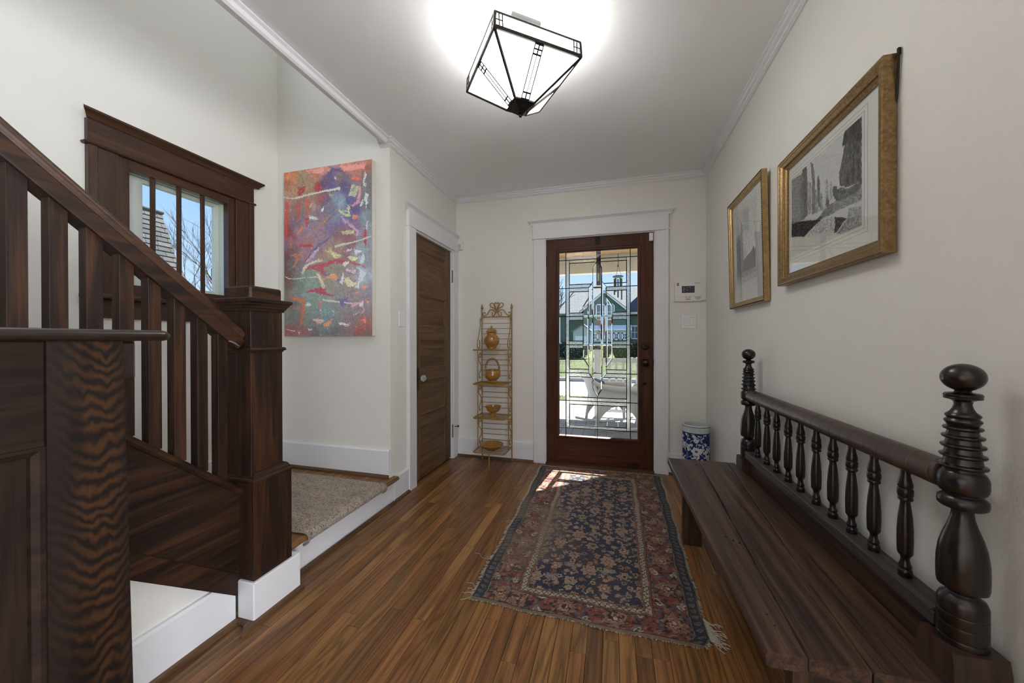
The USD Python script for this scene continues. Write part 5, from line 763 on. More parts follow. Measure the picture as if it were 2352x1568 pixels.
m, u, v = grid(lambda u, v: np.stack([CXa + (CXb - CXa) * u, np.full_like(u, CY), CZa + (CZb - CZa) * v], 1), NU, NV)
PG = 1.78
col = canvas_col(u, v); X_, Z_ = u * .754, v * 1.203
f1_, f2_ = meshkit.fbm(np.stack([X_ * 190, Z_ * 190, 0 * u], 1), 3, 41) - .5, meshkit.fbm(np.stack([X_ * 190, Z_ * 190, 0 * u], 1), 3, 42) - .5
c1_, c2_ = meshkit.noise(np.stack([X_ * 45, Z_ * 45, 0 * u], 1), 43) - .5, meshkit.noise(np.stack([X_ * 45, Z_ * 45, 0 * u], 1), 44) - .5
for i, (sc_, poly) in enumerate(PSTROKE):                            # dry-brushed strokes: ragged edges, streaks along each stroke
    q = np.array(poly) * (.754, 1.203); k = np.nonzero((X_ > q[:, 0].min() - .012) & (X_ < q[:, 0].max() + .012) & (Z_ > q[:, 1].min() - .012) & (Z_ < q[:, 1].max() + .012))[0]
    d_ = np.linalg.eigh(np.cov((q - q.mean(0)).T))[1][:, 1]; al, ac = X_[k] * d_[0] + Z_[k] * d_[1], X_[k] * d_[1] - Z_[k] * d_[0]
    hit = np.zeros(len(k))
    for w_, a_ in ((.55, 1.0), (1.0, 1.0), (1.7, .8)):
        hit += a_ * inside(q, X_[k] + c1_[k] * .012 * w_ + f1_[k] * .022 * w_, Z_[k] + c2_[k] * .012 * w_ + f2_[k] * .022 * w_)
    st_ = meshkit.noise(np.stack([al * 30, ac * 420, 0 * al + i], 1), 45); a_ = np.clip(hit / 2.2, 0, 1) * np.clip(.55 + (st_ - .22) * 1.6, 0, 1)
    tone = (.84 + .34 * st_)[:, None] * np.array(lin(sc_)); col[k] = col[k] * (1 - a_[:, None]) + tone * a_[:, None]
fine_ = meshkit.noise(np.stack([X_ * 60, Z_ * 260, 0 * u], 1), 46)[:, None]; spk = meshkit.fbm(np.stack([X_ * 85 + 3, Z_ * 110, 0 * u], 1), 3, 47)
col *= .88 + .24 * fine_
for th, cc in ((99.3, (215, 115, 70)), (99.72, (232, 228, 225)), (.6, (110, 70, 100))): th_ = np.percentile(spk, th); hit = (spk > th_) if th > 50 else (spk < th_); col[hit] = col[hit] * .35 + np.array(lin(cc)) * .65
lum = col @ np.array((.3, .59, .11)); col = col * .74 + lum[:, None] * .26
part(cv, 'painted_face', m, 'canvas_paint', smooth=True, color=np.clip(col * PG, 0, 1))
plain('canvas_edge', (0.62, 0.60, 0.54), rough=.7, bump=.0003, bscale=400)
part(cv, 'stretcher', box(CXa, CXb, CY + .0006, YP - .004, CZa, CZb, .0005), 'canvas_edge')
rp = random.Random(11)
for path, w, sp in PWHITE:
    P = np.array([(a * .754, b * 1.203) for a, b in path]); n = max(8, int(np.hypot(*np.diff(P, axis=0).T).sum() / .0022))
    s_ = np.r_[0, np.cumsum(np.hypot(*np.diff(P, axis=0).T))]; t_ = np.linspace(0, s_[-1], n)
    c = np.stack([np.interp(t_, s_, P[:, 0]), np.interp(t_, s_, P[:, 1])], 1); ww = np.interp(t_ / s_[-1], np.linspace(0, 1, len(w)), w) * .5
    up_e = c + np.stack([0 * ww, ww + np.array([rp.random() ** 3 * sp * .8 for _ in t_])], 1); dn = c - np.stack([0 * ww, ww + np.array([rp.random() ** 2.5 * sp * .9 for _ in t_])], 1)
    pg = Polygon(np.vstack([up_e, dn[::-1]])).buffer(0).intersection(sbox(.0005, .0005, .7535, 1.2025))
    m = plate(pg, (CXa, CY - .0006, CZa), (1, 0, 0), (0, 0, 1), (0, -1, 0), .0012)
    part(cv, 'paint_stroke', m, 'canvas_paint', smooth=False, color=np.tile((.80, .79, .74), (len(m.vertices), 1)))

# ------------------------------------------------------------------ ceiling lamp
LC, LA = np.array([-.388, 1.546]), math.radians(38.0)
mat('lamp_glass', {'g': ('geometry', {}), 'n': ('noise_texture', {'scale': 9, 'detail': 3, 'distortion': 2.5}), 'r': ('rgb_ramp', {'ramp': [(.3, (.86, .84, .78)), (.55, (1, .985, .95)), (.8, (.94, .96, 1))]}),
                   'e': ('emission', {'strength': LAMP_GLASS}), 'd': ('principled_bsdf', {'base_color': (.8, .79, .75), 'roughness': .2}), 'a': ('add_closure', {})},
    [('g.position', 'n.vector'), ('n.fac', 'r.fac'), ('r.color', 'e.color'), ('e.emission', 'a.closure1'), ('d.BSDF', 'a.closure2')], surface='a.closure')
mat('bulb', {'e': ('emission', {'color': (1, .93, .82), 'strength': LAMP * 60})}, surface='e.emission')
plain('lamp_bronze', (0.025, 0.021, 0.018), rough=.35, metal=.7)
plain('lamp_nickel', (0.10, 0.10, 0.10), rough=.4, metal=.3)
lp = thing('ceiling_lamp', 'square white art-glass ceiling lamp in dark bronze frame', 'ceiling lamp', (LC[0], LC[1], 2.108))
e1, e2 = np.array([math.cos(LA), math.sin(LA), 0]), np.array([-math.sin(LA), math.cos(LA), 0])
def lpt(a, b, z): return np.array([LC[0], LC[1], 0]) + e1 * a + e2 * b + np.array([0, 0, z])
HT, HB, HL, Z1, Z2, Z3, Z4 = .186, .189, .046, 2.345, 2.283, 2.148, 2.116
sides = [(e1, -e2), (e2, e1), (-e1, e2), (-e2, -e1)]             # along, outward
ctr = np.array([LC[0], LC[1], 0])
def fp(k, s, h, z):
    a, o = sides[k]; return ctr + a * s + o * h + np.array([0, 0, z])
for k in range(4):
    a, o = sides[k]
    part(lp, 'rim', bar(fp(k, -HT - .003, HT, Z1), fp(k, HT + .003, HT, Z1), .007, .007), 'lamp_bronze')
    part(lp, 'band_bar', bar(fp(k, -HB - .004, HB, Z2 + .004), fp(k, HB + .004, HB, Z2 + .004), .009, .014), 'lamp_bronze')
    part(lp, 'corner_post', bar(fp(k, -HT, HT, Z1), fp(k, -HB, HB, Z2), .010, .010, up=o), 'lamp_bronze')
    part(lp, 'hip_bar', bar(fp(k, -HB, HB, Z2), fp(k, -HL, HL, Z3), .009, .009, up=o), 'lamp_bronze')
    part(lp, 'lower_rim', bar(fp(k, -HL - .003, HL, Z3), fp(k, HL + .003, HL, Z3), .007, .009), 'lamp_bronze')
    # band glass and its corner squares
    hm = lambda z: HT + (HB - HT) * (Z1 - z) / (Z1 - Z2)
    zq = (Z2 + .011, Z1 - .004)
    part(lp, 'glass_pane', hull([fp(k, s, hm(z) - d, z) for s in (-HT + .006, HT - .006) for z in zq for d in (0, .003)]), 'lamp_glass', smooth=False)
    for s in (-1, 1):
        for ds in (.016, .030): part(lp, 'came', bar(fp(k, s * (HT - ds), hm(zq[0]) + .001, zq[0]), fp(k, s * (HT - ds), hm(zq[1]) + .001, zq[1]), .005, .0035, up=o), 'lamp_bronze')
        zm = sum(zq) / 2
        part(lp, 'came', bar(fp(k, s * (HT - .004), hm(zm) + .001, zm), fp(k, s * (HT - .030), hm(zm) + .001, zm), .004, .004, up=o), 'lamp_bronze')
    # sloping glass: t runs down the face
    sl = lambda t: (HB + (HL - HB) * t, Z2 + (Z3 - Z2) * t)
    nrm = np.cross(a, np.array([*(o[:2] * (HL - HB)), Z3 - Z2])); nrm /= np.linalg.norm(nrm)
    if np.dot(nrm, o) < 0: nrm = -nrm
    def sp_(s, t): h, z = sl(t); return fp(k, s, h, z)
    sw = .0175
    for lo_, hi_ in ((None, -sw), (-sw, sw), (sw, None)):
        pts = []
        for t in (.015, .985):
            h = sl(t)[0] - .002
            for s in (max(lo_, -h) if lo_ is not None else -h, min(hi_, h) if hi_ is not None else h): pts.append(sp_(s, t))
        part(lp, 'glass_pane', hull([p - nrm * d for p in pts for d in (0, .003)]), 'lamp_glass', smooth=False)
    for s in (-sw, sw): part(lp, 'came', bar(sp_(s, .0) + nrm * .001, sp_(s, 1) + nrm * .001, .0036, .005, up=nrm), 'lamp_bronze')
    part(lp, 'came', bar(sp_(0, .0) + nrm * .001, sp_(0, 1) + nrm * .001, .0026, .005, up=nrm), 'lamp_bronze')
    for t, w in ((.02, .007), (.105, .005), (.19, .006), (.86, .006), (.985, .008)): part(lp, 'came', bar(sp_(-sw, t) + nrm * .001, sp_(sw, t) + nrm * .001, w, .005, up=nrm), 'lamp_bronze')
    for t0, t1 in ((.02, .19), (.86, .985)): part(lp, 'came', bar(sp_(0, t0) + nrm * .0012, sp_(0, t1) + nrm * .0012, .005, .005, up=nrm), 'lamp_bronze')
    cap = hull([fp(k, s * HL, HL, Z3 - .003) for s in (-1, 1)] + [fp(k, s * .012, .012, Z4) for s in (-1, 1)] + [fp(k, s * HL, HL - .002, Z3 - .001) for s in (-1, 1)] + [fp(k, s * .012, .010, Z4 + .002) for s in (-1, 1)])
    c_ = part(lp, 'cap_plate', cap, 'lamp_bronze', smooth=False)
    mid = fp(k, 0, .031, (Z3 + Z4) / 2 + .0005); part(c_, 'vent_hole', box(mid[0] - .004, mid[0] + .004, mid[1] - .004, mid[1] + .004, mid[2] - .002, mid[2] + .0005, .001), 'black_print')
part(lp, 'cap_base', hull([fp(k, s * .0125, .0125, z) for k in range(4) for s in (-1, 1) for z in (2.1145, 2.1175)]), 'lamp_bronze', smooth=False)
part(lp, 'finial', lathe([(0, 2.1), (.006, 2.102), (.008, 2.108), (.006, 2.114), (.009, 2.118), (.006, 2.124), (0, 2.125)], (LC[0], LC[1], 0), 16), 'lamp_bronze')
cn = part(lp, 'canopy', hull([lpt(a * .065, b * .065, z) for a in (-1, 1) for b in (-1, 1) for z in (2.470, 2.4895)] + [lpt(a * .068, b * .068, 2.478) for a in (-1, 1) for b in (-1, 1)]), 'lamp_nickel', smooth=False)
part(lp, 'stem', tube([lpt(0, 0, 2.475), lpt(0, 0, 2.30)], .007, 10), 'lamp_nickel')
part(lp, 'socket_pan', hull([lpt(a * .125, b * .125, z) for a in (-1, 1) for b in (-1, 1) for z in (2.334, 2.337)]), 'lamp_nickel', smooth=False)  # hidden plate added to cut the lamp halo on the ceiling
for a in (0, 1): part(lp, 'spider_arm', bar(lpt(-.18 * (1 - a), -.18 * a, 2.342), lpt(.18 * (1 - a), .18 * a, 2.342), .006, .004), 'lamp_bronze')
for sx in (-1, 1):
    part(lp, 'bulb', lathe([(0, 2.245), (.012, 2.25), (.013, 2.275), (.024, 2.295), (.026, 2.31), (.017, 2.327), (0, 2.331)], tuple(lpt(sx * .055, 0, 0)), 16), 'bulb', 'glowing light bulb')

# ------------------------------------------------------------------ painted iron shelf rack and its pottery
plain('rack_iron', (0.30, 0.165, 0.035), rough=.42, var=.35, vscale=60, bump=.0006, bscale=200)
plain('ochre_glaze', (0.34, 0.175, 0.036), rough=.16, var=.28, vscale=26, coat=.3)
rk = thing('plant_rack', 'tall narrow mustard iron shelf rack with scrolls and heart finial', 'shelf rack', (-1.038, 3.1, 0))
RX0, RX1, RY, RM = -1.184, -.893, 3.215, 3.10
for x in (RX0, RX1):
    b = part(rk, 'back_post', tube([(x, RY, 0.004), (x, RY, 1.42)], .0055, 8), 'rack_iron')
    part(b, 'foot', lathe([(0, 0), (.010, 0), (.010, .004), (.006, .008), (0, .009)], (x, RY, 0), 12), 'rack_iron')
    part(b, 'spear_finial', lathe([(0, 1.405), (.006, 1.408), (.0125, 1.418), (.008, 1.440), (0, 1.462)], (x, RY, 0), 12), 'rack_iron')
    part(rk, 'front_post', tube([(x, RM, .140), (x, RM, 1.030)], .0045, 8), 'rack_iron')
for z in (1.277, 1.228, 1.179, 1.131, 1.082, .984, .934, .886, .835, .788, .684, .632, .583, .535, .488, .385, .336, .286, .238, .187):
    part(rk, 'cross_bar', tube([(RX0, RY, z), (RX1, RY, z)], .0028, 6), 'rack_iron')
part(rk, 'top_bar', bar((RX0, RY, 1.337), (RX1, RY, 1.337), .007, .010), 'rack_iron')
def curl(P, r=.0042, k=7): return tube(spline(P, k), r, 7)
def spiral(c, r0, a0, turns, sgn, n=12, ax='x'):
    out = []
    for i in range(n):
        t = i / (n - 1); a = a0 + sgn * turns * 2 * math.pi * t; r = r0 * (1 - .78 * t); out.append((c[0] + r * math.cos(a), c[1] + r * math.sin(a)))
    return out
cxr = -1.038
for s in (-1, 1):
    q = [(s * .005, 1.372), (s * .030, 1.398), (s * .055, 1.405), (s * .075, 1.392), (s * .095, 1.362), (s * .118, 1.348)] + [(s * (.132), 1.352), (s * .137, 1.372), (s * .122, 1.380), (s * .112, 1.370)]
    part(rk, 'crest_scroll', curl([(cxr + a, RY, z) for a, z in q]), 'rack_iron')
    q = [(0, 1.395), (s * .012, 1.372), (s * .030, 1.346), (s * .044, 1.352), (s * .045, 1.372), (s * .034, 1.376)]
    part(rk, 'crest_scroll', curl([(cxr + a, RY, z) for a, z in q]), 'rack_iron')
    for q in ([(0, 1.395), (s * .030, 1.418), (s * .060, 1.434), (s * .064, 1.456), (s * .046, 1.466), (s * .028, 1.455), (s * .022, 1.435), (s * .008, 1.400)], [(0, 1.398), (s * .012, 1.430), (s * .022, 1.455), (s * .012, 1.470), (s * .0005, 1.458)]):
        part(rk, 'heart_loop', curl([(cxr + a, RY, z) for a, z in q]), 'rack_iron')
shz = [1.033, .732, .432, .132]
for i, z in enumerate(shz):
    yfr = 2.972; rr = .022
    P = [(RX0, RY, z)] + [(RX0, yfr + rr + .002, z)] + [(RX0 + rr - rr * math.cos(a), yfr + rr - rr * math.sin(a), z) for a in np.linspace(.1, 1.47, 5)] + [(RX1 - rr + rr * math.sin(a), yfr + rr - rr * math.cos(a), z) for a in np.linspace(.1, 1.47, 5)] + [(RX1, yfr + rr + .002, z), (RX1, RY, z)]
    sh = part(rk, 'shelf', tube(P, .0058, 8), 'rack_iron')
    for y in np.linspace(yfr + .04, RY - .005, 6): part(sh, 'slat', bar((RX0, y, z), (RX1, y, z), .011, .004), 'rack_iron')
part(rk, 'front_leg', tube([(-1.033, 2.972, .004), (-1.033, 2.972, .13)], .006, 8), 'rack_iron'); part(rk, 'front_foot', lathe([(0, 0), (.010, 0), (.010, .004), (.006, .008), (0, .009)], (-1.033, 2.972, 0), 12), 'rack_iron')
for x in (RX0, RX1):
    for z0, z1 in ((.145, .425), (.445, .725), (.745, 1.025)):
        h = z1 - z0; yb, yf_ = RY - .004, RM + .004; ym = (yb + yf_) / 2
        q = [(yf_ + .030, z0 + h * .10), (yf_ + .042, z0 + h * .05), (yf_ + .052, z0 + h * .10), (yf_ + .046, z0 + h * .22), (yf_ + .012, z0 + h * .26), (yf_ + .006, z0 + h * .12), (yf_ + .03, z0 + .004)]
        q = [(ym + .012, z0 + h * .12), (ym - .006, z0 + h * .07), (ym - .022, z0 + h * .13), (ym - .020, z0 + h * .24), (ym + .012, z0 + h * .30), (yb - .012, z0 + h * .42), (ym + .006, z0 + h * .56), (ym - .034, z0 + h * .68), (ym - .028, z0 + h * .84), (ym + .004, z0 + h * .92), (ym + .022, z0 + h * .84), (ym + .010, z0 + h * .76), (ym - .004, z0 + h * .80)]
        part(rk, 'side_scroll', curl([(x, a, b) for a, b in q], .0036, 5), 'rack_iron')
    q = [(RY - .01, 1.315), (RY - .035, 1.325), (RY - .048, 1.300), (RY - .030, 1.278), (RY - .014, 1.290)]
    part(rk, 'side_scroll', curl([(x, a, b) for a, b in [(RY - .020, 1.30), (RY - .030, 1.322), (RY - .046, 1.318), (RY - .050, 1.290), (RY - .050, 1.25), (RM + .03, 1.17), (RM - .012, 1.10), (RM - .006, 1.055), (RM + .03, 1.045), (RM + .05, 1.07), (RM + .045, 1.11), (RM + .03, 1.12)]], .0036), 'rack_iron')

def pot(name, label, cat, c, prof, n=48):
    t = thing(name, label, cat, c); part(t, 'body', lathe(turn(prof), c, n), 'ochre_glaze', smooth=50); return t
zt = [z + .0062 for z in shz]; PY = 3.085
jc = (-1.045, PY, zt[0])
t = pot('lidded_jar', 'glossy ochre lidded jar on the top rack shelf', 'jar', jc, [(0, 0), (.038, 0), (.041, .006), (.040, .014), (.050, .032), (.066, .055), (.071, .078), (.064, .102), (.048, .120), (.041, .130), (.040, .142), (.043, .150), (.036, .150), (.034, .135), (.030, .1), (0, .02)])
l_ = part(t, 'lid', lathe(turn([(.030, .1515), (.050, .1515), (.051, .156), (.046, .160), (.040, .172), (.026, .184), (.012, .189), (.007, .193), (.010, .199), (.006, .207), (0, .211)]), jc, 40), 'ochre_glaze', smooth=50)
bc = (-1.038, PY, zt[1])
t = pot('handled_pot', 'ochre basket pot with twisted rope handle on second shelf', 'pot', bc, [(0, 0), (.040, 0), (.042, .005), (.034, .014), (.044, .026), (.064, .046), (.073, .068), (.071, .088), (.063, .104), (.063, .112), (.066, .116), (.060, .117), (.058, .105), (.066, .085), (.060, .05), (.02, .016), (0, .016)])
ha = np.linspace(0, math.pi, 61); hp = np.array([(bc[0] + .066 * math.cos(a), PY, bc[2] + .098 + .116 * math.sin(a) ** .85) for a in ha])
for ph in (0, math.pi):
    tw = np.array([p + .0045 * (np.array([math.cos(a), 0, math.sin(a)]) * math.cos(ph + 13 * a) + np.array([0, 1, 0]) * math.sin(ph + 13 * a)) for p, a in zip(hp, ha)])
    part(t, 'rope_handle', tube(tw, .0052, 8), 'ochre_glaze', smooth=60)
oc = (-1.031, PY, zt[2])
pot('footed_bowl', 'small ochre footed bowl on the third rack shelf', 'bowl', oc, [(0, 0), (.037, 0), (.038, .004), (.026, .014), (.020, .022), (.024, .030), (.046, .040), (.062, .056), (.067, .074), (.069, .082), (.074, .087), (.070, .089), (.062, .075), (.054, .056), (.03, .040), (0, .036)])
dc = (-1.040, PY - .02, zt[3])
pot('shallow_dish', 'wide shallow ochre dish on the lowest rack shelf', 'dish', dc, [(0, 0), (.040, 0), (.048, .004), (.075, .020), (.098, .040), (.107, .050), (.105, .053), (.094, .042), (.070, .024), (.04, .010), (0, .008)])
# ------------------------------------------------------------------ bench with turned posts and spindles
bn = thing('spindle_bench', 'dark antique wooden bench with turned posts and spindle back', 'bench', (.52, 1.53, 0))
SZ, SY0, SY1 = .457, .884, 2.185
rw = random.Random(5)
def plank(x0a, x0b, x1a, x1b, y0, y1, z1, th, seed, n=40):
    """a worn plank: wavering edges (x at the near and far ends), rounded arris"""
    rs = np.linspace(0, 1, n); w0 = (meshkit.fbm(np.c_[rs * 9, np.full(n, seed), 0 * rs], 3, seed) - .5) * .006; w1 = (meshkit.fbm(np.c_[rs * 9, np.full(n, seed + 5.), 0 * rs], 3, seed) - .5) * .003
    xa, xb, y = x0a + (x0b - x0a) * rs + w0, x1a + (x1b - x1a) * rs + w1, y0 + (y1 - y0) * rs
    prof = lambda a, b: [(a + .0045, z1 - th), (a, z1 - th + .005), (a, z1 - .006), (a + .004, z1), (b - .002, z1), (b, z1 - .002), (b, z1 - th + .002), (b - .002, z1 - th)]
    V = np.array([[(px, yy, pz + (.0012 * math.sin(yy * 7 + px * 20))) for px, pz in prof(a, b)] for a, b, yy in zip(xa, xb, y)]); k = 8
    F = []
    for i in range(n - 1):
        for j in range(k):
            j2 = (j + 1) % k; a, b, c, d = i * k + j, i * k + j2, (i + 1) * k + j2, (i + 1) * k + j; F += [(a, b, c), (a, c, d)]
    for i, s in ((0, 1), (n - 1, -1)):
        for j in range(1, k - 1): F.append((i * k, i * k + j + 1, i * k + j)[::s] if s > 0 else (i * k, i * k + j, i * k + j + 1))
    m = TM(V.reshape(-1, 3), F); m.fix_normals(); return m
for i, q in enumerate([(.318, .299, .392, .456), (.3935, .4575, .500, .600), (.5012, .6012, .634, .635)]):
    part(bn, 'seat_plank', plank(q[0], q[1], q[2], q[3], SY0, SY1, SZ, .034, 3 + i), 'seat_wood')
plain('nail_hole', (.004, .003, .003), rough=.9)
for x, y in ((.352, 1.86), (.385, 1.84), (.405, 1.825), (.42, 1.82), (.352, 2.11), (.36, 2.09), (.43, 2.10), (.47, 2.12), (.36, 1.00), (.363, .965), (.41, .955), (.37, 1.36), (.385, 1.34), (.40, 1.33)):
    part(bn, 'nail_hole', lathe([(0, SZ - .001), (.0032 + .001 * rw.random(), SZ - .001), (.0028, SZ + .0011), (0, SZ + .0013)], (x, y, 0), 9), 'nail_hole')
part(bn, 'back_plank', box(.637, .668, .975, 2.065, .405, .440, .003), 'bench_wood_y')
part(bn, 'back_board', box(.668, .680, .97, 2.07, .40, .530, .002), 'bench_wood_y')
part(bn, 'lower_rail', box(.648, .700, .965, 2.075, .520, .5555, .003), 'rail_grey')
for y0, y1, nm in ((2.148, 2.184, 'far'), (.905, .942, 'near')):
    part(bn, 'leg', hull([(x, y, z) for x, y in ((.374, y0), (.468, y0), (.374, y1), (.468, y1)) for z in (0, .424)]), 'bench_wood_z')
    part(bn, 'end_apron', box(.40, .66, y0 + .006, y1 - .006, .335, .424), 'bench_wood_x')
part(bn, 'front_apron', box(.385, .405, .94, 2.15, .345, .424), 'bench_wood_y')
PX = .675
ring = lambda z, r, t: [(r - t, z - .0052), (r - .0016, z - .0032), (r, z - .0005), (r - .001, z + .0022), (r - t, z + .0042)]
def post_prof():
    p = [(0, .512), (.0348, .512), (.0348, .526), (.0335, .528), (.0348, .530), (.0348, .552), (.0336, .554), (.0348, .556), (.0348, .574), (.0336, .576), (.0348, .578), (.0346, .596), (.031, .606), (.024, .611), (.021, .616), (.024, .621), (.0338, .626), (.0352, .634), (.0357, .655), (.0352, .680), (.0325, .705), (.027, .728), (.0205, .748), (.0165, .764), (.0150, .776), (.0165, .782), (.030, .785), (.0338, .789), (.0347, .796), (.0338, .803), (.030, .807), (.0265, .810), (.0268, .813), (.031, .816), (.0338, .822), (.0347, .832), (.0341, .838), (.0347, .840), (.0335, .848), (.030, .855), (.027, .858)]
    for z, r in ((.868, .0335), (.889, .0320), (.908, .0306), (.926, .0290), (.943, .0272), (.957, .0256), (.968, .0243)): p += ring(z, r, .0065 if z < .95 else .003)
    p += [(.0175, .976), (.0138, .983), (.0122, .990), (.0130, .996), (.0190, 1.000), (.0255, 1.0015), (.0263, 1.004), (.0250, 1.0055), (.0263, 1.0070), (.0263, 1.010), (.0240, 1.0125), (.0125, 1.0145), (.011, 1.017)]
    p += [(.0307 * math.cos(a), 1.044 + .0275 * math.sin(a)) for a in np.linspace(-1.18, 1.5707, 16)]
    p[-1] = (0, 1.0715); return p
for y, wr in ((.934, 1.0), (2.108, .94)):
    po = part(bn, 'post', lathe(post_prof(), (PX, y, 0), 56), 'turned_wood', smooth=42)
    b = .043
    part(po, 'post_block', hull([(PX + sx * (b - c) , y + sy * (b - d), z) for sx in (-1, 1) for sy in (-1, 1) for z, c, d in ((.516, .005, .0), (.516, 0, .005), (.0, .004, 0), (0, 0, .004), (.49, 0, 0))]), 'bench_wood_z', smooth=False)
def turn_y(prof, c, n=32):
    m = lathe(prof, n=n); v = m.vertices; m.vertices = np.stack([v[:, 0], v[:, 2], -v[:, 1]], 1) + np.asarray(c, float); return m
pr, yy = [(0, .962), (.020, .962), (.0285, .966)], .975
rr = random.Random(9)
while yy < 2.05:
    g = rr.choice([.0008, .0014]); pr += [(.0298, yy), (.0298 - g, yy + .0011), (.0298, yy + .0022)]; yy += rr.choice([.047, .05, .055])
pr += [(.0295, 2.06), (.026, 2.07), (.018, 2.085), (0, 2.085)]
part(bn, 'top_rail', turn_y(pr, (PX, 0, .838), 36), 'rail_wood', smooth=40)
def spin_prof():
    return [(0, .552), (.0118, .552), (.0128, .556), (.0122, .561), (.0132, .565), (.0128, .571), (.0105, .574), (.0120, .578), (.0112, .583), (.0085, .590), (.0078, .597), (.0092, .603), (.0126, .608), (.0140, .612), (.0147, .640), (.0145, .665), (.0128, .695), (.0104, .718), (.0088, .730), (.0092, .735), (.0132, .738), (.0136, .742), (.0120, .745), (.0140, .749), (.0144, .756), (.0140, .763), (.0120, .766), (.0136, .769), (.0134, .776), (.0112, .786), (.0090, .796), (.0082, .814), (0, .816)]
for y in (1.985, 1.880, 1.780, 1.675, 1.577, 1.470, 1.373, 1.280, 1.187, 1.080):
    part(bn, 'spindle', lathe(spin_prof(), (PX, y, 0), 20), 'turned_wood', smooth=40)

# ------------------------------------------------------------------ rug
RGX, RGY, RW, RL = -.592, 1.447, .955, 1.705
NUr, NVr = 330, 580
def rug_xy(u, v):
    l = RGX + .010 * np.sin(v * 5) * v + .004 * np.sin(v * 31)
    r_ = np.interp(v, [0, .03, .12, .35, .65, 1], [.318, .348, .352, .357, .371, .376]) + .003 * np.sin(v * 40)
    y = RGY + RL * v + np.where(v < .5, -.018, 0.012) * (1 - np.abs(v - .5) * 0) * np.abs(v - .5) * 2 * u * 1.0 + .004 * np.sin(u * 17)
    y = y + .012 * np.clip((u - .86) / .14, 0, 1) * np.clip(1 - v * 30, 0, 1)
    return l + (r_ - l) * u, y
def rug_pos(u, v):
    x, y = rug_xy(u, v); z = .0085 + .0022 * meshkit.noise(np.stack([x * 6, y * 6, 0 * x], 1), 2) + .0006 * meshkit.noise(np.stack([x * 300, y * 300, 0 * x], 1), 4)
    e = np.minimum(np.minimum(u, 1 - u) * RW, np.minimum(v, 1 - v) * RL); return np.stack([x, y, z * np.clip(.25 + e / .006, .25, 1)], 1)
NAVY, RED, BEI, TAN, RUST, BLUE, LBL, DRK, IVO = [np.array(c) for c in ((.022, .025, .045), (.150, .042, .030), (.26, .19, .135), (.20, .13, .085), (.17, .075, .045), (.045, .066, .088), (.11, .15, .18), (.018, .013, .014), (.33, .29, .23))]
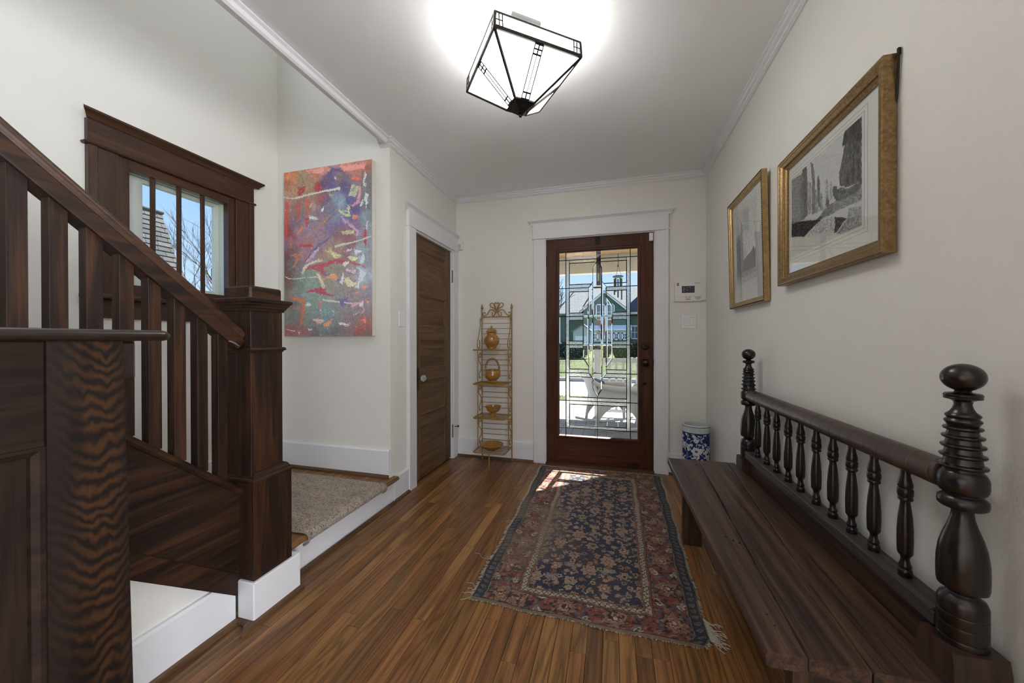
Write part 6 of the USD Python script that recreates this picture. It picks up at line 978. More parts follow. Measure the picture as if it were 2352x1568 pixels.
def rug_col(u, v):
    a, b = u * RW, v * RL; n_ = len(u); c = np.zeros((n_, 3)); P3 = np.stack([a, b, 0 * a], 1)
    wx = (meshkit.noise(P3 * 45, 1) - .5) * .006; wy = (meshkit.noise(P3 * 45, 2) - .5) * .006; A, B = a + wx, b + wy
    ri = RW - A; rt_ = RL - B
    def put(mask, col): c[mask] = col
    put(np.ones(n_, bool), RED)
    def near(x0, y0, R): return np.nonzero((np.abs(A - x0) < R) & (np.abs(B - y0) < R))[0]
    def flower(x0, y0, R, cols, k=8, ph=0., squash=1.0):
        i = near(x0, y0, R * 1.35)
        if not len(i): return
        dx, dy = A[i] - x0, (B[i] - y0) * squash; r = np.hypot(dx, dy) / R; th = np.arctan2(dy, dx); r = r / (1 + .16 * np.cos(k * th + ph))
        for q, col in cols: c[i[r < q]] = col
    def seg(x0, y0, x1, y1, w, col):
        i = np.nonzero((A > min(x0, x1) - w) & (A < max(x0, x1) + w) & (B > min(y0, y1) - w) & (B < max(y0, y1) + w))[0]
        d = np.array([x1 - x0, y1 - y0]); L2 = d @ d; t = np.clip(((A[i] - x0) * d[0] + (B[i] - y0) * d[1]) / L2, 0, 1)
        c[i[np.hypot(A[i] - x0 - t * d[0], B[i] - y0 - t * d[1]) < w]] = col
    R1 = [(1.08, DRK), (1, TAN), (.8, RUST), (.55, BEI), (.38, RED), (.2, IVO)]
    R2 = [(1.1, NAVY), (1, IVO), (.45, RED), (.28, TAN)]
    # main border: rosettes, blue stems, small white flowers
    def border(pts, d):
        for k, (x0, y0) in enumerate(pts):
            flower(x0, y0, .047, R1, 8, k)
            tx, ty = d; nx, ny = -ty, tx
            for s in (-1, 1):
                e = (x0 + tx * .082, y0 + ty * .082)
                seg(e[0] - nx * .05, e[1] - ny * .05, e[0] + nx * .05, e[1] + ny * .05, .0035, BLUE)
                seg(x0 + s * nx * .058 - tx * .05, y0 + s * ny * .058 - ty * .05, x0 + s * nx * .058 + tx * .04, y0 + s * ny * .058 + ty * .04, .0045, BLUE)
                seg(x0 + s * nx * .058 + tx * .04, y0 + s * ny * .058 + ty * .04, x0 + s * nx * .03 + tx * .065, y0 + s * ny * .03 + ty * .065, .004, BLUE)
                flower(x0 + s * nx * .042 + tx * .098, y0 + s * ny * .042 + ty * .098, .0155, R2, 4, .8); flower(x0 - s * nx * .05 + tx * .118, y0 - s * ny * .05 + ty * .118, .011, R2, 5, .3)
                flower(x0 + s * nx * .05 - tx * .06, y0 + s * ny * .05 - ty * .06, .009, [(1.1, NAVY), (1, TAN), (.5, RUST)], 5)
                seg(e[0], e[1], e[0] + s * nx * .03 + tx * .03, e[1] + s * ny * .03 + ty * .03, .0035, BLUE)
    ys = np.arange(.06, RL, .205)
    border([(.118, y) for y in ys], (0, 1)); border([(RW - .118, y + .03) for y in ys], (0, 1)); border([(x, .060) for x in np.arange(.20, RW - .15, .205)], (1, 0)); border([(x, RL - .07) for x in np.arange(.20, RW - .15, .205)], (1, 0))
    sp = meshkit.fbm(P3 * 75, 3, 7); put((sp > .63), DRK * 1.6); put((sp < .345), TAN * .8)
    # guard stripes: the distance into the rug
    di = np.minimum(np.minimum(A - .192, ri - .192), np.minimum(B - .105, rt_ - .125))
    along = np.where(np.minimum(A - .192, ri - .192) < np.minimum(B - .105, rt_ - .125), B, A)
    put(di > -.006, DRK); put(di > -.003, RUST * .9); put((di > .004), DRK); put((di > .006), TAN); put((di > .009) , IVO * .85)
    ser = np.sin(along * 2 * np.pi / .024); put((di > .009) & (di < .029) & (np.abs((di - .019) / .0065 - ser) < .42), DRK)
    put(di > .029, DRK); put(di > .031, RUST); put(di > .037, DRK * 1.2); put((di > .037) & (np.sin(along * 2 * np.pi / .009) > 0.2) & (di < .041), TAN)
    fld = di > .041; put(fld, NAVY)
    # field: herati-like lattice of rosettes, leaves and small blossoms
    save = c.copy(); k = 0
    for j, y0 in enumerate(np.arange(.12, RL, .104)):
        for i_, x0 in enumerate(np.arange(.16 + (.082 if j % 2 else 0), RW - .15, .164)):
            k += 1; rr2 = random.Random(k)
            kind = (i_ + j // 2) % 3
            cx_, cy_ = x0 + rr2.uniform(-.006, .006), y0 + rr2.uniform(-.006, .006)
            if kind == 0: flower(cx_, cy_, .036, [(1.1, DRK), (1, BEI), (.82, TAN), (.6, BEI), (.45, RUST), (.25, BEI)], 8, k, .85)
            elif kind == 1: flower(cx_, cy_, .031, [(1.1, DRK), (1, BEI * .95), (.72, TAN * .8), (.5, BEI), (.28, DRK)], 6, k, 1.1)
            else: flower(cx_, cy_, .030, [(1.1, DRK), (1, RUST), (.8, BEI), (.5, RUST * .8), (.25, IVO)], 8, k)
            for q in range(6):
                a_ = q * math.pi / 3 + .52; rd = .060 + .010 * (q % 2)
                flower(cx_ + rd * math.cos(a_), cy_ + rd * .8 * math.sin(a_), .0125 + .004 * rr2.random(), [(1.2, DRK), (1, [BEI, TAN, RUST, BEI * .8][rr2.randrange(4)]), (.4, [RUST, DRK, BEI][rr2.randrange(3)])], 5, q)
            if rr2.random() < .42:   # bent leaf in blue and tan bands
                s = rr2.choice([-1, 1]); lx, ly = cx_ + s * .066, cy_ + .02
                for w, col in ((.017, LBL * .7), (.0135, TAN), (.010, LBL), (.0065, BEI), (.003, RUST)):
                    seg(lx, ly, lx + s * .020, ly + .012, w, col); seg(lx + s * .020, ly + .012, lx + s * .024, ly - .022, w * .75, col)
    sp2 = meshkit.fbm(P3 * 60, 3, 17); c[fld & (sp2 > .70)] = BEI * .85; c[fld & (sp2 < .33)] = NAVY
    c[~fld] = save[~fld]
    # side guard bands in blue with small s-marks, outer edges
    ds = np.minimum(A, ri); sb_ = ds < .052; put(sb_, DRK * 1.2); put(sb_ & (ds < .049), BLUE * .42); put((ds > .052) & (ds < .055), TAN)
    ss = np.hypot(ds - .026 - .006 * np.sin(B * 180), ((B / .034) % 1 - .5) * .034); put(sb_ & (ss < .011) & (ss > .0065), TAN * .75); put(sb_ & (ss < .004), LBL * .6)
    put((B < .010) | (rt_ < .014), BEI * .5); put((B > .010) & (B < .013), DRK); put((ds < .006), BEI * .7)
    # wear
    w = meshkit.fbm(P3 * 5, 4, 9); wl = np.clip((w - .50) * 5, 0, .75) * np.clip(1.2 - np.hypot((A - .16) / .25, (B - .75) / .55), .15, 1); c[:] = c * (1 - wl[:, None]) + (BEI * .62) * wl[:, None]
    st = meshkit.noise(np.stack([a * 40, b * 420, 0 * a], 1), 5)[:, None]; s2 = meshkit.noise(P3 * 350, 6)[:, None]
    return np.clip(c * (.62 + .50 * st + .34 * s2), 0, 1)
m, u, v = grid(rug_pos, NUr, NVr)
rg = thing('oriental_rug', 'worn red and navy oriental runner rug with frayed edges', 'rug', (-.11, 2.3, 0))
part(rg, 'pile', m, 'rug_pile', smooth=True, color=rug_col(u, v) * 1.12)
plain('fringe', (.42, .38, .30), rough=.9)
rf = random.Random(21); fr = []
def strand(p, d, L, r=.0011, z=.004):
    d = np.asarray(d, float); d /= np.linalg.norm(d); side = np.array([-d[1], d[0]]); k = rf.uniform(-.5, .5); Q = []
    for t in np.linspace(0, 1, 5): q = np.asarray(p) + d * L * t + side * L * (k * t * t + .12 * math.sin(t * 9 + k * 5)); Q.append((q[0], q[1], z * (1 - t) + .0016))
    fr.append(tube(Q, r, 4))
def edge(u_, v_): x_, y_ = rug_xy(np.array([u_]), np.array([v_])); return (x_[0], y_[0])
for k in range(420): strand(edge(rf.random(), 1), (rf.uniform(-.7, .7), 1), rf.uniform(.010, .034))
for k in range(520): strand(edge(0, rf.random()), (-1, rf.uniform(-.8, .8)), rf.uniform(.006, .020))
for k in range(420): strand(edge(1, rf.random()), (1, rf.uniform(-.9, .5)), rf.uniform(.005, .016))
for k in range(150): strand(edge(rf.random(), 0), (rf.uniform(-.9, .9), -1), rf.uniform(.002, .005), .0009)
for v_, L in ((.83, .05), (.585, .04), (.41, .05), (.40, .03), (.17, .10), (.18, .03), (.02, .05), (.035, .04), (.05, .06), (.0, .04)): strand(edge(0, v_), (-1, rf.uniform(-.3, .3)), L, .0014)
for k in range(46): strand(edge(1, rf.uniform(.035, .10)), (1, rf.uniform(-1.4, -.3)), rf.uniform(.02, .075), .0016)
part(rg, 'fringe', join(fr), 'fringe', 'frayed cream fringe', kind='stuff')

# ------------------------------------------------------------------ blue and white umbrella jar
vs = thing('umbrella_stand', 'blue and white porcelain cylinder jar with branch pattern', 'jar', (.612, 3.0, 0))
VR, VH = .095, .478
def vase_pos(u, v): a = u * 2 * np.pi; return np.stack([.612 + VR * np.cos(a), 3.0 + VR * np.sin(a), v * VH], 1)
def vase_col(u, v):
    a, b = u * 2 * np.pi * VR, v * VH; n_ = len(u); P3 = np.stack([VR * 20 * np.cos(u * 2 * np.pi), VR * 20 * np.sin(u * 2 * np.pi), b * 20], 1)
    c = np.tile(np.array((.010, .030, .135)), (n_, 1)) * (.75 + .5 * meshkit.fbm(P3 * 1.5, 3, 3))[:, None]
    wx = (meshkit.noise(P3 * 3.2, 1) - .5) * .012; wy = (meshkit.noise(P3 * 3.2, 2) - .5) * .012; A, B = a + wx, b + wy; Wd = 2 * np.pi * VR; WH = np.array((.60, .63, .66)); rq = random.Random(4)
    def disc(x0, y0, R, col):
        dx = (A - x0 + Wd / 2) % Wd - Wd / 2; r = np.hypot(dx, B - y0); c[r < R] = col
    for k in range(130):
        x0, y0 = rq.random() * Wd, rq.uniform(.02, .40); d = rq.uniform(.6, 2.5); x, y = x0, y0
        for s in range(13):
            disc(x, y, .0022, WH); x += .0042 * math.cos(d); y += .0042 * math.sin(d); d += rq.uniform(-.22, .22)
            if s % 5 == 4:
                e = d + rq.choice([-1.2, 1.2]); 
                for q in range(5): disc(x + .0045 * q * math.cos(e), y + .0045 * q * math.sin(e), .0025, WH)
                fx, fy = x + .019 * math.cos(e), y + .019 * math.sin(e); fs = rq.uniform(.0042, .0068)
                for q in range(5): disc(fx + fs * 1.05 * math.cos(q * 1.257 + k), fy + fs * 1.05 * math.sin(q * 1.257 + k), fs * .75, WH)
                disc(fx, fy, fs * .35, np.array((.12, .16, .32)))
    for k in range(4):
        x0, y0 = rq.random() * Wd, rq.uniform(.06, .3)
        for q in range(6): disc(x0 + .021 * math.cos(q * 1.05), y0 + .021 * math.sin(q * 1.05), .0135, WH)
        disc(x0, y0, .010, np.array((.10, .10, .24)))
    rim = b > .428; g = meshkit.fbm(P3 * 9, 2, 8); c[rim] = np.where((g[rim] > .53)[:, None], (.44, .52, .52), (.56, .61, .60)); c[(b > .422) & (b < .430)] = (.02, .05, .16); c[(b > .430) & (b < .437)] = (.55, .6, .6); c[b > .470] = (.05, .09, .2); c[b > .4745] = (.58, .62, .6)
    return c
m, u, v = grid(vase_pos, 300, 240)
part(vs, 'body', m, 'glazed_print', smooth=True, color=vase_col(u, v))
plain('porcelain', (.55, .59, .58), rough=.15)
part(vs, 'rim', lathe([(VR, VH - .001), (VR + .001, VH + .004), (VR - .004, VH + .008), (VR - .010, VH + .004), (VR - .011, VH - .03), (VR - .012, .02), (0, .02)], (.612, 3.0, 0), 56), 'porcelain', 'pale inner wall and rim')

# ------------------------------------------------------------------ framed etchings
plain('gilt_dark', (.26, .165, .072), rough=.33, metal=.75, var=.4, vscale=110, bump=.001, bscale=160)
plain('gilt_pale', (.40, .27, .12), rough=.36, metal=.75, var=.25, vscale=40, bump=.0006, bscale=180)
plain('gilt_black', (.03, .024, .018), rough=.45)
plain('mat_board', (.68, .68, .665), rough=.8)
plain('mat_line', (.33, .30, .24), rough=.8)
mat('picture_glass', {'lw': ('layer_weight', {'blend': .5}), 'pw': ('math', {'math_type': 'power', 'value2': 5.0}), 'f': ('math', {'math_type': 'multiply_add', 'value2': .93, 'value3': .035, 'use_clamp': True}), 't': ('transparent_bsdf', {'color': (.98, .985, .98)}), 'r': ('glossy_bsdf', {'roughness': 0.0}), 'm': ('mix_closure', {})},
    [('lw.facing', 'pw.value1'), ('pw.value', 'f.value1'), ('f.value', 'm.fac'), ('t.BSDF', 'm.closure1'), ('r.BSDF', 'm.closure2')], surface='m.closure')
def etching(polys, u, v, sky, seed, tint=(1, 1, .985)):
    n_ = len(u); P3 = np.stack([u, v, 0 * u], 1)
    g = sky + (meshkit.fbm(P3 * np.array([40, 70, 1]), 3, seed) - .5) * 26
    wob = (meshkit.noise(P3 * 60, seed + 1) - .5) * .012
    for gray, kind, poly in polys:
        k = inside(poly, u + wob, v + wob * .7); U, V = u[k], v[k]; Z = 0 * U
        n1 = meshkit.fbm(np.stack([U * 45, V * 45, Z], 1), 4, seed + 2) - .5
        if kind == 'v': t = (meshkit.noise(np.stack([U * 190, V * 22, Z], 1), seed + 3) - .5) * 95 + (meshkit.noise(np.stack([U * 60, V * 160, Z], 1), seed + 4) - .5) * 60
        elif kind == 'hline': t = np.where(((V + U * .38) * 24) % 1 < .13, -45, 10) + (meshkit.noise(np.stack([U * 70, V * 200, Z], 1), seed + 5) - .5) * 50
        else: t = (meshkit.noise(np.stack([U * 110 + V * 60, V * 150, Z], 1), seed + 6) - .5) * 110
        g[k] = gray + t * .8 + n1 * 60
    g = np.clip(g, 22, 228); return np.stack([((g / 255) ** 2.2) * t for t in tint], 1) * .98
def frame(name, label, y0, y1, z0, z1, prof, gm, lean, deep, matl, pr_uv, polys, sky, seed, beads=False):
    t = thing(name, label, 'picture', (XR, (y0 + y1) / 2, z0))
    def L_(m): m = m.copy(); m.vertices[:, 0] -= lean * (m.vertices[:, 2] - z0) / (z1 - z0); return m
    xb = XR - .004; v_ = (-1, 0, 0)
    for A, B, u_, nm in (((xb, y0, z0), (xb, y1, z0), (0, 0, 1), 0), ((xb, y0, z1), (xb, y1, z1), (0, 0, -1), 0), ((xb, y0, z0), (xb, y0, z1), (0, 1, 0), 0), ((xb, y1, z0), (xb, y1, z1), (0, -1, 0), 0)):
        p = part(t, 'frame_side', L_(prism(prof, A, B, u_, v_, 1, -1)), gm, smooth=25)
        if beads:
            A_, B_ = np.asarray(A, float), np.asarray(B, float); q = max(abs(c[1]) for c in prof) - .0015; n_ = int(np.linalg.norm(B_ - A_) / .009); s_ = trimesh.creation.icosphere(1, .0036)
            part(p, 'beading', L_(join([moved(s_, A_ + (B_ - A_) * (i + .5) / n_ + np.asarray(u_) * .004 + np.array(v_) * q) for i in range(n_)])), 'gilt_black', 'row of dark beads')
    i = .03
    part(t, 'backing', L_(box(xb - .004, xb, y0 + i, y1 - i, z0 + i, z1 - i, .0005)), 'mat_board')
    part(t, 'mat_board', L_(box(xb - .0065, xb - .004, y0 + i, y1 - i, z0 + i, z1 - i, .0005)), 'mat_board')
    py0, py1, pz0, pz1 = pr_uv; xm = xb - .0067
    for d, w in ((.010, .0012), (.024, .0009)):
        part(t, 'mat_line', L_(join([box(xm - .0002, xm + .0002, py1 - d, py0 + d, z - w, z, 0) for z in (pz0 - d * matl, pz1 + d)] + [box(xm - .0002, xm + .0002, y, y + w, pz0 - d * matl, pz1 + d, 0) for y in (py1 - d, py0 + d)])), 'mat_line', smooth=False)
    m, u, v = grid(lambda u, v: np.stack([np.full_like(u, xm - .0003), py0 + (py1 - py0) * u, pz0 + (pz1 - pz0) * v], 1), 250, 190 if py0 - py1 > pz1 - pz0 else 290)
    part(t, 'print', L_(m), 'print_ink', smooth=True, color=etching(polys, u, v, sky, seed))
    part(t, 'glass_pane', L_(box(xm - .0042, xm - .0022, y0 + i, y1 - i, z0 + i, z1 - i, 0)), 'picture_glass', smooth=False)
    return t
f1 = frame('framed_etching', 'large gilt framed street etching, the picture nearer the camera', 1.205, 1.842, 1.353, 1.884,
      [(0, 0), (0, .030), (.003, .033), (.009, .033), (.013, .030), (.018, .029), (.026, .023), (.030, .023), (.033, .018), (.038, .018), (.042, .0135), (.046, .012), (.046, 0)], 'gilt_dark', 0, .012, 1.0, (1.774, 1.331, 1.464, 1.793), ETCH1, 196, 3)
part(f1, 'hanging_strap', join([tube(spline([(XR - .006, 1.216, 1.70), (XR - .005, 1.203, 1.78), (XR - .006, 1.196, 1.86), (XR - .006, 1.194, 1.884)], 5), .0025, 6), box(XR - .009, XR - .001, 1.193, 1.200, 1.872, 1.892, .002)]), 'iron_dark', 'dark hanging strap behind the frame')
frame('framed_etching', 'smaller pale gilt framed tower etching, nearer the front door', 2.004, 2.530, 1.308, 1.945,
      [(0, 0), (0, .024), (.004, .026), (.012, .025), (.016, .020), (.022, .018), (.025, .013), (.030, .011), (.032, .011), (.032, 0)], 'gilt_pale', .013, .011, 1.0, (2.449, 2.150, 1.442, 1.853), ETCH2, 205, 12, beads=True)

# ------------------------------------------------------------------ small fittings
al = thing('alarm_keypad', 'white alarm keypad with grey screen above the double switch', 'alarm keypad', (.60, YB, 1.434))
body = Polygon([(.500, 1.438), (.504, 1.434), (.697, 1.434), (.701, 1.438), (.704, 1.51), (.703, 1.59), (.699, 1.595), (.505, 1.597), (.501, 1.592), (.497, 1.52)])
part(al, 'body', join([plate(body, (0, YB, 0), (1, 0, 0), (0, 0, 1), (0, -1, 0), .021), plate(body.buffer(-.004), (0, YB - .02, 0), (1, 0, 0), (0, 0, 1), (0, -1, 0), .004)]), 'plastic_white')
yk = YB - .0242
sc_ = part(al, 'screen', box(.552, .648, yk - .0006, yk + .002, 1.503, 1.559, .0004), 'screen_grey')
for x, z, w, h in ((.566, 1.548, .012, .002), (.563, 1.541, .008, .002), (.574, 1.536, .008, .003), (.565, 1.529, .010, .003), (.566, 1.519, .018, .002), (.592, 1.545, .005, .004), (.593, 1.526, .007, .004), (.612, 1.548, .009, .004), (.636, 1.558, .016, .0015)): part(sc_, 'display_mark', box(x - w / 2, x + w / 2, yk - .0012, yk, z - h / 2, z + h / 2, .0002), 'screen_mark')
part(al, 'badge', join([box(.514, .531, yk - .0006, yk + .001, 1.562, 1.586, .0003), moved(turned_y([(0, 0), (.006, 0), (.006, .001), (0, .001)], (.5225, yk - .0005, 1.574), 8), (0, 0, 0))]), 'gold_print')
part(al, 'button', box(.580, .592, yk - .002, yk + .001, 1.462, 1.476, .0008), 'amber'); part(al, 'button', box(.603, .618, yk - .002, yk + .001, 1.462, 1.476, .0008), 'plastic_grey')
for x0, x1, z, h in ((.648, .652, 1.580, .004), (.654, .660, 1.581, .0036), (.662, .667, 1.580, .004), (.669, .676, 1.581, .0036), (.678, .683, 1.580, .004)): part(al, 'print_mark', box(x0, x1, yk - .0005, yk + .001, z - h / 2, z + h / 2, .0002), 'black_print')
for x0, x1 in ((.582, .589), (.591, .597), (.599, .606), (.608, .616)): part(al, 'print_mark', box(x0, x1, yk - .0005, yk + .001, 1.448, 1.4535, .0002), 'black_print')
part(al, 'speaker_grille', plate(Polygon([(.652, 1.472), (.692, 1.474), (.697, 1.466), (.692, 1.452), (.676, 1.445), (.662, 1.449), (.653, 1.460)]), (0, yk + .001, 0), (1, 0, 0), (0, 0, 1), (0, -1, 0), .0022), 'plastic_grey')
part(al, 'bottom_lip', box(.502, .66, yk - .001, yk + .002, 1.470, 1.4715, .0003), 'plastic_grey')
part(al, 'back_plate', box(.69, .7345, YB - .012, YB, 1.441, 1.589, .002), 'plastic_white')

t = thing('light_switch', 'white double rocker switch below the alarm keypad', 'light switch', (.607, YB, 1.211))
part(t, 'cover_plate', box(.550, .664, YB - .006, YB, 1.211, 1.326, .0025), 'plastic_switch')
for x0 in (.570, .614):
    part(t, 'rocker_recess', box(x0, x0 + .033, YB - .0064, YB - .004, 1.234, 1.302, .0003), 'plastic_grey')
    part(t, 'rocker', hull([(x0 + a, YB - d, z) for a in (.0014, .0316) for z, d in ((1.2355, .0062), (1.2355, .0088), (1.268, .0072), (1.3005, .0062), (1.3005, .0068))]), 'plastic_switch', smooth=False)
part(t, 'print_mark', join([box(.618 + .006 * i, .622 + .006 * i, YB - .0066, YB - .005, 1.3045, 1.3065, .0002) for i in range(4)]), 'black_print')
t = thing('light_switch', 'white single rocker switch beside the closet door casing', 'light switch', (XL, 2.295, 1.219))
part(t, 'cover_plate', box(XL, XL + .006, 2.258, 2.332, 1.219, 1.333, .0025), 'plastic_switch')
part(t, 'rocker_recess', box(XL + .004, XL + .0064, 2.279, 2.312, 1.242, 1.310, .0003), 'plastic_grey')
part(t, 'rocker', hull([(XL + d, y, z) for y in (2.2804, 2.3106) for z, d in ((1.2435, .0062), (1.2435, .0088), (1.276, .0072), (1.3085, .0062), (1.3085, .0068))]), 'plastic_switch', smooth=False)
t = thing('motion_sensor', 'small white motion sensor in the corner above closet door', 'motion sensor', (-1.415, YB, 1.985))
part(t, 'housing', hull([(x, y, z) for x, z in ((-1.444, 1.99), (-1.386, 1.99), (-1.444, 2.068), (-1.386, 2.068)) for y in (YB, YB - .026)] + [(x, YB - .036, z) for x in (-1.438, -1.392) for z in (1.998, 2.05)]), 'plastic_white', smooth=False)
part(t, 'lens', box(-1.430, -1.400, YB - .0385, YB - .034, 2.005, 2.043, .002), 'plastic_grey')
t = thing('door_contact', 'white contact sensor at the top corner of front door', 'sensor', (.318, YB, 1.955))
part(t, 'case', box(.3015, .334, YB - .012, YB + .012, 1.953, 2.021, .003), 'plastic_white'); part(t, 'magnet', box(.344, .356, YB - .036, YB - .022, 1.965, 2.012, .002), 'plastic_switch')
t = thing('wreath_hanger', 'dark metal wreath hanger hooked over the front door top', 'wreath hanger', (-.12, YB + .06, 1.61))
tip = Polygon([(-.141, 2.027), (-.141, 1.972)] + [(-.120 + .021 * math.cos(a), 1.972 + .015 * math.sin(a)) for a in np.linspace(math.pi, 2 * math.pi, 10)] + [(-.099, 2.027)])
part(t, 'hook', plate(tip, (0, yf - .0005, 0), (1, 0, 0), (0, 0, 1), (0, -1, 0), .002), 'steel_dark')
part(t, 'bridge', box(-.141, -.099, yf - .0025, ybk + .004, 2.0255, 2.0275, .0004), 'steel_dark')
s_ = part(t, 'strap', box(-.134, -.096, ybk + .001, ybk + .003, 1.606, 2.027, .0004), 'steel_dark')
part(s_, 'tag', box(-.125, -.108, ybk - .0005, ybk + .0012, 1.645, 1.716, .0003), 'plastic_grey', 'small pale printed tag')
_plain = plain
def plain(name, col, rough=.6, spec=.12, **kw): _plain(name, col, rough=rough, spec=spec, **kw)


# ------------------------------------------------------------------ outside: porch
plain('deck_grey', (.30, .31, .32), rough=.7, var=.12, vscale=10); plain('white_paint', (.74, .74, .73), rough=.5); plain('cream_paint', (.66, .64, .57), rough=.6); plain('fir_ceiling', (.50, .32, .16), rough=.45, var=.15, vscale=14)
plain('paver', (.30, .285, .27), rough=.9, var=.08, vscale=4); plain('street', (.29, .29, .285), rough=.9, var=.05, vscale=2); plain('kerb', (.28, .28, .27), rough=.9, var=.15, vscale=9)
pd = thing('porch_deck', kind='structure', loc=(0, 4.6, -.1))
x = -2.6
while x < 2.6:
    ye = 6.02 - .10 * ((x + .3) / 1.0) ** 2 if x < -.3 else 6.02 + .08 * min(1, x + .3)
    part(pd, 'deck_board', box(x + .002, x + .147, YB + W + .012, ye, -.128, -.10, .002), 'deck_grey', smooth=False); x += .149
part(pd, 'deck_edge', tube([(x_, (6.02 - .10 * ((x_ + .3) / 1.0) ** 2 if x_ < -.3 else 6.02 + .08 * min(1, x_ + .3)) + .01, -.115) for x_ in np.linspace(-2.4, 2.5, 30)], .02, 8), 'white_paint', 'white painted deck edge')
part(pd, 'deck_skirt', box(-2.5, 2.5, 5.4, 5.42, -.62, -.13, 0), 'deck_grey')
sun_hole = Polygon([(-.60, 4.47), (-.30, 4.52), (.17, 4.97), (.40, 5.25), (-.60, 5.25)])  # unseen roof opening, added and shaped to cut the sun patch on the rug
pc = thing('porch_ceiling', kind='structure', loc=(0, 4.8, 2.5))
for k in range(30):
    y0 = YB + W + .09 * k; q = sbox(-3.2, y0 + .001, 3.2, y0 + .089).difference(sun_hole)
    if not q.is_empty: part(pc, 'ceiling_board', plate(q, (0, 0, 2.5), (1, 0, 0), (0, 1, 0), (0, 0, 1), .012), 'fir_ceiling', smooth=False)
part(pc, 'roof_deck', plate(sbox(-3.4, YB + W, 3.4, 6.3).difference(sun_hole), (0, 0, 2.513), (1, 0, 0), (0, 1, 0), (0, 0, 1), .06), 'cream_paint', smooth=False)
part(pc, 'front_beam', box(-3.2, 3.2, 6.08, 6.24, 2.22, 2.51, .005), 'cream_paint')
part(pc, 'eave_board', box(-3.4, 3.4, 6.24, 7.6, 2.53, 2.56, .004), 'cream_paint')  # unseen overhang added to keep sun off the deck
top('porch_wall', join([box(-4, DO[0] - .09, YB + W, YB + W + .02, -.6, 3, 0), box(DO[1] + .09, 4, YB + W, YB + W + .02, -.6, 3, 0), box(DO[0] - .09, DO[1] + .09, YB + W, YB + W + .02, 2.12, 3, 0)]), 'cream_paint', kind='structure', smooth=False)
rl = thing('porch_railing', 'white porch railing with square newel seen through door glass', 'railing', (.9, 5.9, -.1))
nwp = part(rl, 'newel', box(-.270, -.176, 5.86, 5.955, -.1, .955, .004), 'white_paint'); part(nwp, 'cap', box(-.280, -.166, 5.85, 5.965, .935, .965, .006), 'white_paint')
part(rl, 'top_rail', box(-.18, 2.4, 5.87, 5.95, .762, .832, .006), 'white_paint'); part(rl, 'bottom_rail', box(-.18, 2.4, 5.89, 5.93, -.02, .03, .004), 'white_paint')
x = -.06
while x < 2.3: part(rl, 'picket', box(x, x + .040, 5.89, 5.93, .02, .77, .003), 'white_paint'); x += .105

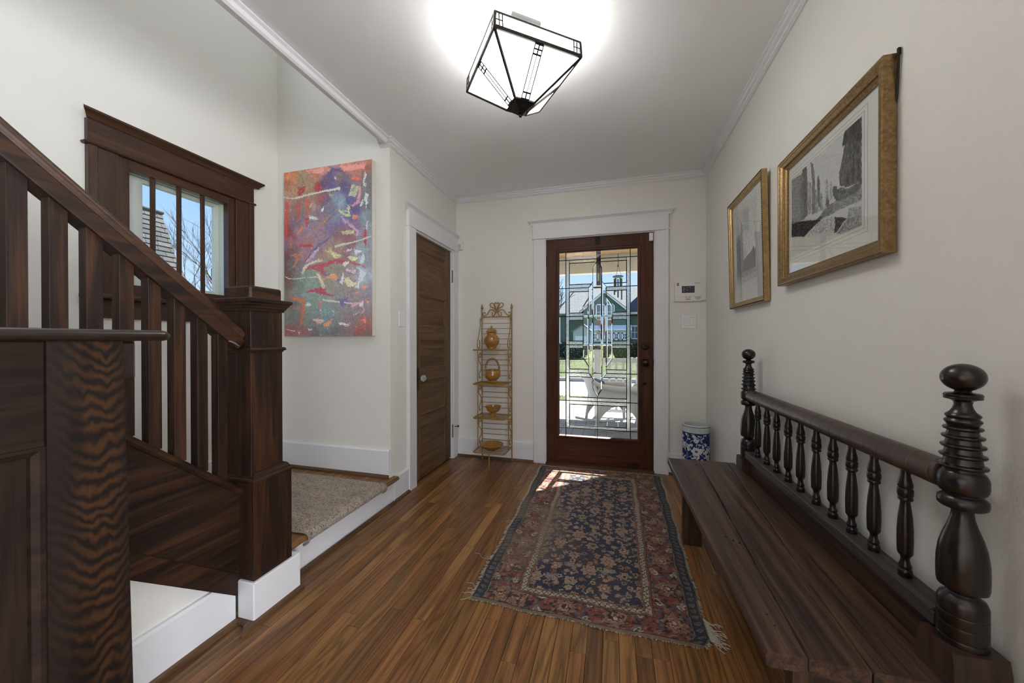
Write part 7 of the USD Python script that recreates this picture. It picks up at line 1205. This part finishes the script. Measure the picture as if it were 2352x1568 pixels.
# wicker rocking chair
def weave(name, col):
    n = {'g': ('geometry', {}), 'w': ('wave_texture', {'wave_type': 'bands', 'bands_direction': 'z', 'scale': 55, 'distortion': 1.5}), 'b': ('bump', {'strength': 1, 'distance': .0022}), 'p': ('principled_bsdf', {'base_color': col, 'roughness': .5})}
    mat(name, n, [('g.position', 'w.vector'), ('w.fac', 'b.height'), ('b.normal', 'p.normal')])
weave('wicker', (.84, .83, .80)); plain('cushion_blue', (.10, .17, .22), rough=.9, var=.8, vscale=24); plain('cushion_white', (.55, .55, .50), rough=.9, var=.4, vscale=18)
def wicker_chair(name, label, c, ang, rocker):
    t = thing(name, label, 'chair', (0, 0, 0)); ca, sa = math.cos(ang), math.sin(ang)
    def X(m): m = m.copy(); v = m.vertices; m.vertices = np.stack([c[0] + v[:, 0] * ca - v[:, 1] * sa, c[1] + v[:, 0] * sa + v[:, 1] * ca, v[:, 2] + c[2]], 1); return m
    # local: the chair faces +x; width along y
    def surf(fn, nu=40, nv=24, th=.022):
        m, u, v = grid(fn, nu, nv); n = m.vertex_normals; k = len(m.vertices); f = m.faces
        e = trimesh.Trimesh(m.vertices, f, process=False); b = e.edges[trimesh.grouping.group_rows(e.edges_sorted, require_count=1)]
        return TM(np.vstack([m.vertices, m.vertices - n * th]), np.vstack([f, f[:, ::-1] + k, np.c_[b[:, 0], b[:, 1] , b[:, 1] + k][:, ::-1], np.c_[b[:, 0], b[:, 1] + k, b[:, 0] + k][:, ::-1]]))
    part(t, 'seat', X(box(-.24, .26, -.25, .25, .335, .385, .015)), 'wicker')
    part(t, 'back', X(surf(lambda u, v: np.stack([-.25 - .12 * v + .07 * np.cos((u - .5) * math.pi) * -1 + .05, (u - .5) * (.54 + .06 * v), .36 + v * (.30 + .10 * np.sin(u * math.pi))], 1))), 'wicker')
    top_c = [(-.32 - .02 + .0 * u, (u - .5) * .60, .66 + .10 * math.sin(u * math.pi)) for u in np.linspace(0, 1, 24)]
    part(t, 'rolled_edge', X(tube(top_c, .028, 10)), 'wicker')
    for s in (-1, 1):
        part(t, 'arm', X(tube(spline([(-.33, s * .29, .66), (-.20, s * .30, .60), (.02, s * .305, .565), (.20, s * .305, .56), (.27, s * .30, .535), (.285, s * .29, .48)], 6), np.r_[np.linspace(.028, .05, 26), np.linspace(.05, .04, 5)], 12)), 'wicker')
        def side(u, v):
            x = -.27 + .54 * u; zt = .56 + .05 * (1 - u) ** 2; arch = .335 - .21 * np.clip(np.abs(u - .5) * 2, 0, 1) ** 2.2; zb = np.where(np.abs(u - .5) < .5, arch, .12)
            return np.stack([x, np.full_like(u, s * .285), zb + (zt - zb) * v], 1)
        part(t, 'side_panel', X(surf(side, 40, 14, .016)), 'wicker')
        for x, lean in ((-.25, -.05), (.25, .02)): part(t, 'leg', X(tube([(x, s * .285, .38), (x + lean, s * .285, .05)], [.024, .019], 10)), 'wicker')
        if rocker: part(t, 'rocker', X(tube([(x, s * .285, .019 + .30 * (x + .02) ** 2) for x in np.linspace(-.46, .40, 24)], .018, 8)), 'white_paint')
    def skirt(u, v):
        zb = .32 - .19 * np.abs(u - .5) ** 2 * 4; return np.stack([np.full_like(u, .262), (u - .5) * .54, zb + (.37 - zb) * v], 1)
    part(t, 'front_skirt', X(surf(skirt, 30, 8, .014)), 'wicker')
    q = part(t, 'cushion', X(box(-.20, .24, -.23, .23, .385, .45, .03)), 'cushion_white'); part(q, 'back_pillow', X(hull([(x + dx, y, z) for x, z, dx in ((-.24, .45, .0), (-.29, .66, 0), (-.10, .45, .0), (-.17, .66, 0)) for y in (-.20, .20)])), 'cushion_blue', 'blue patterned pillow')
    return t
wicker_chair('rocking_chair', 'white wicker rocking chair on the porch behind the door glass', (.00, 5.26, -.10), .30, True)
wicker_chair('porch_armchair', 'white wicker armchair behind the rocking chair at the railing', (.72, 5.42, -.10), 3.6, False)
# wind chime
plain('chime_green', (.075, .12, .11), rough=.5)
wc = thing('wind_chime', 'grey green wind chime hanging under the porch beam', 'wind chime', (.093, 6.0, 2.5))
part(wc, 'hook', join([tube(spline([(.093, 6.0, 2.50), (.093, 6.0, 2.36), (.102, 6.0, 2.335), (.093, 6.0, 2.318), (.084, 6.0, 2.33)], 5), .004, 6), trimesh.creation.icosphere(2, .012).apply_translation((.093, 6.0, 2.30))]), 'iron_dark')
part(wc, 'cord', join([tube([(.093, 6.0, 2.30), (.093 + .055 * math.cos(a), 6.0 + .055 * math.sin(a), 2.14)], .0018, 5) for a in (0, 2.09, 4.19)]), 'iron_dark')
part(wc, 'disc', lathe([(0, 2.118), (.080, 2.118), (.085, 2.125), (.080, 2.136), (.055, 2.142), (0, 2.142)], (.093, 6.0, 0), 24), 'chime_green')
for k in range(5):
    a = k * 1.257 + .3; part(wc, 'chime_tube', tube([(.093 + .058 * math.cos(a), 6.0 + .058 * math.sin(a), 2.10), (.093 + .058 * math.cos(a), 6.0 + .058 * math.sin(a), 1.76 + .04 * k)], .011, 8), 'chime_green')

# ------------------------------------------------------------------ outside: garden, street, the house across
pv = thing('front_walk', kind='structure', loc=(0, 8, -.6))
part(pv, 'bed', box(-6, 6, 5.2, 10.2, -.75, -.612, 0), 'kerb')
rq = random.Random(8)
y = 6.3
while y < 10.1:
    x = -3.2 + rq.random() * .3
    while x < 3:
        w = rq.uniform(.28, .42); part(pv, 'paver', box(x + .006, x + w - .006, y + .006, y + .264, -.63, -.6 + rq.uniform(-.004, .004), .006), 'paver', smooth=False); x += w
    y += .27
def grass_mat(name, a, b):
    n = {'g': ('geometry', {}), 'n': ('noise_texture', {'scale': 6, 'detail': 6, 'roughness': .75}), 'r': ('rgb_ramp', {'ramp': [(.3, a), (.7, b)]}), 'p': ('principled_bsdf', {'roughness': .9, 'specular_ior_level': .15})}
    mat(name, n, [('g.position', 'n.vector'), ('n.fac', 'r.fac'), ('r.color', 'p.base_color')])
grass_mat('turf', (.038, .058, .018), (.082, .100, .038)); grass_mat('verge', (.06, .08, .03), (.13, .135, .06))
top('verge', box(-30, 30, 10.2, 11.2, -.75, -.595, 0), 'verge', kind='structure'); top('street', box(-60, 60, 11.2, 15.3, -.75, -.62, 0), 'street', kind='structure')
top('kerb', box(-60, 60, 15.3, 15.55, -.75, -.47, .02), 'kerb', kind='structure')
m, u, v = grid(lambda u, v: np.stack([-60 + 120 * u, 15.5 + 54 * v, -.56 + .70 * np.clip((v - .12) / .5, 0, 1) + .02 * meshkit.noise(np.stack([u * 300, v * 120, 0 * u], 1), 3)], 1), 90, 50)
top('lawn', m, 'turf', kind='structure', smooth=True)
top('side_yard', box(-60, -2.56, -30, 5.2, -1.0, -.8, 0), 'turf', kind='structure')
# grass blades along the visible lawn and verge
rb_ = np.random.default_rng(5)
def blades(name, n, x0, x1, y0, y1, z, h, label):
    x, y, hh, a = rb_.uniform(x0, x1, n), rb_.uniform(y0, y1, n), rb_.uniform(.5, 1, n) * h, rb_.uniform(0, 6.28, n); w = .006
    zz = z(x, y); dx, dy = np.cos(a) * w, np.sin(a) * w; lx, ly = rb_.uniform(-.03, .03, n), rb_.uniform(-.03, .03, n)
    V = np.stack([np.stack([x - dx, y - dy, zz], 1), np.stack([x + dx, y + dy, zz], 1), np.stack([x + lx, y + ly, zz + hh], 1)], 1).reshape(-1, 3)
    top(name, TM(V, np.arange(3 * n).reshape(-1, 3)), 'turf', label, 'grass', kind='stuff', smooth=False)
blades('lawn_grass', 42000, -4.5, 2.5, 15.6, 27, lambda x, y: -.56 + .70 * np.clip(((y - 15.5) / 54 - .12) / .5, 0, 1), .045, 'short green lawn grass across the street')
blades('verge_grass', 7000, -4, 3, 10.2, 11.2, lambda x, y: np.full_like(x, -.6), .035, 'thin pale grass strip on the near side of the street')

plain('siding_green', (.085, .145, .115), rough=.7); plain('siding_pale', (.42, .45, .46), rough=.7); plain('roof_grey', (.17, .18, .185), rough=.9, var=.25, vscale=5); plain('roof_blue', (.045, .06, .10), rough=.8); plain('far_trim', (.75, .75, .74), rough=.6); plain('far_glass', (.10, .13, .16), rough=.1); plain('brick_dark', (.07, .075, .085), rough=.9, var=.3, vscale=6)
hs = thing('house', 'green gabled house with grey roof across the street', 'house', (-.9, 45, .1))
HY = 45.0
for k in range(22):
    z0 = .1 + k * .32; z1 = z0 + .32
    half = lambda z: 2.6 if z < 4.7 else max(.03, 2.6 * (1 - (z - 4.7) / 2.3))
    if z0 < 6.9: part(hs, 'siding_board', hull([(-.9 + s * half(z), HY + dy, z) for s in (-1, 1) for z, dy in ((z0, -.03), (z1, 0), (z0, .1), (z1, .1))]), 'siding_green', smooth=False)
for k in range(14): part(hs, 'siding_board', hull([(x, HY + 2 + dy, .1 + k * .32 + z) for x in (-6.5, 6.5) for z, dy in ((0, -.03), (.32, 0), (0, .1), (.32, .1))]), 'siding_green', smooth=False)
for s in (-1, 1):
    part(hs, 'rake_board', hull([(-.9 + s * a, HY - .28 + dy, z) for a, z in ((0, 7.02), (0, 6.78), (2.85, 4.62), (2.85, 4.38)) for dy in (0, .12)]), 'far_trim', smooth=False)
    part(hs, 'gable_roof', hull([(-.9 + s * a, y, z) for a, z in ((0, 7.06), (0, 6.98), (2.95, 4.62), (2.95, 4.52)) for y in (HY - .3, HY + 5)]), 'roof_grey', smooth=False)
part(hs, 'main_roof', hull([(x, y, z) for x, y, z in ((-7.2, HY + 1.2, 4.5), (7.2, HY + 1.2, 4.5), (-7.2, HY + 1.2, 4.3), (7.2, HY + 1.2, 4.3), (-5.6, HY + 6, 8.2), (5.6, HY + 6, 8.2), (-7, HY + 10, 4.4), (7, HY + 10, 4.4))]), 'roof_grey', smooth=False)
part(hs, 'side_roof', hull([(x, y, z) for x, y, z in ((1.0, HY + .9, 4.5), (3.6, HY + .9, 6.95), (5.2, HY + .9, 4.5), (3.6, HY + 5, 6.95), (1.3, HY + 1.5, 4.5))]), 'roof_blue', smooth=False)
part(hs, 'eave_board', box(1.7, 7.2, HY + 1.1, HY + 1.25, 4.25, 4.5, 0), 'far_trim')
def win(parent, x0, x1, z0, z1, y, nx=1, nz=1):
    f = part(parent, 'window', join([box(x0, x0 + .13, y - .10, y + .05, z0, z1, 0), box(x1 - .13, x1, y - .10, y + .05, z0, z1, 0), box(x0, x1, y - .10, y + .05, z0, z0 + .13, 0), box(x0, x1, y - .10, y + .05, z1 - .13, z1, 0)] + [box(x0 + (x1 - x0) * i / nx - .03, x0 + (x1 - x0) * i / nx + .03, y - .09, y + .05, z0, z1, 0) for i in range(1, nx)] + [box(x0, x1, y - .09, y + .05, z0 + (z1 - z0) * i / nz - .03, z0 + (z1 - z0) * i / nz + .03, 0) for i in range(1, nz)]), 'far_trim', smooth=False)
    part(f, 'pane', box(x0 + .12, x1 - .12, y - .06, y, z0 + .12, z1 - .12, 0), 'far_glass')
win(hs, -1.9, -.78, 3.5, 5.45, HY, 2, 2); win(hs, -.70, .30, 3.5, 5.45, HY, 2, 2); win(hs, 2.2, 3.2, 1.2, 2.9, HY + 2, 2, 2)
pw = part(hs, 'porch_front', box(-2.9, 1.9, HY - 1.4, HY - 1.3, .9, 2.25, 0), 'siding_pale')
part(hs, 'porch_roof', hull([(x, y, z) for x in (-3.2, 2.2) for y, z in ((HY - 1.6, 2.22), (HY - 1.6, 2.36), (HY, 2.9), (HY, 2.7))]), 'far_trim', smooth=False)
for x in (-2.2, -.9, .18, 1.1): win(hs, x, x + .60, 1.1, 1.95, HY - 1.42, 2, 2)
part(hs, 'foundation', box(-6.4, 6.4, HY - .1, HY + 2, -.4, .12, 0), 'brick_dark')
sd = thing('garage', 'small white gabled garage left of the green house', 'garage', (-3.6, 36, .1))
part(sd, 'wall', hull([(-3.7, 36, z) for z in (-.2, 2.0)] + [(-2.15, 36, z) for z in (-.2, 2.05)] + [(-2.75, 36, 2.62)] + [(-3.7, 40, z) for z in (-.2, 2.0)] + [(-2.15, 40, z) for z in (-.2, 2.05)] + [(-2.75, 40, 2.62)]), 'siding_pale', smooth=False)
for a, b in (((-3.85, 1.88), (-2.75, 2.66)), ((-2.0, 1.98), (-2.75, 2.66))): part(sd, 'roof_slope', hull([(x, y, z + d) for x, z in (a, b) for d in (0, .08) for y in (35.8, 40)]), 'roof_grey', smooth=False)
part(sd, 'garage_door', box(-3.5, -2.4, 35.95, 36.02, -.2, 1.5, .01), 'far_trim')

# ------------------------------------------------------------------ bare trees, hedges
plain('bark', (.085, .070, .058), rough=.95, var=.3, vscale=6); plain('bark_pale', (.20, .165, .13), rough=.95); plain('twig_red', (.22, .12, .075), rough=.9)
def tree(name, label, base, h, r0, seed, m='bark', spread=.55, lean=(0, 0), levels=5, cat='tree'):
    rt = random.Random(seed); segs = [[], []]
    def grow(p, d, L, r, lev):
        n = 4; P = [p]; q = np.array(p, float); dd = np.array(d, float)
        for i in range(n):
            dd = dd + np.array([rt.gauss(0, .12), rt.gauss(0, .12), rt.gauss(0.03, .07)]); dd /= np.linalg.norm(dd); q = q + dd * L / n; P.append(q.copy())
        segs[0 if lev < 2 else 1].append(tube(P, np.linspace(r, r * .62, n + 1), 6 if lev < 2 else 4))
        if lev >= levels: return
        for k in range(3 if lev else 4):
            i = rt.randint(2, n); a = rt.uniform(0, 6.28); t = dd + np.array([math.cos(a), math.sin(a), .25]) * rt.uniform(.5, 1.0) * spread * 1.6; t /= np.linalg.norm(t); grow(P[i], t, L * rt.uniform(.58, .78), r * .52, lev + 1)
        grow(P[-1], dd, L * .75, r * .6, lev + 1)
    t = thing(name, label, cat, base); grow(base, (lean[0], lean[1], 1), h * .34, r0, 0)
    part(t, 'trunk', join(segs[0]), m, smooth=True); part(t, 'twigs', join(segs[1]), m, smooth=False, kind='stuff'); return t
tree('bare_tree', 'bare winter tree beyond the stair window', (-25.0, 17.5, -.8), 9.6, .10, 4, 'bark', .30, (.0, .0), 5)
tree('bare_tree', 'bare winter tree left of the green house across the street', (-4.0, 23, -.4), 8.5, .20, 12, 'bark', .5, (-.02, 0), 4)
tree('bare_tree', 'reddish bare young tree before the green house', (-.75, 31, -.1), 3.6, .05, 22, 'twig_red', .30, (0, 0), 5)
plain('leaf_dark', (.035, .05, .03), rough=.8); plain('leaf_olive', (.18, .19, .09), rough=.8); plain('leaf_navy', (.035, .05, .055), rough=.8)
def shrub(name, label, c, rx, ry, rz, n, m, seed):
    g = np.random.default_rng(seed); d = g.normal(size=(n, 3)); d /= np.linalg.norm(d, axis=1, keepdims=True); p = np.array(c) + d * np.array([rx, ry, rz]) * g.uniform(.6, 1.02, (n, 1)); p[:, 2] = np.maximum(p[:, 2], c[2] - rz * .7)
    t = g.normal(size=(n, 3)); t /= np.linalg.norm(t, axis=1, keepdims=True); s_ = np.cross(t, g.normal(size=(n, 3))); s_ /= np.linalg.norm(s_, axis=1, keepdims=True); L = g.uniform(.05, .11, (n, 1))
    V = np.stack([p - t * L, p + s_ * L * .45, p + t * L, p - s_ * L * .45], 1).reshape(-1, 3); i = np.arange(n)[:, None] * 4
    th = thing(name, label, 'shrub', (c[0], c[1], c[2] - rz)); part(th, 'foliage', TM(V, np.vstack([i + np.array([0, 1, 2]), i + np.array([0, 2, 3])])), m, smooth=False, kind='stuff')
    part(th, 'stems', join([tube([(c[0], c[1], c[2] - rz * 1.0), tuple(np.array(c) + np.array([math.cos(a) * rx, math.sin(a) * ry, rz * .3]) * .7)], .02, 4) for a in np.linspace(0, 5.2, 6)]), 'bark')
shrub('hedge', 'dark blue green hedge below the white garage', (-3.2, 29, .25), 1.6, .8, .75, 5000, 'leaf_navy', 1); shrub('hedge', 'dark green bush right of the porch newel', (-.75, 29.5, .2), .7, .6, .62, 3000, 'leaf_dark', 2); shrub('hedge', 'pale olive rounded bush near the right side of door glass', (.62, 29, .2), .55, .5, .62, 3000, 'leaf_olive', 3); shrub('hedge', 'dark green bush at the far right of door glass', (1.7, 30, .3), .7, .6, .7, 3000, 'leaf_dark', 4)

# ------------------------------------------------------------------ the neighbour's steep shingled roof
nb = thing('neighbour_house', 'neighbour house with steep grey shingled roof beyond stair window', 'house', (-9.4, 4.6, -.8))
n0 = np.array([1, 0, .35]); n0 /= np.linalg.norm(n0); dn = np.array([.35, 0, -1.0]); dn /= np.linalg.norm(dn); p0 = np.array([-9.0, 0, 3.756])
for i, c_ in enumerate(((.085, .09, .092), (.10, .104, .104), (.118, .12, .118))): plain('shingle_%s' % 'abc'[i], tuple(np.array(c_) * .8), rough=.95, var=.15, vscale=30)
edge_y = lambda s: np.interp(s, [0, .4, .85, 1.25, 1.9, 2.8], [5.284, 5.313, 5.328, 5.361, 5.588, 6.0])
rs = random.Random(3); k = 0
for row in range(26):
    s = row * .108; y = 3.6 + (.1 if row % 2 else 0) + rs.uniform(-.02, .02)
    while y < edge_y(s + .1):
        y1 = min(y + rs.uniform(.17, .23), edge_y(s + .06)); 
        if y1 - y > .02 and y1 > 4.2:
            a = p0 + dn * s; b = p0 + dn * (s + .128)
            part(nb, 'shingle', hull([np.array([q[0], yy, q[2]]) + n0 * t for q, ts in ((a, (0, .004)), (b, (.006, .018))) for yy in (y + .003, y1 - .003) for t in ts]), 'shingle_%s' % rs.choice('abbc'), smooth=False)
        y = y1 + .0005
        if y1 >= edge_y(s + .06): break
for sa, sb_ in ((0, .42), (.42, .86), (.86, 1.26), (1.26, 1.9), (1.9, 2.8)):
    qa, qb = p0 + dn * sa - n0 * .004, p0 + dn * sb_ - n0 * .004
    part(nb, 'roof_core', hull([(q[0] - d, y, q[2]) for q, e in ((qa, edge_y(sa) - .02), (qb, edge_y(sb_) - .02)) for y in (3.4, e) for d in (0, 1.2)]), 'shingle_a', smooth=False)
part(nb, 'ridge_cap', join([tube([(-9.0, y, 3.775), (-9.0, y + .19, 3.768)], .035, 8) for y in np.arange(3.6, 5.2, .19)]), 'shingle_a')
part(nb, 'wall', box(-11, -8.3, 3.2, 5.7, -.8, 1.15, 0), 'siding_pale')
